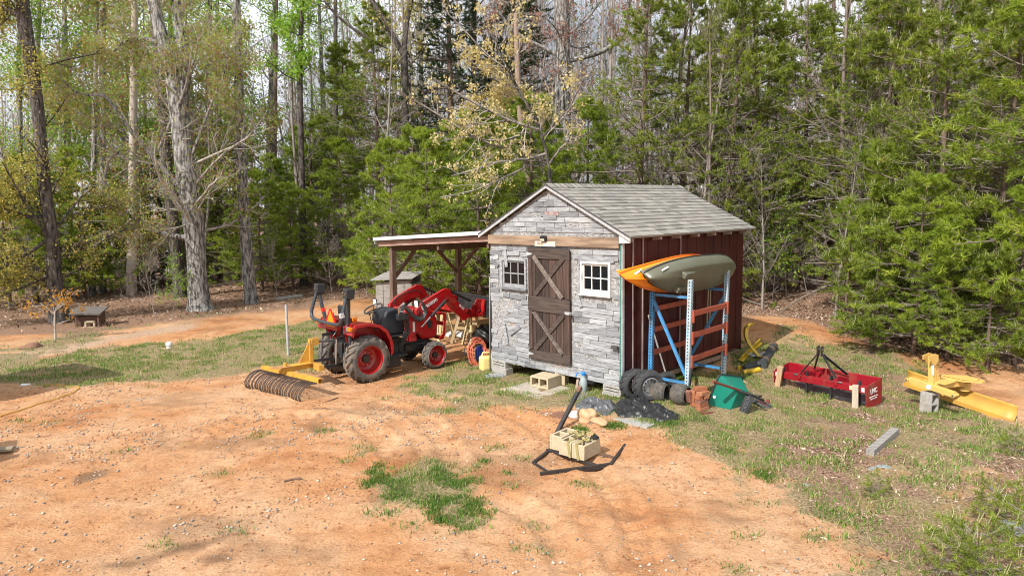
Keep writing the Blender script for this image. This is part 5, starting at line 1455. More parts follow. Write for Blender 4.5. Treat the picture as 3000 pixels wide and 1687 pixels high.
for i, l in enumerate(('tan hollow block at the left end of the sled load', 'tan hollow block in the middle of the sled load', 'tan block at the right end of the sled load with a plain side')):
    p = P1 + ex * (-.10 + .195 * i) + ey * (.20 + (.06 if i == 0 else 0)); block(l, (p.x, p.y, .158 + (.015 if i == 0 else 0)), (0, 0, yb + (.03 if i == 2 else 0)), CONCT, BG)
STRAP = mat('khaki_strap', (.36, .31, .13), (.27, .22, .09), .8, scale=30)
m_ = MB(); bc2 = P1 + ex * .20 + ey * .24
rr = random.Random(8)
for i in range(16):
    a = rr.uniform(0, 6.28); pts = []
    c = bc2 + ex * rr.uniform(-.10, .13) + ey * rr.uniform(-.05, .06)
    for j in range(5): pts.append((c.x + math.cos(a + j * .8) * .06, c.y + math.sin(a + j * .8) * .05, .262 + .035 * abs(math.sin(j * 1.3 + i)) + i * .003))
    for p0, p1 in zip(pts, pts[1:]): m_.bar(p0, p1, .028, .004, (rr.gauss(0, .5), rr.gauss(0, .5), 1))
for e in (.14, .27):
    f0 = P1 + ex * e + ey * .002; m_.bar((f0.x + ey.x * .2, f0.y + ey.y * .2, .262), (f0.x, f0.y, .260), .035, .004); m_.bar((f0.x - ey.x * .004, f0.y - ey.y * .004, .262), (f0.x + ex.x * .04 - ey.x * .006, f0.y + ex.y * .04 - ey.y * .006, .06), .004, .035, (ex.x, ex.y, 0))
o = m_.build('tie_strap', STRAP, None); tag(o, 'khaki tie strap bundled over the blocks on the sled', 'strap')
m_ = MB(); c = bc2 + ex * .14 + ey * .09
for i in range(7):
    a = i * .9; m_.tube([(c.x + .05 * math.cos(a), c.y + .05 * math.sin(a), .275), (c.x + .02 * math.cos(a + 2), c.y + .05 * math.sin(a + 1.5), .31), (c.x - .05 * math.cos(a), c.y - .05 * math.sin(a), .275)], .012, 6)
o = m_.build('black_strap_bundle', mat('black_web', (.03, .03, .03), None, .8), None, True); tag(o, 'black strap bundle on the back of the sled blocks', 'strap')

# ------------------------------------------------------------------ yellow plough parts and black pipe behind the rack
YO = mat('old_yellow', (.62, .42, .02), (.52, .33, .02), .45, scale=6, dirt=4, dirt_c=(.30, .22, .05))
Z9 = lambda x, y: (2130 + x / 5.121, 960 + y / 5.121)
def strip(pts, w, th, name, label, cat, mt):
    m_ = MB()
    for p0, p1 in zip(pts, pts[1:]):
        m_.bar(p0, p1, w, th)
    o = m_.build(name, mt, None, True, angle=60); return tag(o, label, cat)
a, b, d = at(*Z9(205, 545)), at(*Z9(490, 285)), None
c = (a + b) / 2; m_ = MB(); m_.bar(a + Vector((0, 0, .07)), b + Vector((0, 0, .10)), .10, .02, (0, -.6, .8)); m_.bar(a + Vector((0, 0, .12)), b + Vector((0, 0, .15)), .02, .08, (0, -.6, .8)); o = m_.build('plough_beam', YO, None, bevel=.004); tag(o, 'old yellow channel beam lying in the grass behind the rack', 'plough part')
base = at(*Z9(480, 470)); m_ = MB(); pts = []
for i in range(15):
    t = i / 14; q = at(*Z9(480, 470)) ; x = -.26 * math.sin(t * 2.3) * (1 if t < .75 else 1) ; pts.append(Vector((base.x + .0 - .22 * math.sin(t * PI * .78), base.y + .25 * t, base.z + .06 + .62 * t)))
pts[-1] += Vector((.09, 0, -.02)); pts[-2] += Vector((.035, 0, 0))
vs = []; fs = []
for i, p in enumerate(pts):
    w = .055
    for (dx, dy) in ((-w * .6, -w), (w * .6, -w * .6), (w * .6, w * .6), (-w * .6, w)): vs.append((p.x + dx, p.y + dy, p.z))
for i in range(len(pts) - 1):
    for j in range(4): fs.append((i * 4 + j, i * 4 + (j + 1) % 4, i * 4 + 4 + (j + 1) % 4, i * 4 + 4 + j))
fs += [(3, 2, 1, 0), tuple(len(vs) - 4 + j for j in range(4))]
m_.add(vs, fs); o = m_.build('plough_share', YO, None, True, angle=50); tag(o, 'curved yellow plough share standing up beside the pipe', 'plough part')
a, b = at(*Z9(525, 620)), at(*Z9(700, 335)); m_ = MB(); m_.tube([a + Vector((0, 0, .09)), b + Vector((0, 0, .09))], .085, 16); dr = thing('drain_pipe', 'thick black pipe with rusty bands lying in the grass behind the box blade', 'pipe', (0, 0, 0)); m_.build('barrel', mat('pipe_black', (.05, .056, .066), (.035, .04, .045), .6, scale=6, dirt=4, dirt_c=(.10, .085, .06)), dr, True)
for t in (.16, .72, .93):
    p = a.lerp(b, t) + Vector((0, 0, .09)); e = (b - a).normalized() * .03; m_ = MB(); m_.tube([p - e, p + e], .092, 16); m_.build('band', RUST, dr, True)
a, b = at(*Z9(255, 655)), at(*Z9(460, 600)); m_ = MB(); m_.tube([a + Vector((0, 0, .06)), b + Vector((0, 0, .08))], [.05, .065], 12); o = m_.build('hose_stub', mat('dark_hose', (.055, .06, .065), (.04, .04, .045), .8, scale=9), None, True); tag(o, 'short dark hose stub between the black pipe and yellow tube', 'hose')
a, b = at(*Z9(235, 705)), at(*Z9(480, 665)); m_ = MB(); m_.tube([a + Vector((0, 0, .045)), b + Vector((0, 0, .05))], .05, 12); o = m_.build('yellow_tube', YO, None, True); tag(o, 'short yellow tube lying nearest the wheelbarrow', 'tube')
a = at(*Z9(175, 640)); m_ = MB(); m_.lathe([(.035, 0), (.035, .09), (0, .09)], 12); o = m_.build('pipe_plug', YO, None, True); o.location = a; tag(o, 'tiny yellow cap left of the yellow tube', 'cap')
m_ = MB(); a = at(*Z9(430, 460)); rr = random.Random(4); pts = [(a.x + rr.gauss(0, .09), a.y + rr.gauss(0, .07), a.z + .05 + abs(rr.gauss(0, .04))) for _ in range(40)]; m_.tube(pts, .007, 5); o = m_.build('wire_bundle', mat('white_wire', (.6, .6, .58), (.4, .4, .4), .6), None, True); tag(o, 'tangle of pale wire by the yellow plough share', 'wire')

# ------------------------------------------------------------------ loose pieces on the grass and clay
OLDW = mat('old_grey_wood', (.34, .32, .30), (.19, .175, .16), .9, scale=5, stretch=(1, 6, 6), bmp=.5, detail=8)
def board(px0, py0, px1, py1, w, h, mt, label, name='old_board', cat='board', z=.0):
    a, b = at(px0, py0), at(px1, py1); m_ = MB(); m_.bar(a + Vector((0, 0, h / 2 + z)), b + Vector((0, 0, h / 2 + z + .01)), w, h); o = m_.build(name, mt, None, bevel=.004); return tag(o, label, cat)
board(2548, 1338, 2622, 1274, .10, .10, OLDW, 'short weathered grey board end lying on the right grass')
FOIL = mat('grey_plastic_scrap', (.16, .20, .20), (.34, .39, .40), .45, scale=12, dirt=12, dirt_c=(.10, .12, .08))
tarp('plastic_scrap', [(2535, 1362), (2570, 1350), (2600, 1358), (2635, 1372), (2620, 1378), (2580, 1368), (2550, 1376)], .004, FOIL, 'thin strip of pale plastic below the grey board end', 'plastic', 21, n=26)
tarp('plastic_scrap', [(2352, 1415), (2385, 1417), (2380, 1425), (2360, 1424)], .002, FOIL, 'tiny pale plastic scrap on the right grass edge', 'plastic', 23, n=14)
rock((2968, 1555), .13, mat('pale_lichen_rock', (.24, .25, .25), (.13, .135, .13), .95, scale=9, bmp=.6), 'pale grey rock behind the pine seedlings at lower right', (1.2, .8, .6), 12)
c = at(845, 1043); m_ = MB(); m_.tube([(0, 0, -.1), (-.01, 0, 1.14)], .029, 14); gp = tag(m_.build('steel_post', GALV, None, True), 'galvanised steel post standing alone on the lawn', 'post'); gp.location = c
c = at(496, 1023); m_ = MB(); m_.lathe([(.055, -.05), (.055, .09), (.07, .095), (.07, .15), (.06, .165), (0, .17)], 18); gp = tag(m_.build('vent_pipe', mat('white_pvc', (.75, .75, .74), None, .4), None, True), 'short white capped pipe sticking out of the lawn', 'pipe'); gp.location = c
board(812, 880, 884, 871, .16, .10, mat('pale_log', (.50, .48, .44), (.36, .34, .31), .9, scale=6), 'pale log lying at the woods edge behind the roll bar', 'log', 'log')
board(-60, 1333, 40, 1322, .12, .035, mat('yellow_plank', (.30, .25, .17), (.20, .165, .11), .9, scale=5, stretch=(1, 5, 5)), 'plank end at the left edge of the clay', z=.02)
for i, (p0, p1, l) in enumerate((((950, 1182), (990, 1166), 'short twig on the clay right of the rake'), ((920, 1197), (985, 1201), 'long thin twig on the clay below the rake'), ((832, 1412), (884, 1404), 'brown stick on the open clay left of the grass patch'), ((1355, 1093), (1390, 1088), 'brown stick near the tractor front wheel'))):
    a, b = at(*p0), at(*p1); o = rope('stick', [a + Vector((0, 0, .012)), a.lerp(b, .5) + Vector((0, .01, .016)), b + Vector((0, 0, .01))], .010 if i != 2 else .014, mat('twig_bark', (.17, .10, .065), (.11, .07, .05), .9), l, 'stick', 5)
cord = []
for x, y in ((-20, 1226), (0, 1223), (20, 1216), (50, 1208), (85, 1196), (120, 1185), (160, 1172), (205, 1157), (232, 1141), (228, 1137), (205, 1136), (185, 1133), (160, 1131), (120, 1132)):
    cord.append(at(x, y) + Vector((0, 0, .03)))
cc = []
for p0, p1 in zip(cord, cord[1:]):
    for k in range(4):
        q = p0.lerp(p1, k / 4); q.z = surf(q.x, q.y) + .016; cc.append(q)
rope('extension_cord', cc, .009, mat('cord_yellow', (.66, .40, .05), (.55, .30, .04), .5), 'yellow extension cord trailing across the clay at left', 'cord')
c = at(75, 1130); m_ = MB(); m_.box((0, 0, .02), (.14, .09, .015), (.2, .1, .4)); o = m_.build('paper_scrap', DECAL, None); o.location = c; tag(o, 'small white paper scrap in the shade at left', 'paper')
rock((90, 1020), .16, mat('brown_clod', (.26, .14, .09), (.18, .10, .07), .95), 'brown clod on the pale straw at far left', (1.3, .7, .5), 31)

# ------------------------------------------------------------------ under the lean-to
HX = lambda x, y: (1080 + x / 3.22, 650 + y / 3.22)
def inst(name, label, cat, c, rz=0): return thing(name, label, cat, c, rz)
# weathered cupboard behind the tractor
cp = atd(1170, 18.6); cb = thing('weathered_cupboard', 'weathered grey plank cupboard with tin lid behind the tractor', 'cupboard', (cp.x, cp.y, cp.z), rad(-12))
for x in range(5):
    m_ = MB(); m_.box((-.40 + x * .2, -.38, .60), (.185, .03, 1.16 + rnd.uniform(-.02, .02))); m_.build('front_plank', OLDW, cb)
m_ = MB(); m_.box((.50, .02, .58), (.03, .82, 1.12)); m_.box((-.50, .02, .58), (.03, .82, 1.12)); m_.box((0, .42, .6), (.96, .03, 1.2)); m_.build('side_panel', OLDW, cb)
m_ = MB(); m_.box((0, .0, .9), (.94, .74, .03)); m_.build('inner_shelf', DARK, cb)  # shelf coloured near black for the shade inside the cupboard
m_ = MB(); m_.box((.42, -.30, 1.24), (.12, .1, .12)); m_.box((.0, .4, 1.3), (.98, .05, .2)); m_.box((.2, -.36, 1.2), (.5, .05, .05)); m_.build('top_frame', OLDW, cb)
m_ = MB(); m_.box((-.02, .0, 1.32), (1.22, 1.06, .02), (.10, -.06, 0)); m_.build('tin_lid', OLDW, cb)
# timber bed edge
tb = thing('timber_edging', 'low timber edging of a raised bed inside the lean-to', 'timber edging', SHED_O, SHED_YAW)
TIMB = mat('treated_timber', (.42, .30, .15), (.30, .20, .10), .8, scale=4, stretch=(1, 1, 6))
for z in (.12, .27):
    m_ = MB(); m_.box((3.0, 6.7, z), (2.6, .05, .14)); m_.build('board', TIMB, tb)
m_ = MB(); m_.box((4.3, 5.2, .2), (.05, 2.9, .28)); m_.build('board', TIMB, tb)
# saw horses
def sawhorse(label, c, rz, mt, h=.72, L=.75):
    s = thing('sawhorse', label, 'sawhorse', c, rz, 'saw horses under the lean-to')
    m_ = MB(); m_.box((0, 0, h - .03), (L, .09, .045)); m_.build('top_bar', mt, s, bevel=.004)
    for sx in (1, -1):
        for sy in (1, -1):
            m_ = MB(); m_.bar((sx * (L / 2 - .08), sy * .03, h - .05), (sx * (L / 2 + .02), sy * .24, 0), .07, .03, (1, 0, 0)); m_.build('leg', mt, s)
        m_ = MB(); m_.box((sx * (L / 2 - .03), 0, h * .45), (.025, .3, .06)); m_.build('brace', mt, s)
HORSE = mat('cream_horse', (.62, .52, .29), (.48, .38, .20), .75, scale=7)
c = at(*HX(1010, 1160), None); sawhorse('cream wooden sawhorse nearest the left shed wall', (c.x + .15, c.y, c.z), rad(28), HORSE, .80)
c = at(*HX(925, 1145), None); sawhorse('tan wooden sawhorse farther left under the bucket', (c.x, c.y + .3, c.z), rad(70), mat('tan_horse', (.42, .32, .18), (.30, .22, .12), .8, scale=7), .82)
c = at(*HX(690, 1180), None); sawhorse('pale wooden sawhorse seen behind the grille guard', (c.x - .1, c.y + .4, c.z), rad(60), HORSE, .95, .6)
# bags, hose, jug
q = shp(.9, 3.5); tarp_c = at(*HX(1090, 1185))
for i, (dx, dy, r, l) in enumerate(((0, .1, .26, 'black rubbish bag by the left shed wall'), (.28, .35, .2, 'smaller black bag behind the first bag'))):
    bm = bmesh.new(); bmesh.ops.create_icosphere(bm, subdivisions=4, radius=1); rr = random.Random(i)
    for v in bm.verts:
        n_ = .16 * math.sin(v.co.x * 5 + i) * math.sin(v.co.y * 4) + .10 * math.sin(v.co.z * 9 + v.co.x * 6) + .05 * math.sin(v.co.x * 19 + v.co.z * 7) * math.sin(v.co.y * 15)
        v.co *= r * (1 + n_); v.co.z *= 1.05
    me_ = bpy.data.meshes.new('rubbish_bag'); bm.to_mesh(me_); bm.free(); o = link_mesh('rubbish_bag', me_, TARPB, None, True); o.location = (tarp_c.x + dx, tarp_c.y + dy, tarp_c.z + r * .9); tag(o, l, 'bag')
HOSE = mat('coral_hose', (.58, .16, .085), (.48, .12, .07), .5, scale=9)
c = at(*HX(1030, 1352)); hc = Vector((c.x, c.y, c.z + .27)); m_ = MB()
ax = Vector((.35, -.9, .25)).normalized(); e1 = Vector((.93, .36, 0)).normalized(); e2 = ax.cross(e1).normalized(); pts = []
for i in range(260):
    a = i * .22; r = .20 + .035 * math.sin(i * .31) + .02 * math.sin(i * .11); p = hc + e1 * (r * .86 * math.cos(a)) + e2 * (r * 1.25 * math.sin(a)) + ax * (.05 * math.sin(i * .047)); pts.append(p)
m_.tube(pts, .0115, 6); o = m_.build('garden_hose', HOSE, None, True); tag(o, 'coil of coral orange hose hung beside the left shed corner', 'hose')
m_ = MB(); pts = [hc + e1 * (.31 * math.cos(k * .3)) + e2 * (.34 * math.sin(k * .3)) + ax * .09 for k in range(21)]; m_.tube(pts, .010, 6, closed=True); o = m_.build('black_hose', BLK, None, True); tag(o, 'thin black hose loop round the orange hose', 'hose')
m_ = MB(); m_.lathe([(0, 0), (.10, 0), (.115, .03), (.115, .24), (.08, .28), (.03, .29), (.03, .32), (0, .32)], 20); o = m_.build('blue_jug', mat('blue_plastic', (.02, .05, .35), None, .35), None, True); o.location = at(*HX(1045, 1340)) + Vector((.02, .12, .05)); tag(o, 'dark blue plastic jug behind the hose coil', 'jug')
cj = at(*HX(1115, 1400)); jc = thing('fuel_can', 'faded yellow plastic can at the left shed corner', 'can', cj, rad(20))
YJ = mat('faded_yellow_plastic', (.72, .58, .20), (.70, .60, .30), .45, scale=5)
m_ = MB(); m_.box((0, 0, .15), (.29, .22, .30)); m_.build('body', YJ, jc, bevel=.06, seg=3)
m_ = MB(); m_.tube([(-.10, 0, .29), (-.08, 0, .36), (.06, 0, .36), (.10, 0, .29)], .02, 8); m_.build('handle', YJ, jc, True)
m_ = MB(); m_.lathe([(.03, .29), (.03, .34), (0, .345)], 12, Matrix.Translation((.12, 0, 0))); m_.build('cap', YJ, jc, True)
rock(HX(775, 1083), .15, WHR, 'white stone by the timber edging under the lean-to', (1.2, .8, .6), 41)
rock(HX(830, 1078), .20, WHR, 'larger white stone right of the other under the lean-to', (1.4, .8, .5), 42)
rock(HX(920, 1085), .14, TANR, 'tan stone under the loader bucket', (1.3, .8, .5), 43)

# ------------------------------------------------------------------ far left: dog house
dc = at(262, 957); dh = thing('dog_house', 'small brown dog house with sagging grey roof at the woods edge', 'dog house', dc, rad(12)); dh.scale = (.78, .78, .82)
DW = mat('dog_house_wood', (.15, .085, .055), (.09, .055, .04), .9, scale=6, stretch=(1, 1, 5))
m_ = MB(); m_.box((0, .25, .21), (.72, .5, .44)); m_.build('body', DW, dh)
m_ = MB(); m_.box((-.06, -.012, .40), (.56, .02, .08)); m_.build('painted_slot', DARK, dh)  # solid near-black strip paints the shade of a slot
m_ = MB(); m_.box((-.05, .2, .52), (.98, .86, .05), (.16, .04, 0)); m_.build('roof', mat('mossy_roof', (.17, .15, .135), (.08, .07, .065), .95, scale=7, stretch=(1, 4, 1)), dh)
for x in (-.36, .34):
    m_ = MB(); m_.box((x, -.12, .22), (.05, .05, .46)); m_.build('post', DW, dh)
m_ = MB()
for (cx, cz, w, h) in ((-.1, .0, .05, .2), (.17, .0, .05, .2), (.035, .18, .32, .04), (.035, .0, .32, .03)): m_.box((cx + .05, -.15, cz + (.10 if h == .2 else 0) + .01), (w, .12, h))
m_.build('entrance_frame', CONCT, dh)

# ------------------------------------------------------------------ added out of view on the left: stand-ins that cast shade on the yard
bt = thing('shade_trailer', 'white box trailer shape added outside the picture to cast shade on the lawn', 'trailer', (-10.15, 9.2, 0), rad(59))
m_ = MB(); m_.box((1.07, 1.0, 1.42), (2.15, 1.9, 1.95)); m_.build('body', WHITE, bt, bevel=.18, seg=4)
for x in (.7, 1.4):
    for y in (.0, 2.0): w_ = thing('wheel', None, None); w_.parent = bt; w_.location = (x, y, .31); tyre(w_, (0, 0, 0), .30, .2, .17, 14, .008, RUBD)
m_ = MB(); m_.bar((2.1, 1, .42), (2.7, 1, .42), .1, .1); m_.build('tow_bar', BLK, bt)
ls = thing('shade_lumber', 'lumber stack shape added outside the picture to cast shade on the yard', 'lumber', (-7.9, 7.2, 0), rad(35))
for i in range(9):
    for j in range(4):
        m_ = MB(); m_.box((.1 + rnd.uniform(-.05, .05), .12 + j * .2, .1 + i * .10), (1.75, .19, .09)); m_.build('plank', TIMB, ls)
# ------------------------------------------------------------------ trees
def nrm(a): return a / (np.linalg.norm(a, axis=-1, keepdims=True) + 1e-9)

def grow(S, D, L, r0, r1, n, wig, up, rs):
    B = len(S); P = np.zeros((B, n, 3)); P[:, 0] = S; d = nrm(D)
    for i in range(1, n):
        P[:, i] = P[:, i - 1] + d * (L / (n - 1))[:, None]
        d = d + rs.normal(0, wig, (B, 3)); d[:, 2] += up; d = nrm(d)
    t = np.linspace(0, 1, n)[None]
    return P, r0[:, None] * (1 - t) + r1[:, None] * t

def kids(P, R, per, t0, t1, ang, lf, rs, asp=.3, flat=0.0):
    """starts, directions, lengths and radii of 'per' side shoots on every branch"""
    B, n, _ = P.shape
    t = rs.uniform(t0, t1, (B, per)); x = t * (n - 1); i = np.clip(x.astype(int), 0, n - 2); f = (x - i)[..., None]
    b = np.arange(B)[:, None]
    S = P[b, i] * (1 - f) + P[b, i + 1] * f
    T = nrm(P[b, i + 1] - P[b, i])
    q = rs.normal(0, 1, (B, per, 3)); q[..., 2] *= (1 - flat); q = nrm(q - T * (q * T).sum(-1, keepdims=True))
    a = rs.normal(ang, asp * ang, (B, per))[..., None]
    D = T * np.cos(a) + q * np.sin(a)
    L = np.linalg.norm(P[:, -1] - P[:, 0], axis=-1)[:, None] * lf * (1 - .55 * t) * rs.uniform(.6, 1.3, (B, per))
    r = (R[b, i] * (1 - f[..., 0]) + R[b, i + 1] * f[..., 0]) * .62
    return S.reshape(-1, 3), D.reshape(-1, 3), L.ravel(), r.ravel()

def tubes_np(P, R, k):
    B, n, _ = P.shape
    T = np.gradient(P, axis=1); T = nrm(T)
    ref = np.where(np.abs(T[:, :1, 2:3]) < .85, np.array([0, 0, 1.0]), np.array([1.0, 0, 0]))
    U = nrm(np.cross(T, np.broadcast_to(ref, T.shape))); W = np.cross(T, U)
    a = np.arange(k) * 2 * PI / k
    V = P[:, :, None] + (U[:, :, None] * np.cos(a)[:, None] + W[:, :, None] * np.sin(a)[:, None]) * R[:, :, None, None]
    idx = np.arange(B * n * k).reshape(B, n, k)
    q = np.stack([idx[:, :-1], np.roll(idx, -1, 2)[:, :-1], np.roll(idx, -1, 2)[:, 1:], idx[:, 1:]], -1)
    return V.reshape(-1, 3), q.reshape(-1, 4)

def join(parts):
    V = []; Q = []; o = 0
    for v, q in parts:
        V.append(v); Q.append(q + o); o += len(v)
    return np.concatenate(V), np.concatenate(Q)

def needles(P, D, K, L, w, rs, spread=.75):
    n = len(P)
    B = np.repeat(P, K, 0); A = np.repeat(nrm(D), K, 0)
    q = rs.normal(0, 1, (n * K, 3)); d = nrm(A * rs.uniform(.15, 1.0, (n * K, 1)) + nrm(q) * spread)
    l = L * rs.uniform(.65, 1.25, n * K)[:, None]
    s = nrm(np.cross(d, rs.normal(0, 1, (n * K, 3)))) * w / 2
    B = B + A * rs.uniform(-.03, .03, (n * K, 1))
    V = np.stack([B - s, B + s, B + d * l], 1).reshape(-1, 3)
    return V, np.arange(len(V)).reshape(-1, 3)

def cards(P, size, rs, asp=.6, droop=0.0):
    n = len(P); d = rs.normal(0, 1, (n, 3)); d[:, 2] -= droop; d = nrm(d)
    e = nrm(np.cross(d, rs.normal(0, 1, (n, 3))))
    s = size * rs.uniform(.6, 1.35, n)[:, None]
    V = np.stack([P, P + d * s * .5 + e * s * asp * .5, P + d * s, P + d * s * .5 - e * s * asp * .5], 1).reshape(-1, 3)
    return V, np.arange(len(V)).reshape(-1, 4)

def barkmat(name, c, c2, vs=7, lo=.36, hi=.62):
    return mat(name, c, c2, .95, scale=vs, stretch=(1, 1, .24), bmp=.9, detail=7, lo=lo, hi=hi, bdist=.05)
BARK_G = barkmat('grey_bark', (.36, .345, .33), (.075, .07, .065), 15, .42, .58)
BARK_D = barkmat('dark_bark', (.125, .105, .092), (.028, .024, .022), 15, .40, .60)
BARK_B = barkmat('pine_bark', (.19, .13, .10), (.085, .058, .047))
BARK_R = barkmat('pink_bark', (.40, .30, .25), (.25, .17, .14))
BARK_W = barkmat('bare_dead_wood', (.52, .46, .41), (.36, .30, .26), 5)
PALE_T = mat('pale_twig_bark', (.46, .42, .38), (.24, .21, .19), .95, scale=4)
PTWIG = mat('pine_twig', (.27, .23, .20), (.15, .12, .10), .95, scale=4)
BARK_T = mat('twig_grey', (.33, .29, .265), (.19, .16, .145), .95, scale=3)
NEED = leafmat('pine_needle', [(0, (.26, .15, .06)), (.035, (.20, .13, .04)), (.05, (.075, .115, .012)), (.3, (.18, .255, .025)), (.65, (.28, .375, .045)), (.9, (.40, .47, .075)), (1, (.48, .43, .13))], .45, .5, .9, [(.3, (.62, .68, .65)), (.5, (1, 1, 1)), (.7, (1.25, 1.15, .95))])
NEED_D = leafmat('cedar_scale', [(0, (.012, .030, .008)), (.5, (.025, .058, .012)), (1, (.055, .095, .018))], .25)
NEED_L = leafmat('pine_needle_light', [(0, (.15, .235, .02)), (.5, (.30, .41, .045)), (1, (.44, .50, .085))], .45, .5, .9, [(.3, (.62, .7, .62)), (.5, (1, 1, 1)), (.7, (1.25, 1.15, .95))])
CANDLE = leafmat('pine_candle', [(0, (.38, .40, .19)), (1, (.55, .54, .32))], .2)
LEAF_G = leafmat('spring_leaf', [(0, (.14, .30, .025)), (.5, (.26, .46, .04)), (1, (.42, .54, .09))], .5)
LEAF_Y = leafmat('yellow_bud_leaf', [(0, (.25, .22, .04)), (.5, (.40, .36, .075)), (1, (.52, .45, .13))], .4)
LEAF_C = leafmat('cream_bud_leaf', [(0, (.48, .38, .13)), (.5, (.62, .51, .22)), (1, (.70, .60, .32))], .4)
LEAF_R = leafmat('rusty_bud_leaf', [(0, (.30, .13, .08)), (.2, (.40, .24, .12)), (.4, (.38, .34, .10)), (.65, (.27, .38, .06)), (1, (.38, .48, .10))], .5)
LEAF_P = leafmat('red_bud', [(0, (.28, .08, .06)), (.6, (.36, .17, .12)), (1, (.30, .22, .12))], .35)
LEAF_O = leafmat('orange_leaf', [(0, (.50, .22, .02)), (1, (.66, .36, .05))], .4)

PROTO = {}
def tree_root(name, label, cat='tree', group=None, loc=(0, 0, 0), rz=0):
    return thing(name, label, cat, loc, rz, group)

# ---- pines
def pine_proto(key, h, clear, maxb, seed, K=18, L=.10, w=.014, sub=9, whorl=.31, need=NEED, candle=0, tuft=4, droop=0.0, r=None, lean=.012, vigor=1.0):
    rs = np.random.RandomState(seed)
    r = r or .011 * h + .01
    T, TR = grow(np.zeros((1, 3)), np.array([[0, 0, 1.0]]), np.array([h]), np.array([r]), np.array([r * .12]), 14, lean, .08, rs)
    parts = [tubes_np(T, TR, 8)]
    zs = np.arange(clear, h - .15, whorl); zs = zs + rs.uniform(-.1, .1, len(zs))
    S = []; D = []; LL = []; RR = []
    for z in zs:
        u = (z - clear) / (h - clear)
        for k in range(rs.randint(4, 7)):
            a = rs.uniform(0, 2 * PI); el = rs.uniform(-.12, .22) + .5 * u ** 3 - droop
            x = z / h * 13; i = min(int(x), 12); f = x - i
            S.append(T[0, i] * (1 - f) + T[0, i + 1] * f)
            D.append((math.cos(a) * math.cos(el), math.sin(a) * math.cos(el), math.sin(el)))
            LL.append(maxb * (1 - u ** 1.5) * rs.uniform(.45, 1.1) + .22); RR.append(r * (1 - z / h) * .34 + .006)
    S = np.array(S); D = np.array(D); LL = np.array(LL); RR = np.array(RR)
    P1, R1 = grow(S, D, LL, RR, RR * .3, 6, .10, .03, rs); bp_ = [tubes_np(P1, R1, 5)]
    u_ = (S[:, 2] - clear) / (h - clear); live = rs.rand(len(S)) < np.clip(.62 + .5 * u_, 0, .97) * vigor
    PD, RD = P1[~live], R1[~live]
    if len(PD):
        s4 = kids(PD, RD, 6, .2, 1, .8, .4, rs); P4, R4 = grow(s4[0], s4[1], s4[2], s4[3] * .7, s4[3] * .25 + .002, 5, .2, 0, rs); bp_.append(tubes_np(P4, R4, 3))
        s5 = kids(P4, R4, 4, .2, 1, .8, .5, rs); P5, R5 = grow(s5[0], s5[1], s5[2], s5[3] * .7, s5[3] * .3 + .002, 4, .2, 0, rs); bp_.append(tubes_np(P5, R5, 3))
    P1, R1 = P1[live], R1[live]
    s2 = kids(P1, R1, sub, .22, .98, .8, .36, rs, flat=.75); P2, R2 = grow(s2[0], s2[1], s2[2] + .10, s2[3], s2[3] * .4, 4, .14, .07, rs); bp_.append(tubes_np(P2, R2, 3))
    # dead lower twigs
    s3 = kids(P1, R1, 3, .05, .5, .9, .28, rs); P3, R3 = grow(s3[0], s3[1], s3[2], s3[3] * .6, s3[3] * .2, 4, .2, 0, rs); bp_.append(tubes_np(P3, R3, 3))
    tp = []; td = []
    for k in range(tuft):
        t = .35 + .65 * (k + rs.rand(len(P2))) / tuft; x = np.clip(t * 3, 0, 2.999); i = x.astype(int); f = (x - i)[:, None]; b = np.arange(len(P2))
        tp.append(P2[b, i] * (1 - f) + P2[b, i + 1] * f); td.append(P2[b, i + 1] - P2[b, i])
    for k in (3, 4): tp.append(P1[:, k] * .5 + P1[:, k + 1] * .5); td.append(P1[:, k + 1] - P1[:, k])
    tp.append(T[0, 11:]); td.append(np.tile([[0, 0, 1.0]], (3, 1)))
    tp = np.concatenate(tp); td = np.concatenate(td)
    V, F = needles(tp, td, K, L, w, rs)
    tv, tq = join(parts)
    tm = np_mesh('trunk', tv, tq); tm.materials.append(BARK_B); tm.polygons.foreach_set('use_smooth', np.ones(len(tm.polygons), bool))
    bv, bq = join(bp_); km = np_mesh('branches', bv, bq); km.materials.append(PTWIG)
    cm = np_mesh('crown', V, F); cm.materials.append(need)
    if candle:
        tips = P2[:, -1]; pick = rs.rand(len(tips)) < candle * np.clip((tips[:, 2] / h) * 1.2, .15, 1)
        tips = tips[pick]; tips = np.repeat(tips, 2, 0) + rs.normal(0, .02, (len(tips) * 2, 3))
        dd = np.tile([[0, 0, 1.0]], (len(tips), 1)) + rs.normal(0, .22, (len(tips), 3))
        PC, RC = grow(tips, dd, rs.uniform(.07, .17, len(tips)), np.full(len(tips), .006), np.full(len(tips), .003), 3, .08, .05, rs)
        v, q = tubes_np(PC, RC, 3); q = np.concatenate([q[:, [0, 1, 2]], q[:, [0, 2, 3]]]); nf = len(F)
        V2, F2 = join([(V, F), (v, q)]); cm = np_mesh('crown', V2, F2); cm.materials.append(need); cm.materials.append(CANDLE)
        mi = np.zeros(len(F2), np.int32); mi[nf:] = 1; cm.polygons.foreach_set('material_index', mi)
    PROTO[key] = (tm, cm, km, h)

def put_tree(key, p, label, name='pine_tree', group=None, rz=0.0, s=1.0, sx=1.0, cat='tree', tilt=(0, 0)):
    tm, cm, km, h = PROTO[key]
    t = tree_root(name, label, cat, group, (p[0], p[1], p[2] - .05)); t.rotation_euler = (tilt[0], tilt[1], rz); t.scale = (s * sx, s * sx, s)
    for nm, me_ in (('trunk', tm), ('branches', km), ('crown', cm)):
        if me_ is not None:
            o = bpy.data.objects.new(nm, me_); COL.objects.link(o); o.parent = t
    return t

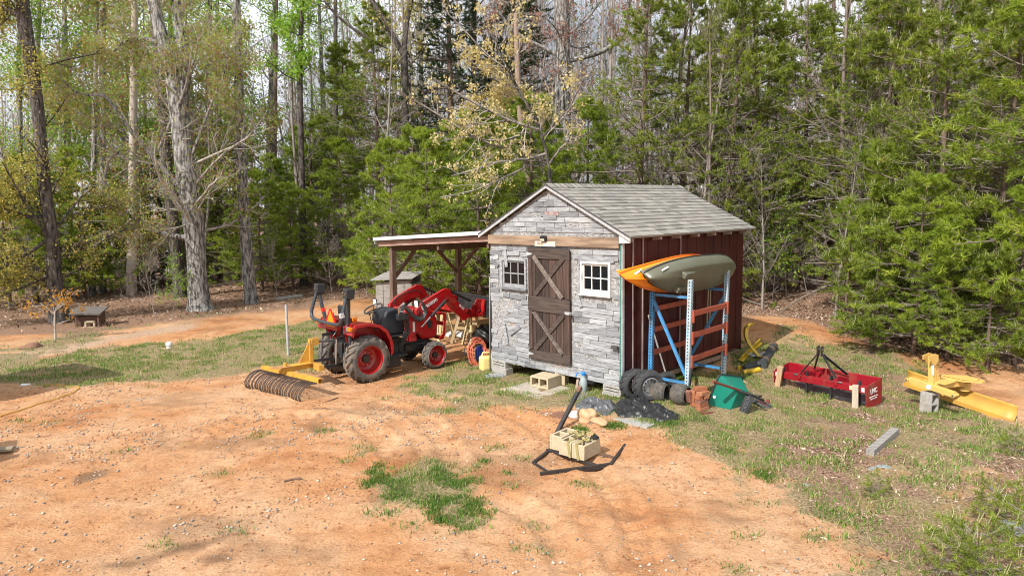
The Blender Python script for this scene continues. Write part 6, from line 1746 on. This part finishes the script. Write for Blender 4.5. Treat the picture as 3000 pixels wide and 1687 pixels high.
pine_proto('pA', 9.0, .7, 2.6, 1, candle=.30)
pine_proto('pB', 8.5, .45, 2.7, 2, candle=.38, K=21)
pine_proto('pC', 10.5, 1.4, 2.5, 3, candle=.12)
pine_proto('pD', 11.5, 3.2, 1.9, 4, need=NEED, K=19)
pine_proto('pL', 6.0, .3, 2.3, 5, need=NEED_L, K=21, L=.12, w=.014, candle=.0)
pine_proto('pM', 4.5, .2, 1.8, 6, need=NEED_L, K=20, L=.105)
pine_proto('pS', 3.2, .15, 1.05, 7, need=NEED, K=19, candle=.45, whorl=.30)
pine_proto('pX', 13.5, .5, 2.3, 8, need=NEED_D, K=14, L=.085, w=.016, whorl=.30, tuft=5)
pine_proto('pT', 11.0, 4.2, 2.3, 9, need=NEED, K=18, L=.12, w=.016)

RGRP = 'pines along the right woods edge'
rt = random.Random(21)
pines = [  # column, distance, kind, scale, label
    (2350, 20.6, 'pA', 1.0, 'leafy green pine just right of the shed roof, behind the bare bank'),
    (2540, 18.4, 'pB', 1.0, 'pine with pale shoots behind the box blade'),
    (2600, 18.6, 'pA', 1.1, 'broad pine standing behind the gap left of the yellow blade'),
    (2740, 15.4, 'pB', 1.0, 'pine full of pale candles right behind the yellow blade hitch'),
    (2890, 14.4, 'pA', .95, 'dense pine behind the long yellow blade'),
    (3060, 13.6, 'pL', 1.35, 'light green pine cut by the right picture edge'),
    (2990, 16.4, 'pC', 1.0, 'tall pine behind the pine at the right edge'),
    (2820, 18.4, 'pC', 1.1, 'tall pine behind the yellow blade, one row back'),
    (2660, 21.0, 'pD', 1.0, 'high pine with bare lower trunk beside the white dead trunks'),
    (2420, 21.6, 'pC', 1.05, 'tall pine in the second row right of the shed'),
    (2240, 21.2, 'pB', 1.15, 'tall pine rising over the right end of the shed roof'),
    (2110, 20.4, 'pA', 1.1, 'full green pine over the right half of the shed ridge'),
    (1985, 21.6, 'pB', 1.15, 'pine with pale shoots over the middle of the shed ridge'),
    (1860, 20.6, 'pC', .95, 'green pine directly above the shed gable, right of the thick trunk'),
    (2075, 27.0, 'pD', .95, 'high dark pine in the back row over the shed'),
    (2290, 27.0, 'pC', .9, 'high pine in the back row right of the shed ridge'),
    (2520, 27.0, 'pD', 1.0, 'high pine in the back row near the reddish trunk'),
    (2900, 22.5, 'pD', 1.1, 'high pine in the back row at the right'),
]
for i, (px, d, k, s, l) in enumerate(pines):
    put_tree(k, atd(px, d), l, 'pine_tree', RGRP, rt.uniform(0, 6.28), s, rt.uniform(.92, 1.08), tilt=(rt.gauss(0, .03), rt.gauss(0, .03)))
small = [(2560, 14.4, 'pS', .9, 'young pine with upright candles left of the yellow mast'), (2785, 13.2, 'pM', .62, 'low bright pine with thin stems behind the yellow mast'), (2905, 12.7, 'pS', .75, 'low round pine just behind the long yellow blade'),
         (2575, 16.8, 'pM', .95, 'bushy young pine at the edge of the bare bank'), (2685, 13.7, 'pM', .8, 'young pine with a lone thin trunk right of the box blade'), (2830, 13.9, 'pS', 1.1, 'young pine with pale candles in front of the dense pine'), (2985, 12.9, 'pM', .75, 'young pine at the right picture edge above the blade end'), (2300, 21.5, 'pM', .8, 'young pine at the back corner of the red shed wall'), (2620, 15.2, 'pS', 1.2, 'leaning young pine in the middle of the right woods edge')]
for (px, d, k, s, l) in small:
    put_tree(k, atd(px, d), l, 'young_pine', RGRP, rt.uniform(0, 6.28), s, rt.uniform(.95, 1.2))
MG = 'pines behind the lean-to and the shed'
for (px, d, k, s, l) in ((1405, 20.2, 'pL', 1.0, 'light green pine behind the left shed window'), (1260, 20.6, 'pL', .92, 'light green pine filling the gap under the lean-to roof'), (1150, 21.5, 'pM', 1.15, 'bright pine with flat boughs left of the lean-to post'), (1335, 23.0, 'pL', 1.0, 'light green pine over the lean-to roof'), (1560, 21.6, 'pL', 1.1, 'light green pine behind the shed gable peak'), (1720, 22.2, 'pL', 1.08, 'light green pine right behind the gable, at the foot of the thick trunk'), (1480, 24.5, 'pL', 1.15, 'light green pine under the cream budding tree'), (1215, 24.5, 'pM', 1.3, 'small pine seen between the lean-to posts')):
    put_tree(k, atd(px, d), l, 'pine_tree', MG, rt.uniform(0, 6.28), s, rt.uniform(1.0, 1.15))
LG = 'pines in the left woods'
for (px, d, k, s, l) in ((1112, 27.5, 'pT', 1.0, 'tall airy pine with bare trunk left of the dark cedar'), (1030, 29.5, 'pT', .92, 'airy pine just left of the tall airy pine'), (770, 26.0, 'pM', 1.0, 'low dark pine at the foot of the tall straight trunk'), (860, 26.5, 'pM', .9, 'low pine right of the straight trunk at the woods edge'), (700, 29.5, 'pA', .85, 'mid green pine right of the big forked oak'), (650, 31, 'pC', .95, 'taller pine behind the big forked oak'), (950, 31, 'pA', .8, 'slim pine in the shade between lawn and lean-to'), (810, 28.5, 'pL', .9, 'bright pine with layered boughs left of the tall straight trunk'), (1010, 28, 'pL', 1.0, 'bright pine left of the lean-to roof edge'), (920, 29.5, 'pL', 1.15, 'taller bright pine behind the roll bar'), (600, 29.5, 'pL', .8, 'bright pine low behind the leaning grey trunk'), (540, 31, 'pL', .9, 'pine filling the gap right of the big oak base'), (360, 29, 'pL', .85, 'pine between dog house and big oak'), (170, 26.5, 'pL', .8, 'pine right behind the base of the dark oak'),
                         (30, 22.5, 'pM', 1.0, 'low pine at the left picture edge'), (110, 24.5, 'pM', 1.15, 'low pine behind the dark oak'), (250, 25.0, 'pM', 1.2, 'low pine behind the dog house'), (330, 27, 'pS', 1.3, 'small pine right of the dog house'), (420, 27.5, 'pX', .38, 'very dark small cedar left of the big oak'), (480, 29, 'pX', .42, 'dark cedar in the shade behind the big oak'), (-60, 24, 'pL', .9, 'pine partly cut off at the far left')):
    put_tree(k, atd(px, d), l, 'pine_tree', LG, rt.uniform(0, 6.28), s, rt.uniform(1.0, 1.2))
put_tree('pX', atd(1325, 27.5), 'tall very dark cedar behind the cream budding tree', 'cedar_tree', None, .4, 1.05, 1.35)
put_tree('pX', atd(1500, 28.5), 'second dark cedar left of the thick grey trunk', 'cedar_tree', None, 2.4, 1.02, 1.35)
# seedlings in the lower right corner
pine_proto('seed', 1.0, .06, .34, 31, need=NEED, K=15, L=.09, w=.007, sub=3, whorl=.17, tuft=3, candle=.35, r=.012)
for (px, py, s, l) in ((2775, 1700, .55, 'pine seedling with tall pale shoots at the bottom right'), (2860, 1705, .72, 'bushy pine seedling in the lower right corner'), (2915, 1530, .55, 'slim pine seedling above the bushy one at lower right'), (3000, 1640, .75, 'pine seedling cut by the right edge at the bottom'), (2565, 1452, .34, 'tiny dark green seedling in the leaf litter'), (3005, 1500, .5, 'pine seedling at the right edge beside the bare clay'), (2970, 1330, .45, 'thin seedling below the end of the yellow blade'), (2705, 1112, .5, 'little seedling left of the yellow mast')):
    put_tree('seed', at(px, py), l, 'pine_seedling', 'pine seedlings on the grass', rt.uniform(0, 6), s, 1.0, 'seedling')

# young pines with long needles
def long_proto(key, seed):
    rs = np.random.RandomState(seed); T, TR = grow(np.zeros((1, 3)), np.array([[.05, 0, 1.0]]), np.array([2.7]), np.array([.035]), np.array([.014]), 8, .03, .05, rs)
    s = kids(T, TR, 9, .55, .98, .8, .34, rs); P1, R1 = grow(s[0], s[1], s[2] + .2, s[3] * .6, s[3] * .4, 5, .08, .12, rs)
    v, q = join([tubes_np(T, TR, 7), tubes_np(P1, R1, 5)]); tm = np_mesh('trunk', v, q); tm.materials.append(BARK_B)
    tp = np.concatenate([P1[:, -1], P1[:, -2] * .5 + P1[:, -1] * .5, T[:, -1]]); td = np.concatenate([P1[:, -1] - P1[:, -2], P1[:, -1] - P1[:, -2], T[:, -1] - T[:, -2]])
    V, F = needles(tp, td, 85, .25, .010, rs, .8); cm = np_mesh('crown', V, F); cm.materials.append(NEED_L); PROTO[key] = (tm, cm, None, 2.7)
long_proto('lg', 3)
for (px, d, s, l) in ((2478, 15.6, 1.0, 'young pine with long drooping needle tufts right of the shed roof corner'), (2545, 16.4, 1.42, 'taller long needled young pine above the other one'), (2640, 15.0, .8, 'small long needled pine by the yellow blade')):
    put_tree('lg', atd(px, d), l, 'long_needle_pine', 'long needled young pines', rt.uniform(0, 6), s)

# ---- broadleaved trees with a surveyed trunk
def pl(px, py, d):
    r = ray(px, py); t = d / r.y
    return (r.x * t, d, CAM_H + r.z * t)
def stem(spec, d, dz=0.0):
    """trunk from photo columns/rows and widths (in photo pixels) standing at distance d"""
    P = np.array([pl(x, y, d) for x, y, w in spec]); R = np.array([w / 2 * d / FPX for x, y, w in spec])
    t = np.arange(len(P)); tt = np.linspace(0, len(P) - 1, (len(P) - 1) * 4 + 1)
    C = np.stack([np.interp(tt, t, P[:, k]) for k in range(3)], 1); 
    for _ in range(2): C[1:-1] = (C[:-2] + 2 * C[1:-1] + C[2:]) / 4
    C[:, 1] += dz * np.linspace(0, 1, len(C)) ** 1.2
    return C[None], np.interp(tt, t, R)[None]
def big_tree(name, label, d, stems, bark, leaf, seed, limbs=7, lt=(.35, .98), llen=.34, leaf_n=5, leaf_s=.11, sub=6, twig=6, cl=.10, group=None, ang=.95, droop=0.3, lrad=.4, leaf2=None, crown_bias=None, twm=None, lmin=.8):
    rs = np.random.RandomState(seed)
    t = tree_root(name, label, 'tree', group, (stems[0][0][0, 0, 0], d, 0))
    org = np.array([stems[0][0][0, 0, 0], d, 0])
    parts = []; bp_ = []
    for (P, R) in stems:
        parts.append(tubes_np(P, R, 14 if R.max() > .12 else 7))
    lims = []
    for si, (P, R) in enumerate(stems):
        big = R[0, 0] > .052
        n = limbs if si == 0 else (max(3, limbs // 2) if big else 0)
        if n:
            s = kids(P, R, n, *lt, ang, llen, rs); lims.append(grow(s[0], s[1], np.clip(s[2], lmin, 6.5), np.minimum(np.minimum(s[3] * .5, .10), np.clip(s[2], .8, 6.5) * .013 + .008), np.minimum(s[3] * .1, .012) + .004, 8, .13, .05, rs))
        if not big:
            n2 = P.shape[1]; ii = np.linspace(0, n2 - 1, 8).astype(int); lims.append((P[:, ii], R[:, ii]))
    P1 = np.concatenate([a for a, b in lims]); R1 = np.concatenate([b for a, b in lims]); bp_.append(tubes_np(P1, R1, 6))
    s = kids(P1, R1, sub, .15, .98, .8, .45, rs); P2, R2 = grow(s[0], s[1], np.clip(s[2], .3, 3.0), s[3] * .8, s[3] * .25 + .003, 6, .14, .03, rs); bp_.append(tubes_np(P2, R2, 4))
    s = kids(P2, R2, twig, .2, 1, .75, .42, rs); P3, R3 = grow(s[0], s[1], np.clip(s[2], .15, 1.2), s[3] * .8, s[3] * .3 + .002, 4, .16, .02, rs); bp_.append(tubes_np(P3, R3, 3))
    tv, tq = join(parts)
    link_mesh('trunk', np_mesh('trunk', tv - org, tq), bark, t, True)
    tv, tq = join(bp_)
    link_mesh('branches', np_mesh('branches', tv - org, tq), twm or bark, t, True)
    if leaf_n:
        C = np.concatenate([P3[:, -1], P3[:, 2], P2[:, -1]])
        C = C[rs.rand(len(C)) < (1 if crown_bias is None else crown_bias(C))]
        C = np.repeat(C, leaf_n, 0) + rs.normal(0, cl, (len(C) * leaf_n, 3))
        V, F = cards(C, leaf_s, rs, .6, droop)
        link_mesh('crown', np_mesh('crown', V - org, F), leaf, t)
    return t
d1 = 19.2
big_tree('oak_tree', 'dark barked oak with yellow green buds beside the dog house', d1,
         [stem([(184, 985, 96), (178, 950, 66), (166, 880, 44), (158, 800, 40), (154, 710, 38), (145, 640, 34), (128, 540, 33), (112, 320, 32), (86, 160, 36), (70, 60, 36), (62, -80, 26)], d1),
          stem([(66, 50, 20), (20, 25, 17), (-60, -20, 14)], d1), stem([(150, 630, 13), (100, 640, 10), (40, 600, 7), (-20, 570, 5)], d1, -.8), stem([(150, 690, 12), (110, 740, 9), (60, 780, 6), (-10, 810, 4)], d1, -1.2), stem([(160, 800, 9), (110, 830, 6), (40, 870, 4)], d1, -.9)],
         BARK_D, LEAF_Y, 41, limbs=20, lt=(.25, .95), llen=.26, leaf_n=4, leaf_s=.07, sub=7, twig=6, cl=.16)
d2 = 21.6
big_tree('oak_tree', 'big grey forked oak with rusty buds in the left woods edge', d2,
         [stem([(587, 915, 92), (584, 890, 64), (577, 800, 54), (573, 720, 55), (568, 655, 60), (552, 560, 58), (540, 470, 56), (528, 350, 54), (514, 275, 46), (496, 186, 40), (468, 93, 36), (448, 0, 33), (436, -80, 28)], d2),
          stem([(530, 330, 34), (541, 250, 32), (530, 155, 29), (514, 78, 27), (498, 0, 25), (488, -80, 22)], d2, .5),
          stem([(556, 695, 17), (497, 692, 16), (435, 659, 13), (400, 632, 10), (372, 595, 7), (350, 560, 5)], d2, -.7),
          stem([(540, 560, 17), (500, 515, 16), (444, 447, 14), (388, 373, 12), (351, 311, 10), (335, 286, 9), (290, 292, 7), (258, 276, 6), (238, 240, 4)], d2, -1.0),
          stem([(484, 142, 18), (440, 118, 15), (385, 122, 11), (352, 160, 8)], d2, -.4), stem([(460, 447, 7), (491, 385, 8), (528, 326, 8), (559, 258, 6), (590, 186, 5), (609, 124, 3)], d2, -.6),
          stem([(556, 470, 10), (590, 400, 8), (637, 298, 6), (683, 224, 4), (700, 160, 3)], d2, -.8), stem([(556, 560, 8), (640, 470, 6), (720, 420, 4), (780, 400, 3)], d2, -.8),
          stem([(400, 632, 9), (370, 660, 8), (330, 690, 6), (290, 720, 4)], d2, -.3), stem([(330, 600, 4), (320, 540, 9), (350, 470, 8), (400, 455, 7)], d2, -1.0), stem([(444, 720, 4), (420, 760, 8), (500, 700, 9)], d2, -.3)],
         BARK_G, LEAF_R, 57, limbs=26, lt=(.26, .97), llen=.36, leaf_n=3, leaf_s=.062, sub=8, twig=7, cl=.16, ang=1.1, twm=PALE_T)
big_tree('oak_tree', 'slim shaded trunk close behind the big grey oak', 24.5, [stem([(532, 905, 44), (525, 820, 36), (508, 660, 32), (494, 540, 30), (484, 420, 27), (470, 250, 24), (450, 60, 18), (440, -60, 14)], 24.5)], BARK_D, LEAF_R, 43, limbs=9, leaf_n=3, sub=5, twig=4, llen=.25)
big_tree('oak_tree', 'straight grey trunk leaning at the edge of the dirt, right of the big oak', 23.2, [stem([(738, 895, 52), (735, 870, 38), (726, 780, 34), (720, 700, 33), (712, 580, 31), (706, 460, 29), (701, 300, 25), (696, 120, 22), (690, -60, 17)], 23.2)], BARK_G, LEAF_R, 44, limbs=10, leaf_n=3, sub=6, twig=5, llen=.26)
big_tree('poplar_tree', 'tall straight thin trunk with fresh green leaves near the top', 27.5, [stem([(892, 860, 26), (888, 680, 21), (884, 500, 18), (879, 330, 16), (879, 180, 15), (884, 40, 13), (886, -80, 10)], 27.5)], BARK_D, LEAF_G, 45, limbs=16, lt=(.55, .99), llen=.16, leaf_n=5, leaf_s=.12, sub=5, twig=4, cl=.12)
big_tree('oak_tree', 'dark trunk forking in a wide V near the top centre', 26.5, [stem([(1200, 880, 30), (1192, 600, 24), (1188, 370, 20), (1186, 230, 19), (1184, 155, 20)], 26.5), stem([(1184, 165, 17), (1164, 128, 16), (1128, 66, 15), (1090, 2, 14), (1050, -70, 11)], 26.5), stem([(1184, 165, 17), (1186, 110, 16), (1190, 55, 16), (1202, -10, 15), (1208, -80, 12)], 26.5, .4), stem([(1130, 140, 5), (1060, 105, 8), (1000, 60, 7), (960, 20, 5), (940, -30, 3)], 26.5, -.3)], BARK_D, LEAF_Y, 46, limbs=5, leaf_n=1, sub=6, twig=5, llen=.3)
big_tree('oak_tree', 'thick pinkish grey trunk rising behind the shed gable', 24.5, [stem([(1655, 900, 54), (1652, 620, 48), (1649, 400, 46), (1648, 200, 45), (1646, 60, 44), (1644, -90, 42)], 24.5), stem([(1655, 182, 14), (1700, 172, 14), (1755, 160, 13), (1806, 128, 12), (1830, 92, 11), (1838, 20, 10), (1842, -60, 8)], 24.5, -.6), stem([(1650, 172, 12), (1595, 145, 11), (1530, 118, 10), (1480, 78, 9), (1450, 30, 7)], 24.5, -.7), stem([(1655, 110, 7), (1720, 60, 6), (1760, 10, 4)], 24.5, -.5)], BARK_G, LEAF_P, 47, limbs=12, lt=(.25, .9), llen=.22, leaf_n=2, leaf_s=.07, sub=6, twig=6, ang=1.2)
big_tree('poplar_tree', 'slender pinkish trunk inside the cream budding branches', 22.5, [stem([(1556, 800, 24), (1548, 520, 21), (1536, 440, 20), (1524, 340, 18), (1516, 200, 15), (1510, 40, 12)], 22.5)], BARK_R, LEAF_C, 48, limbs=6, leaf_n=1, sub=4, twig=4, llen=.2)
# cream budding tree spread in front of the dark cedar
def cream_bias(C): return np.clip(1.15 - np.hypot((C[:, 0] + .9) / 2.9, (C[:, 2] - 5.6) / 3.0), .15, .95)
d9 = 18.4
big_tree('budding_tree', 'small tree with drooping cream yellow buds over the left of the shed', d9,
         [stem([(1625, 760, 13), (1615, 560, 11), (1604, 460, 10), (1580, 370, 9), (1540, 300, 8), (1500, 230, 7), (1460, 150, 5), (1440, 90, 3)], d9), stem([(1600, 450, 8), (1540, 470, 7), (1470, 470, 6), (1400, 500, 5), (1330, 520, 3)], d9, -.8), stem([(1560, 480, 6), (1480, 520, 5), (1400, 560, 4), (1300, 580, 3)], d9, -.9), stem([(1480, 200, 6), (1420, 160, 5), (1360, 90, 4), (1300, 40, 2)], d9, -.4), stem([(1590, 400, 6), (1660, 330, 5), (1700, 250, 3)], d9, -.6), stem([(1580, 380, 9), (1500, 360, 8), (1430, 330, 7), (1350, 290, 5), (1280, 250, 3)], d9, -1.0), stem([(1560, 330, 8), (1530, 400, 6), (1450, 420, 5), (1370, 400, 4), (1290, 420, 3)], d9, -.5), stem([(1520, 260, 8), (1460, 240, 6), (1390, 190, 5), (1340, 130, 3)], d9, .3), stem([(1610, 480, 8), (1650, 420, 6), (1700, 400, 4), (1730, 390, 3)], d9, -.4), stem([(1500, 440, 7), (1420, 420, 6), (1300, 350, 5), (1220, 300, 3)], d9, -.6)],
         BARK_D, LEAF_C, 49, twm=PALE_T, limbs=12, lt=(.2, .95), llen=.4, leaf_n=5, leaf_s=.075, sub=8, twig=6, cl=.05, droop=1.1, ang=.9, crown_bias=cream_bias)
# white dead trunks and reddish pine stems on the right
big_tree('dead_tree', 'thick smooth bare trunk of the pale dead pair at upper right', 29, [stem([(2688, 900, 44), (2700, 500, 38), (2712, 290, 36), (2726, 120, 35), (2738, -10, 33), (2746, -90, 30)], 29)], BARK_W, None, 51, limbs=5, leaf_n=0, sub=4, twig=4, llen=.14)
big_tree('dead_tree', 'thinner split trunk of the pale dead pair at upper right', 28.5, [stem([(2672, 900, 26), (2680, 500, 22), (2686, 290, 21), (2690, 120, 18), (2694, -20, 15)], 28.5)], BARK_W, None, 52, limbs=4, leaf_n=0, sub=4, twig=4, llen=.14)
big_tree('dead_tree', 'slim pale trunk just left of the dead pair', 29.5, [stem([(2660, 900, 20), (2668, 400, 16), (2678, 100, 14), (2684, -60, 12)], 29.5)], BARK_G, None, 53, limbs=5, leaf_n=0, sub=4, twig=4, llen=.14)
for i, (px, w, d, l, bk) in enumerate(((2566, 20, 26, 'reddish pine trunk left of the pale dead trunks', BARK_B), (2205, 16, 25, 'dark brown pine trunk above the right shed corner', BARK_B), (2440, 16, 28, 'brown trunk between the right hand pines', BARK_B), (1795, 15, 30, 'grey trunk right of the thick pinkish trunk', BARK_G), (1890, 18, 31, 'pale grey trunk above the shed ridge, left one of a pair', BARK_G), (1910, 14, 30.5, 'pale grey trunk above the shed ridge, right one of a pair', BARK_G), (1385, 20, 29, 'trunk inside the dark cedars', BARK_D), (2960, 16, 26, 'brown trunk high at the right edge', BARK_B), (610, 20, 30, 'thin grey trunk right of the big oak', BARK_G), (300, 18, 27, 'pale trunk right behind the dog house', BARK_G), (385, 24, 25.5, 'blotchy pale trunk between dog house and big oak', BARK_W), (985, 15, 32, 'grey trunk between the straight tall trunk and the V fork', BARK_D), (800, 14, 31, 'slim dark trunk left of the tall straight trunk', BARK_B))):
    rs = random.Random(90 + i); k = rs.uniform(-14, 14)
    big_tree('forest_tree', l, d, [stem([(px, 880, w * 1.25), (px - k * .3, 600, w), (px - k * .6, 300, w * .85), (px - k, 0, w * .7), (px - k * 1.2, -100, w * .55)], d)], bk, LEAF_R if px < 1000 else NEED, 100 + i, limbs=9, lt=(.35, .98), llen=.16, leaf_n=1, leaf_s=.08, sub=5, twig=4, group='single trunks in the woods')
# leafy spring trees in the left woods
for i, (px, d, hw, l, lf, n_) in enumerate(((200, 29, 24, 'bright green leafy tree between the dark oak and the big oak', LEAF_G, 9), (390, 29.5, 24, 'bright green leafy tree behind the big oak', LEAF_G, 8), (90, 32, 22, 'leafy tree behind the dark oak trunk', LEAF_R, 5), (640, 33, 22, 'reddish budding tree right of the big oak', LEAF_R, 6), (500, 33, 22, 'green leafy tree seen left of the forked oak stems', LEAF_G, 7), (60, 27, 18, 'green leafy tree under the dark oak', LEAF_G, 5), (960, 35, 18, 'pale green tree between the tall trunk and the V fork', LEAF_G, 5), (720, 30, 16, 'small green leafy tree at the foot of the leaning grey trunk', LEAF_G, 5), (270, 26, 16, 'rusty budding tree over the dog house', LEAF_R, 5), (-80, 25, 20, 'yellow budding tree at the far left edge', LEAF_Y, 6), (780, 33, 20, 'green leafy tree beside the tall straight trunk', LEAF_G, 5), (1240, 33, 20, 'yellow green tree right of the V fork', LEAF_Y, 5))):
    rs = random.Random(60 + i); k = rs.uniform(-30, 30)
    big_tree('spring_tree', l, d, [stem([(px, 900, hw * 1.3), (px + k * .2, 600, hw), (px + k * .5, 300, hw * .75), (px + k, 30, hw * .5), (px + k, -140, hw * .3)], d)], BARK_G, lf, 140 + i, limbs=18, lt=(.28, .99), llen=.24, leaf_n=n_, leaf_s=.105, sub=7, twig=6, cl=.28, group='leafy trees in the left woods')
# orange sapling by the dark oak
c = at(162, 997)
big_tree('sapling', 'little sapling with orange leaves in front of the dark oak', c.y, [stem([(163, 1000, 7), (160, 950, 5.5), (160, 915, 4), (166, 900, 3)], c.y), stem([(160, 920, 3), (140, 900, 3), (125, 885, 2)], c.y, -.1), stem([(161, 912, 3), (185, 890, 3), (205, 880, 2)], c.y, .1)], BARK_W, LEAF_O, 71, limbs=2, lt=(.7, 1), llen=.12, lmin=.15, leaf_n=2, leaf_s=.07, sub=4, twig=3, cl=.05)

# ---- thin bare trees, repeated
def bare_proto(key, h, seed, leaf=None, ln=0, bark=None, ls=.10, r=None, limbs=22):
    rs = np.random.RandomState(seed); r = r or .0065 * h + .012
    T, TR = grow(np.zeros((1, 3)), np.array([[rs.normal(0, .04), rs.normal(0, .04), 1.0]]), np.array([h]), np.array([r]), np.array([r * .15]), 12, .035, .06, rs)
    parts = [tubes_np(T, TR, 6)]
    s = kids(T, TR, limbs, .22, .98, .75, .26, rs); P1, R1 = grow(s[0], s[1], s[2] + .3, s[3] * .55, s[3] * .12 + .003, 6, .12, .08, rs); parts.append(tubes_np(P1, R1, 4))
    s = kids(P1, R1, 6, .2, 1, .7, .5, rs); P2, R2 = grow(s[0], s[1], s[2], s[3] * .8, s[3] * .2 + .003, 5, .14, .05, rs); parts.append(tubes_np(P2, R2, 3))
    s = kids(P2, R2, 3, .3, 1, .7, .5, rs); P3, R3 = grow(s[0], s[1], s[2], s[3] * .8, s[3] * .3 + .002, 3, .14, .03, rs); parts.append(tubes_np(P3, R3, 3))
    v, q = join(parts); tm = np_mesh('trunk', v, q); tm.materials.append(bark or BARK_T); cm = None
    if leaf:
        C = np.concatenate([P3[:, -1], P2[:, -1]]); C = C[rs.rand(len(C)) < .7]; C = np.repeat(C, ln, 0) + rs.normal(0, .08, (len(C) * ln, 3)); V, F = cards(C, ls, rs, .6, .3)
        cm = np_mesh('crown', V, F); cm.materials.append(leaf)
    PROTO[key] = (tm, cm, None, h)
bare_proto('bA', 11, 201); bare_proto('bB', 13, 202, bark=mat('twig_brown', (.25, .20, .17), (.13, .10, .085), .95, scale=3)); bare_proto('bC', 9, 203, LEAF_P, 1, ls=.06); bare_proto('bD', 8, 204, LEAF_G, 2, ls=.10); bare_proto('bE', 5, 205, limbs=26); bare_proto('bF', 14, 206); bare_proto('bG', 3.0, 207, limbs=30, r=.016); bare_proto('bH', 2.6, 208, LEAF_G, 2, ls=.08, limbs=24, r=.014)
LAB = {'bA': 'thin bare grey tree among the others deep in the woods', 'bB': 'thin bare brown tree among the others deep in the woods', 'bC': 'thin tree with faint reddish buds in the woods', 'bD': 'thin tree with a few fresh green leaves in the woods', 'bE': 'bare grey sapling low in the woods', 'bF': 'tall thin bare tree towering in the woods', 'bG': 'bare twiggy bush on the woods floor', 'bH': 'leafy green bush on the woods floor'}
rt = random.Random(77)
cnt = 0
while cnt < 150:
    px = rt.uniform(-250, 3250); d = 22 + 22 * rt.random() ** .8
    x = (px - 1500) / FPX * d
    if d < forest_edge(np.array([x]))[0] + 2.0: continue
    if px < 1050 and d < 26: continue
    k = rt.choice(('bA', 'bA', 'bB', 'bB', 'bC', 'bD', 'bE', 'bE', 'bF'))
    put_tree(k, (x, d, gz1(x, d)), LAB[k], 'bare_tree', LAB[k], rt.uniform(0, 6.28), rt.uniform(.8, 1.25), 1.0, 'tree', (rt.gauss(0, .04), rt.gauss(0, .04))); cnt += 1
cnt = 0
while cnt < 30:
    px = rt.uniform(1900, 3200); d = rt.uniform(15.5, 24); x = (px - 1500) / FPX * d
    if d < forest_edge(np.array([x]))[0] + .8: continue
    k = rt.choice(('bA', 'bB', 'bE', 'bE', 'bC'))
    put_tree(k, (x, d, gz1(x, d)), LAB[k], 'bare_tree', LAB[k], rt.uniform(0, 6.28), rt.uniform(.6, 1.0), 1.0, 'tree', (rt.gauss(0, .05), rt.gauss(0, .05))); cnt += 1
cnt = 0
while cnt < 90:
    x = rt.uniform(-20, 17); e = forest_edge(np.array([x]))[0]; y = e + .3 + 7 * rt.random() ** 1.5
    ppx = 1500 + 1980 * x / y
    if 520 < ppx < 660 or 120 < ppx < 330: continue
    k = rt.choice(('bG', 'bG', 'bG', 'bH'))
    put_tree(k, (x, y, gz1(x, y)), LAB[k], 'woods_bush', LAB[k], rt.uniform(0, 6.28), rt.uniform(.5, 1.1), 1.0, 'bush', (rt.gauss(0, .1), rt.gauss(0, .1))); cnt += 1

# ---- the far woods, one mass
rs = np.random.RandomState(5)
def far_woods(n, px0, px1, y0, y1, h0, h1, name, label):
    y = y0 + (y1 - y0) * rs.rand(n); x = (rs.uniform(px0, px1, n) - 1500) / FPX * y
    S = np.stack([x, y, gz(x, y) - .2], 1); h = rs.uniform(h0, h1, n); r = rs.uniform(.07, .19, n)
    T, TR = grow(S, np.tile([[0, 0, 1.0]], (n, 1)) + rs.normal(0, .03, (n, 3)), h, r, r * .2, 8, .03, .05, rs)
    parts = [tubes_np(T, TR, 5)]
    s = kids(T, TR, 20, .2, .98, .7, .24, rs); P1, R1 = grow(s[0], s[1], s[2], s[3] * .5, s[3] * .12 + .006, 5, .12, .08, rs); parts.append(tubes_np(P1, R1, 3))
    s = kids(P1, R1, 6, .2, 1, .65, .5, rs); P2, R2 = grow(s[0], s[1], s[2], s[3] * .8 + .002, s[3] * .2 + .005, 4, .14, .05, rs); parts.append(tubes_np(P2, R2, 3))
    v, q = join(parts); o = link_mesh(name, np_mesh(name, v, q), BARK_T); tag(o, label, 'woods', kind='stuff')
    return P2
P2 = far_woods(230, 1000, 3300, 38, 70, 13, 23, 'far_woods', 'mass of bare grey trees in the depth of the woods behind the shed')
P2b = far_woods(85, -300, 1000, 40, 75, 9, 17, 'far_woods_left', 'mass of bare trees in the depth of the woods at left')
C = np.concatenate([P2, P2b])[:, -1]; C = C[rs.rand(len(C)) < .22]; C = np.repeat(C, 3, 0) + rs.normal(0, .3, (len(C) * 3, 3)); V, F = cards(C, .22, rs)
o = link_mesh('far_foliage', np_mesh('far_foliage', V, F), leafmat('far_leaf', [(0, (.06, .10, .02)), (.5, (.13, .17, .05)), (1, (.24, .2, .09))], .35)); tag(o, 'scattered fresh foliage in the far woods', 'foliage', kind='stuff')
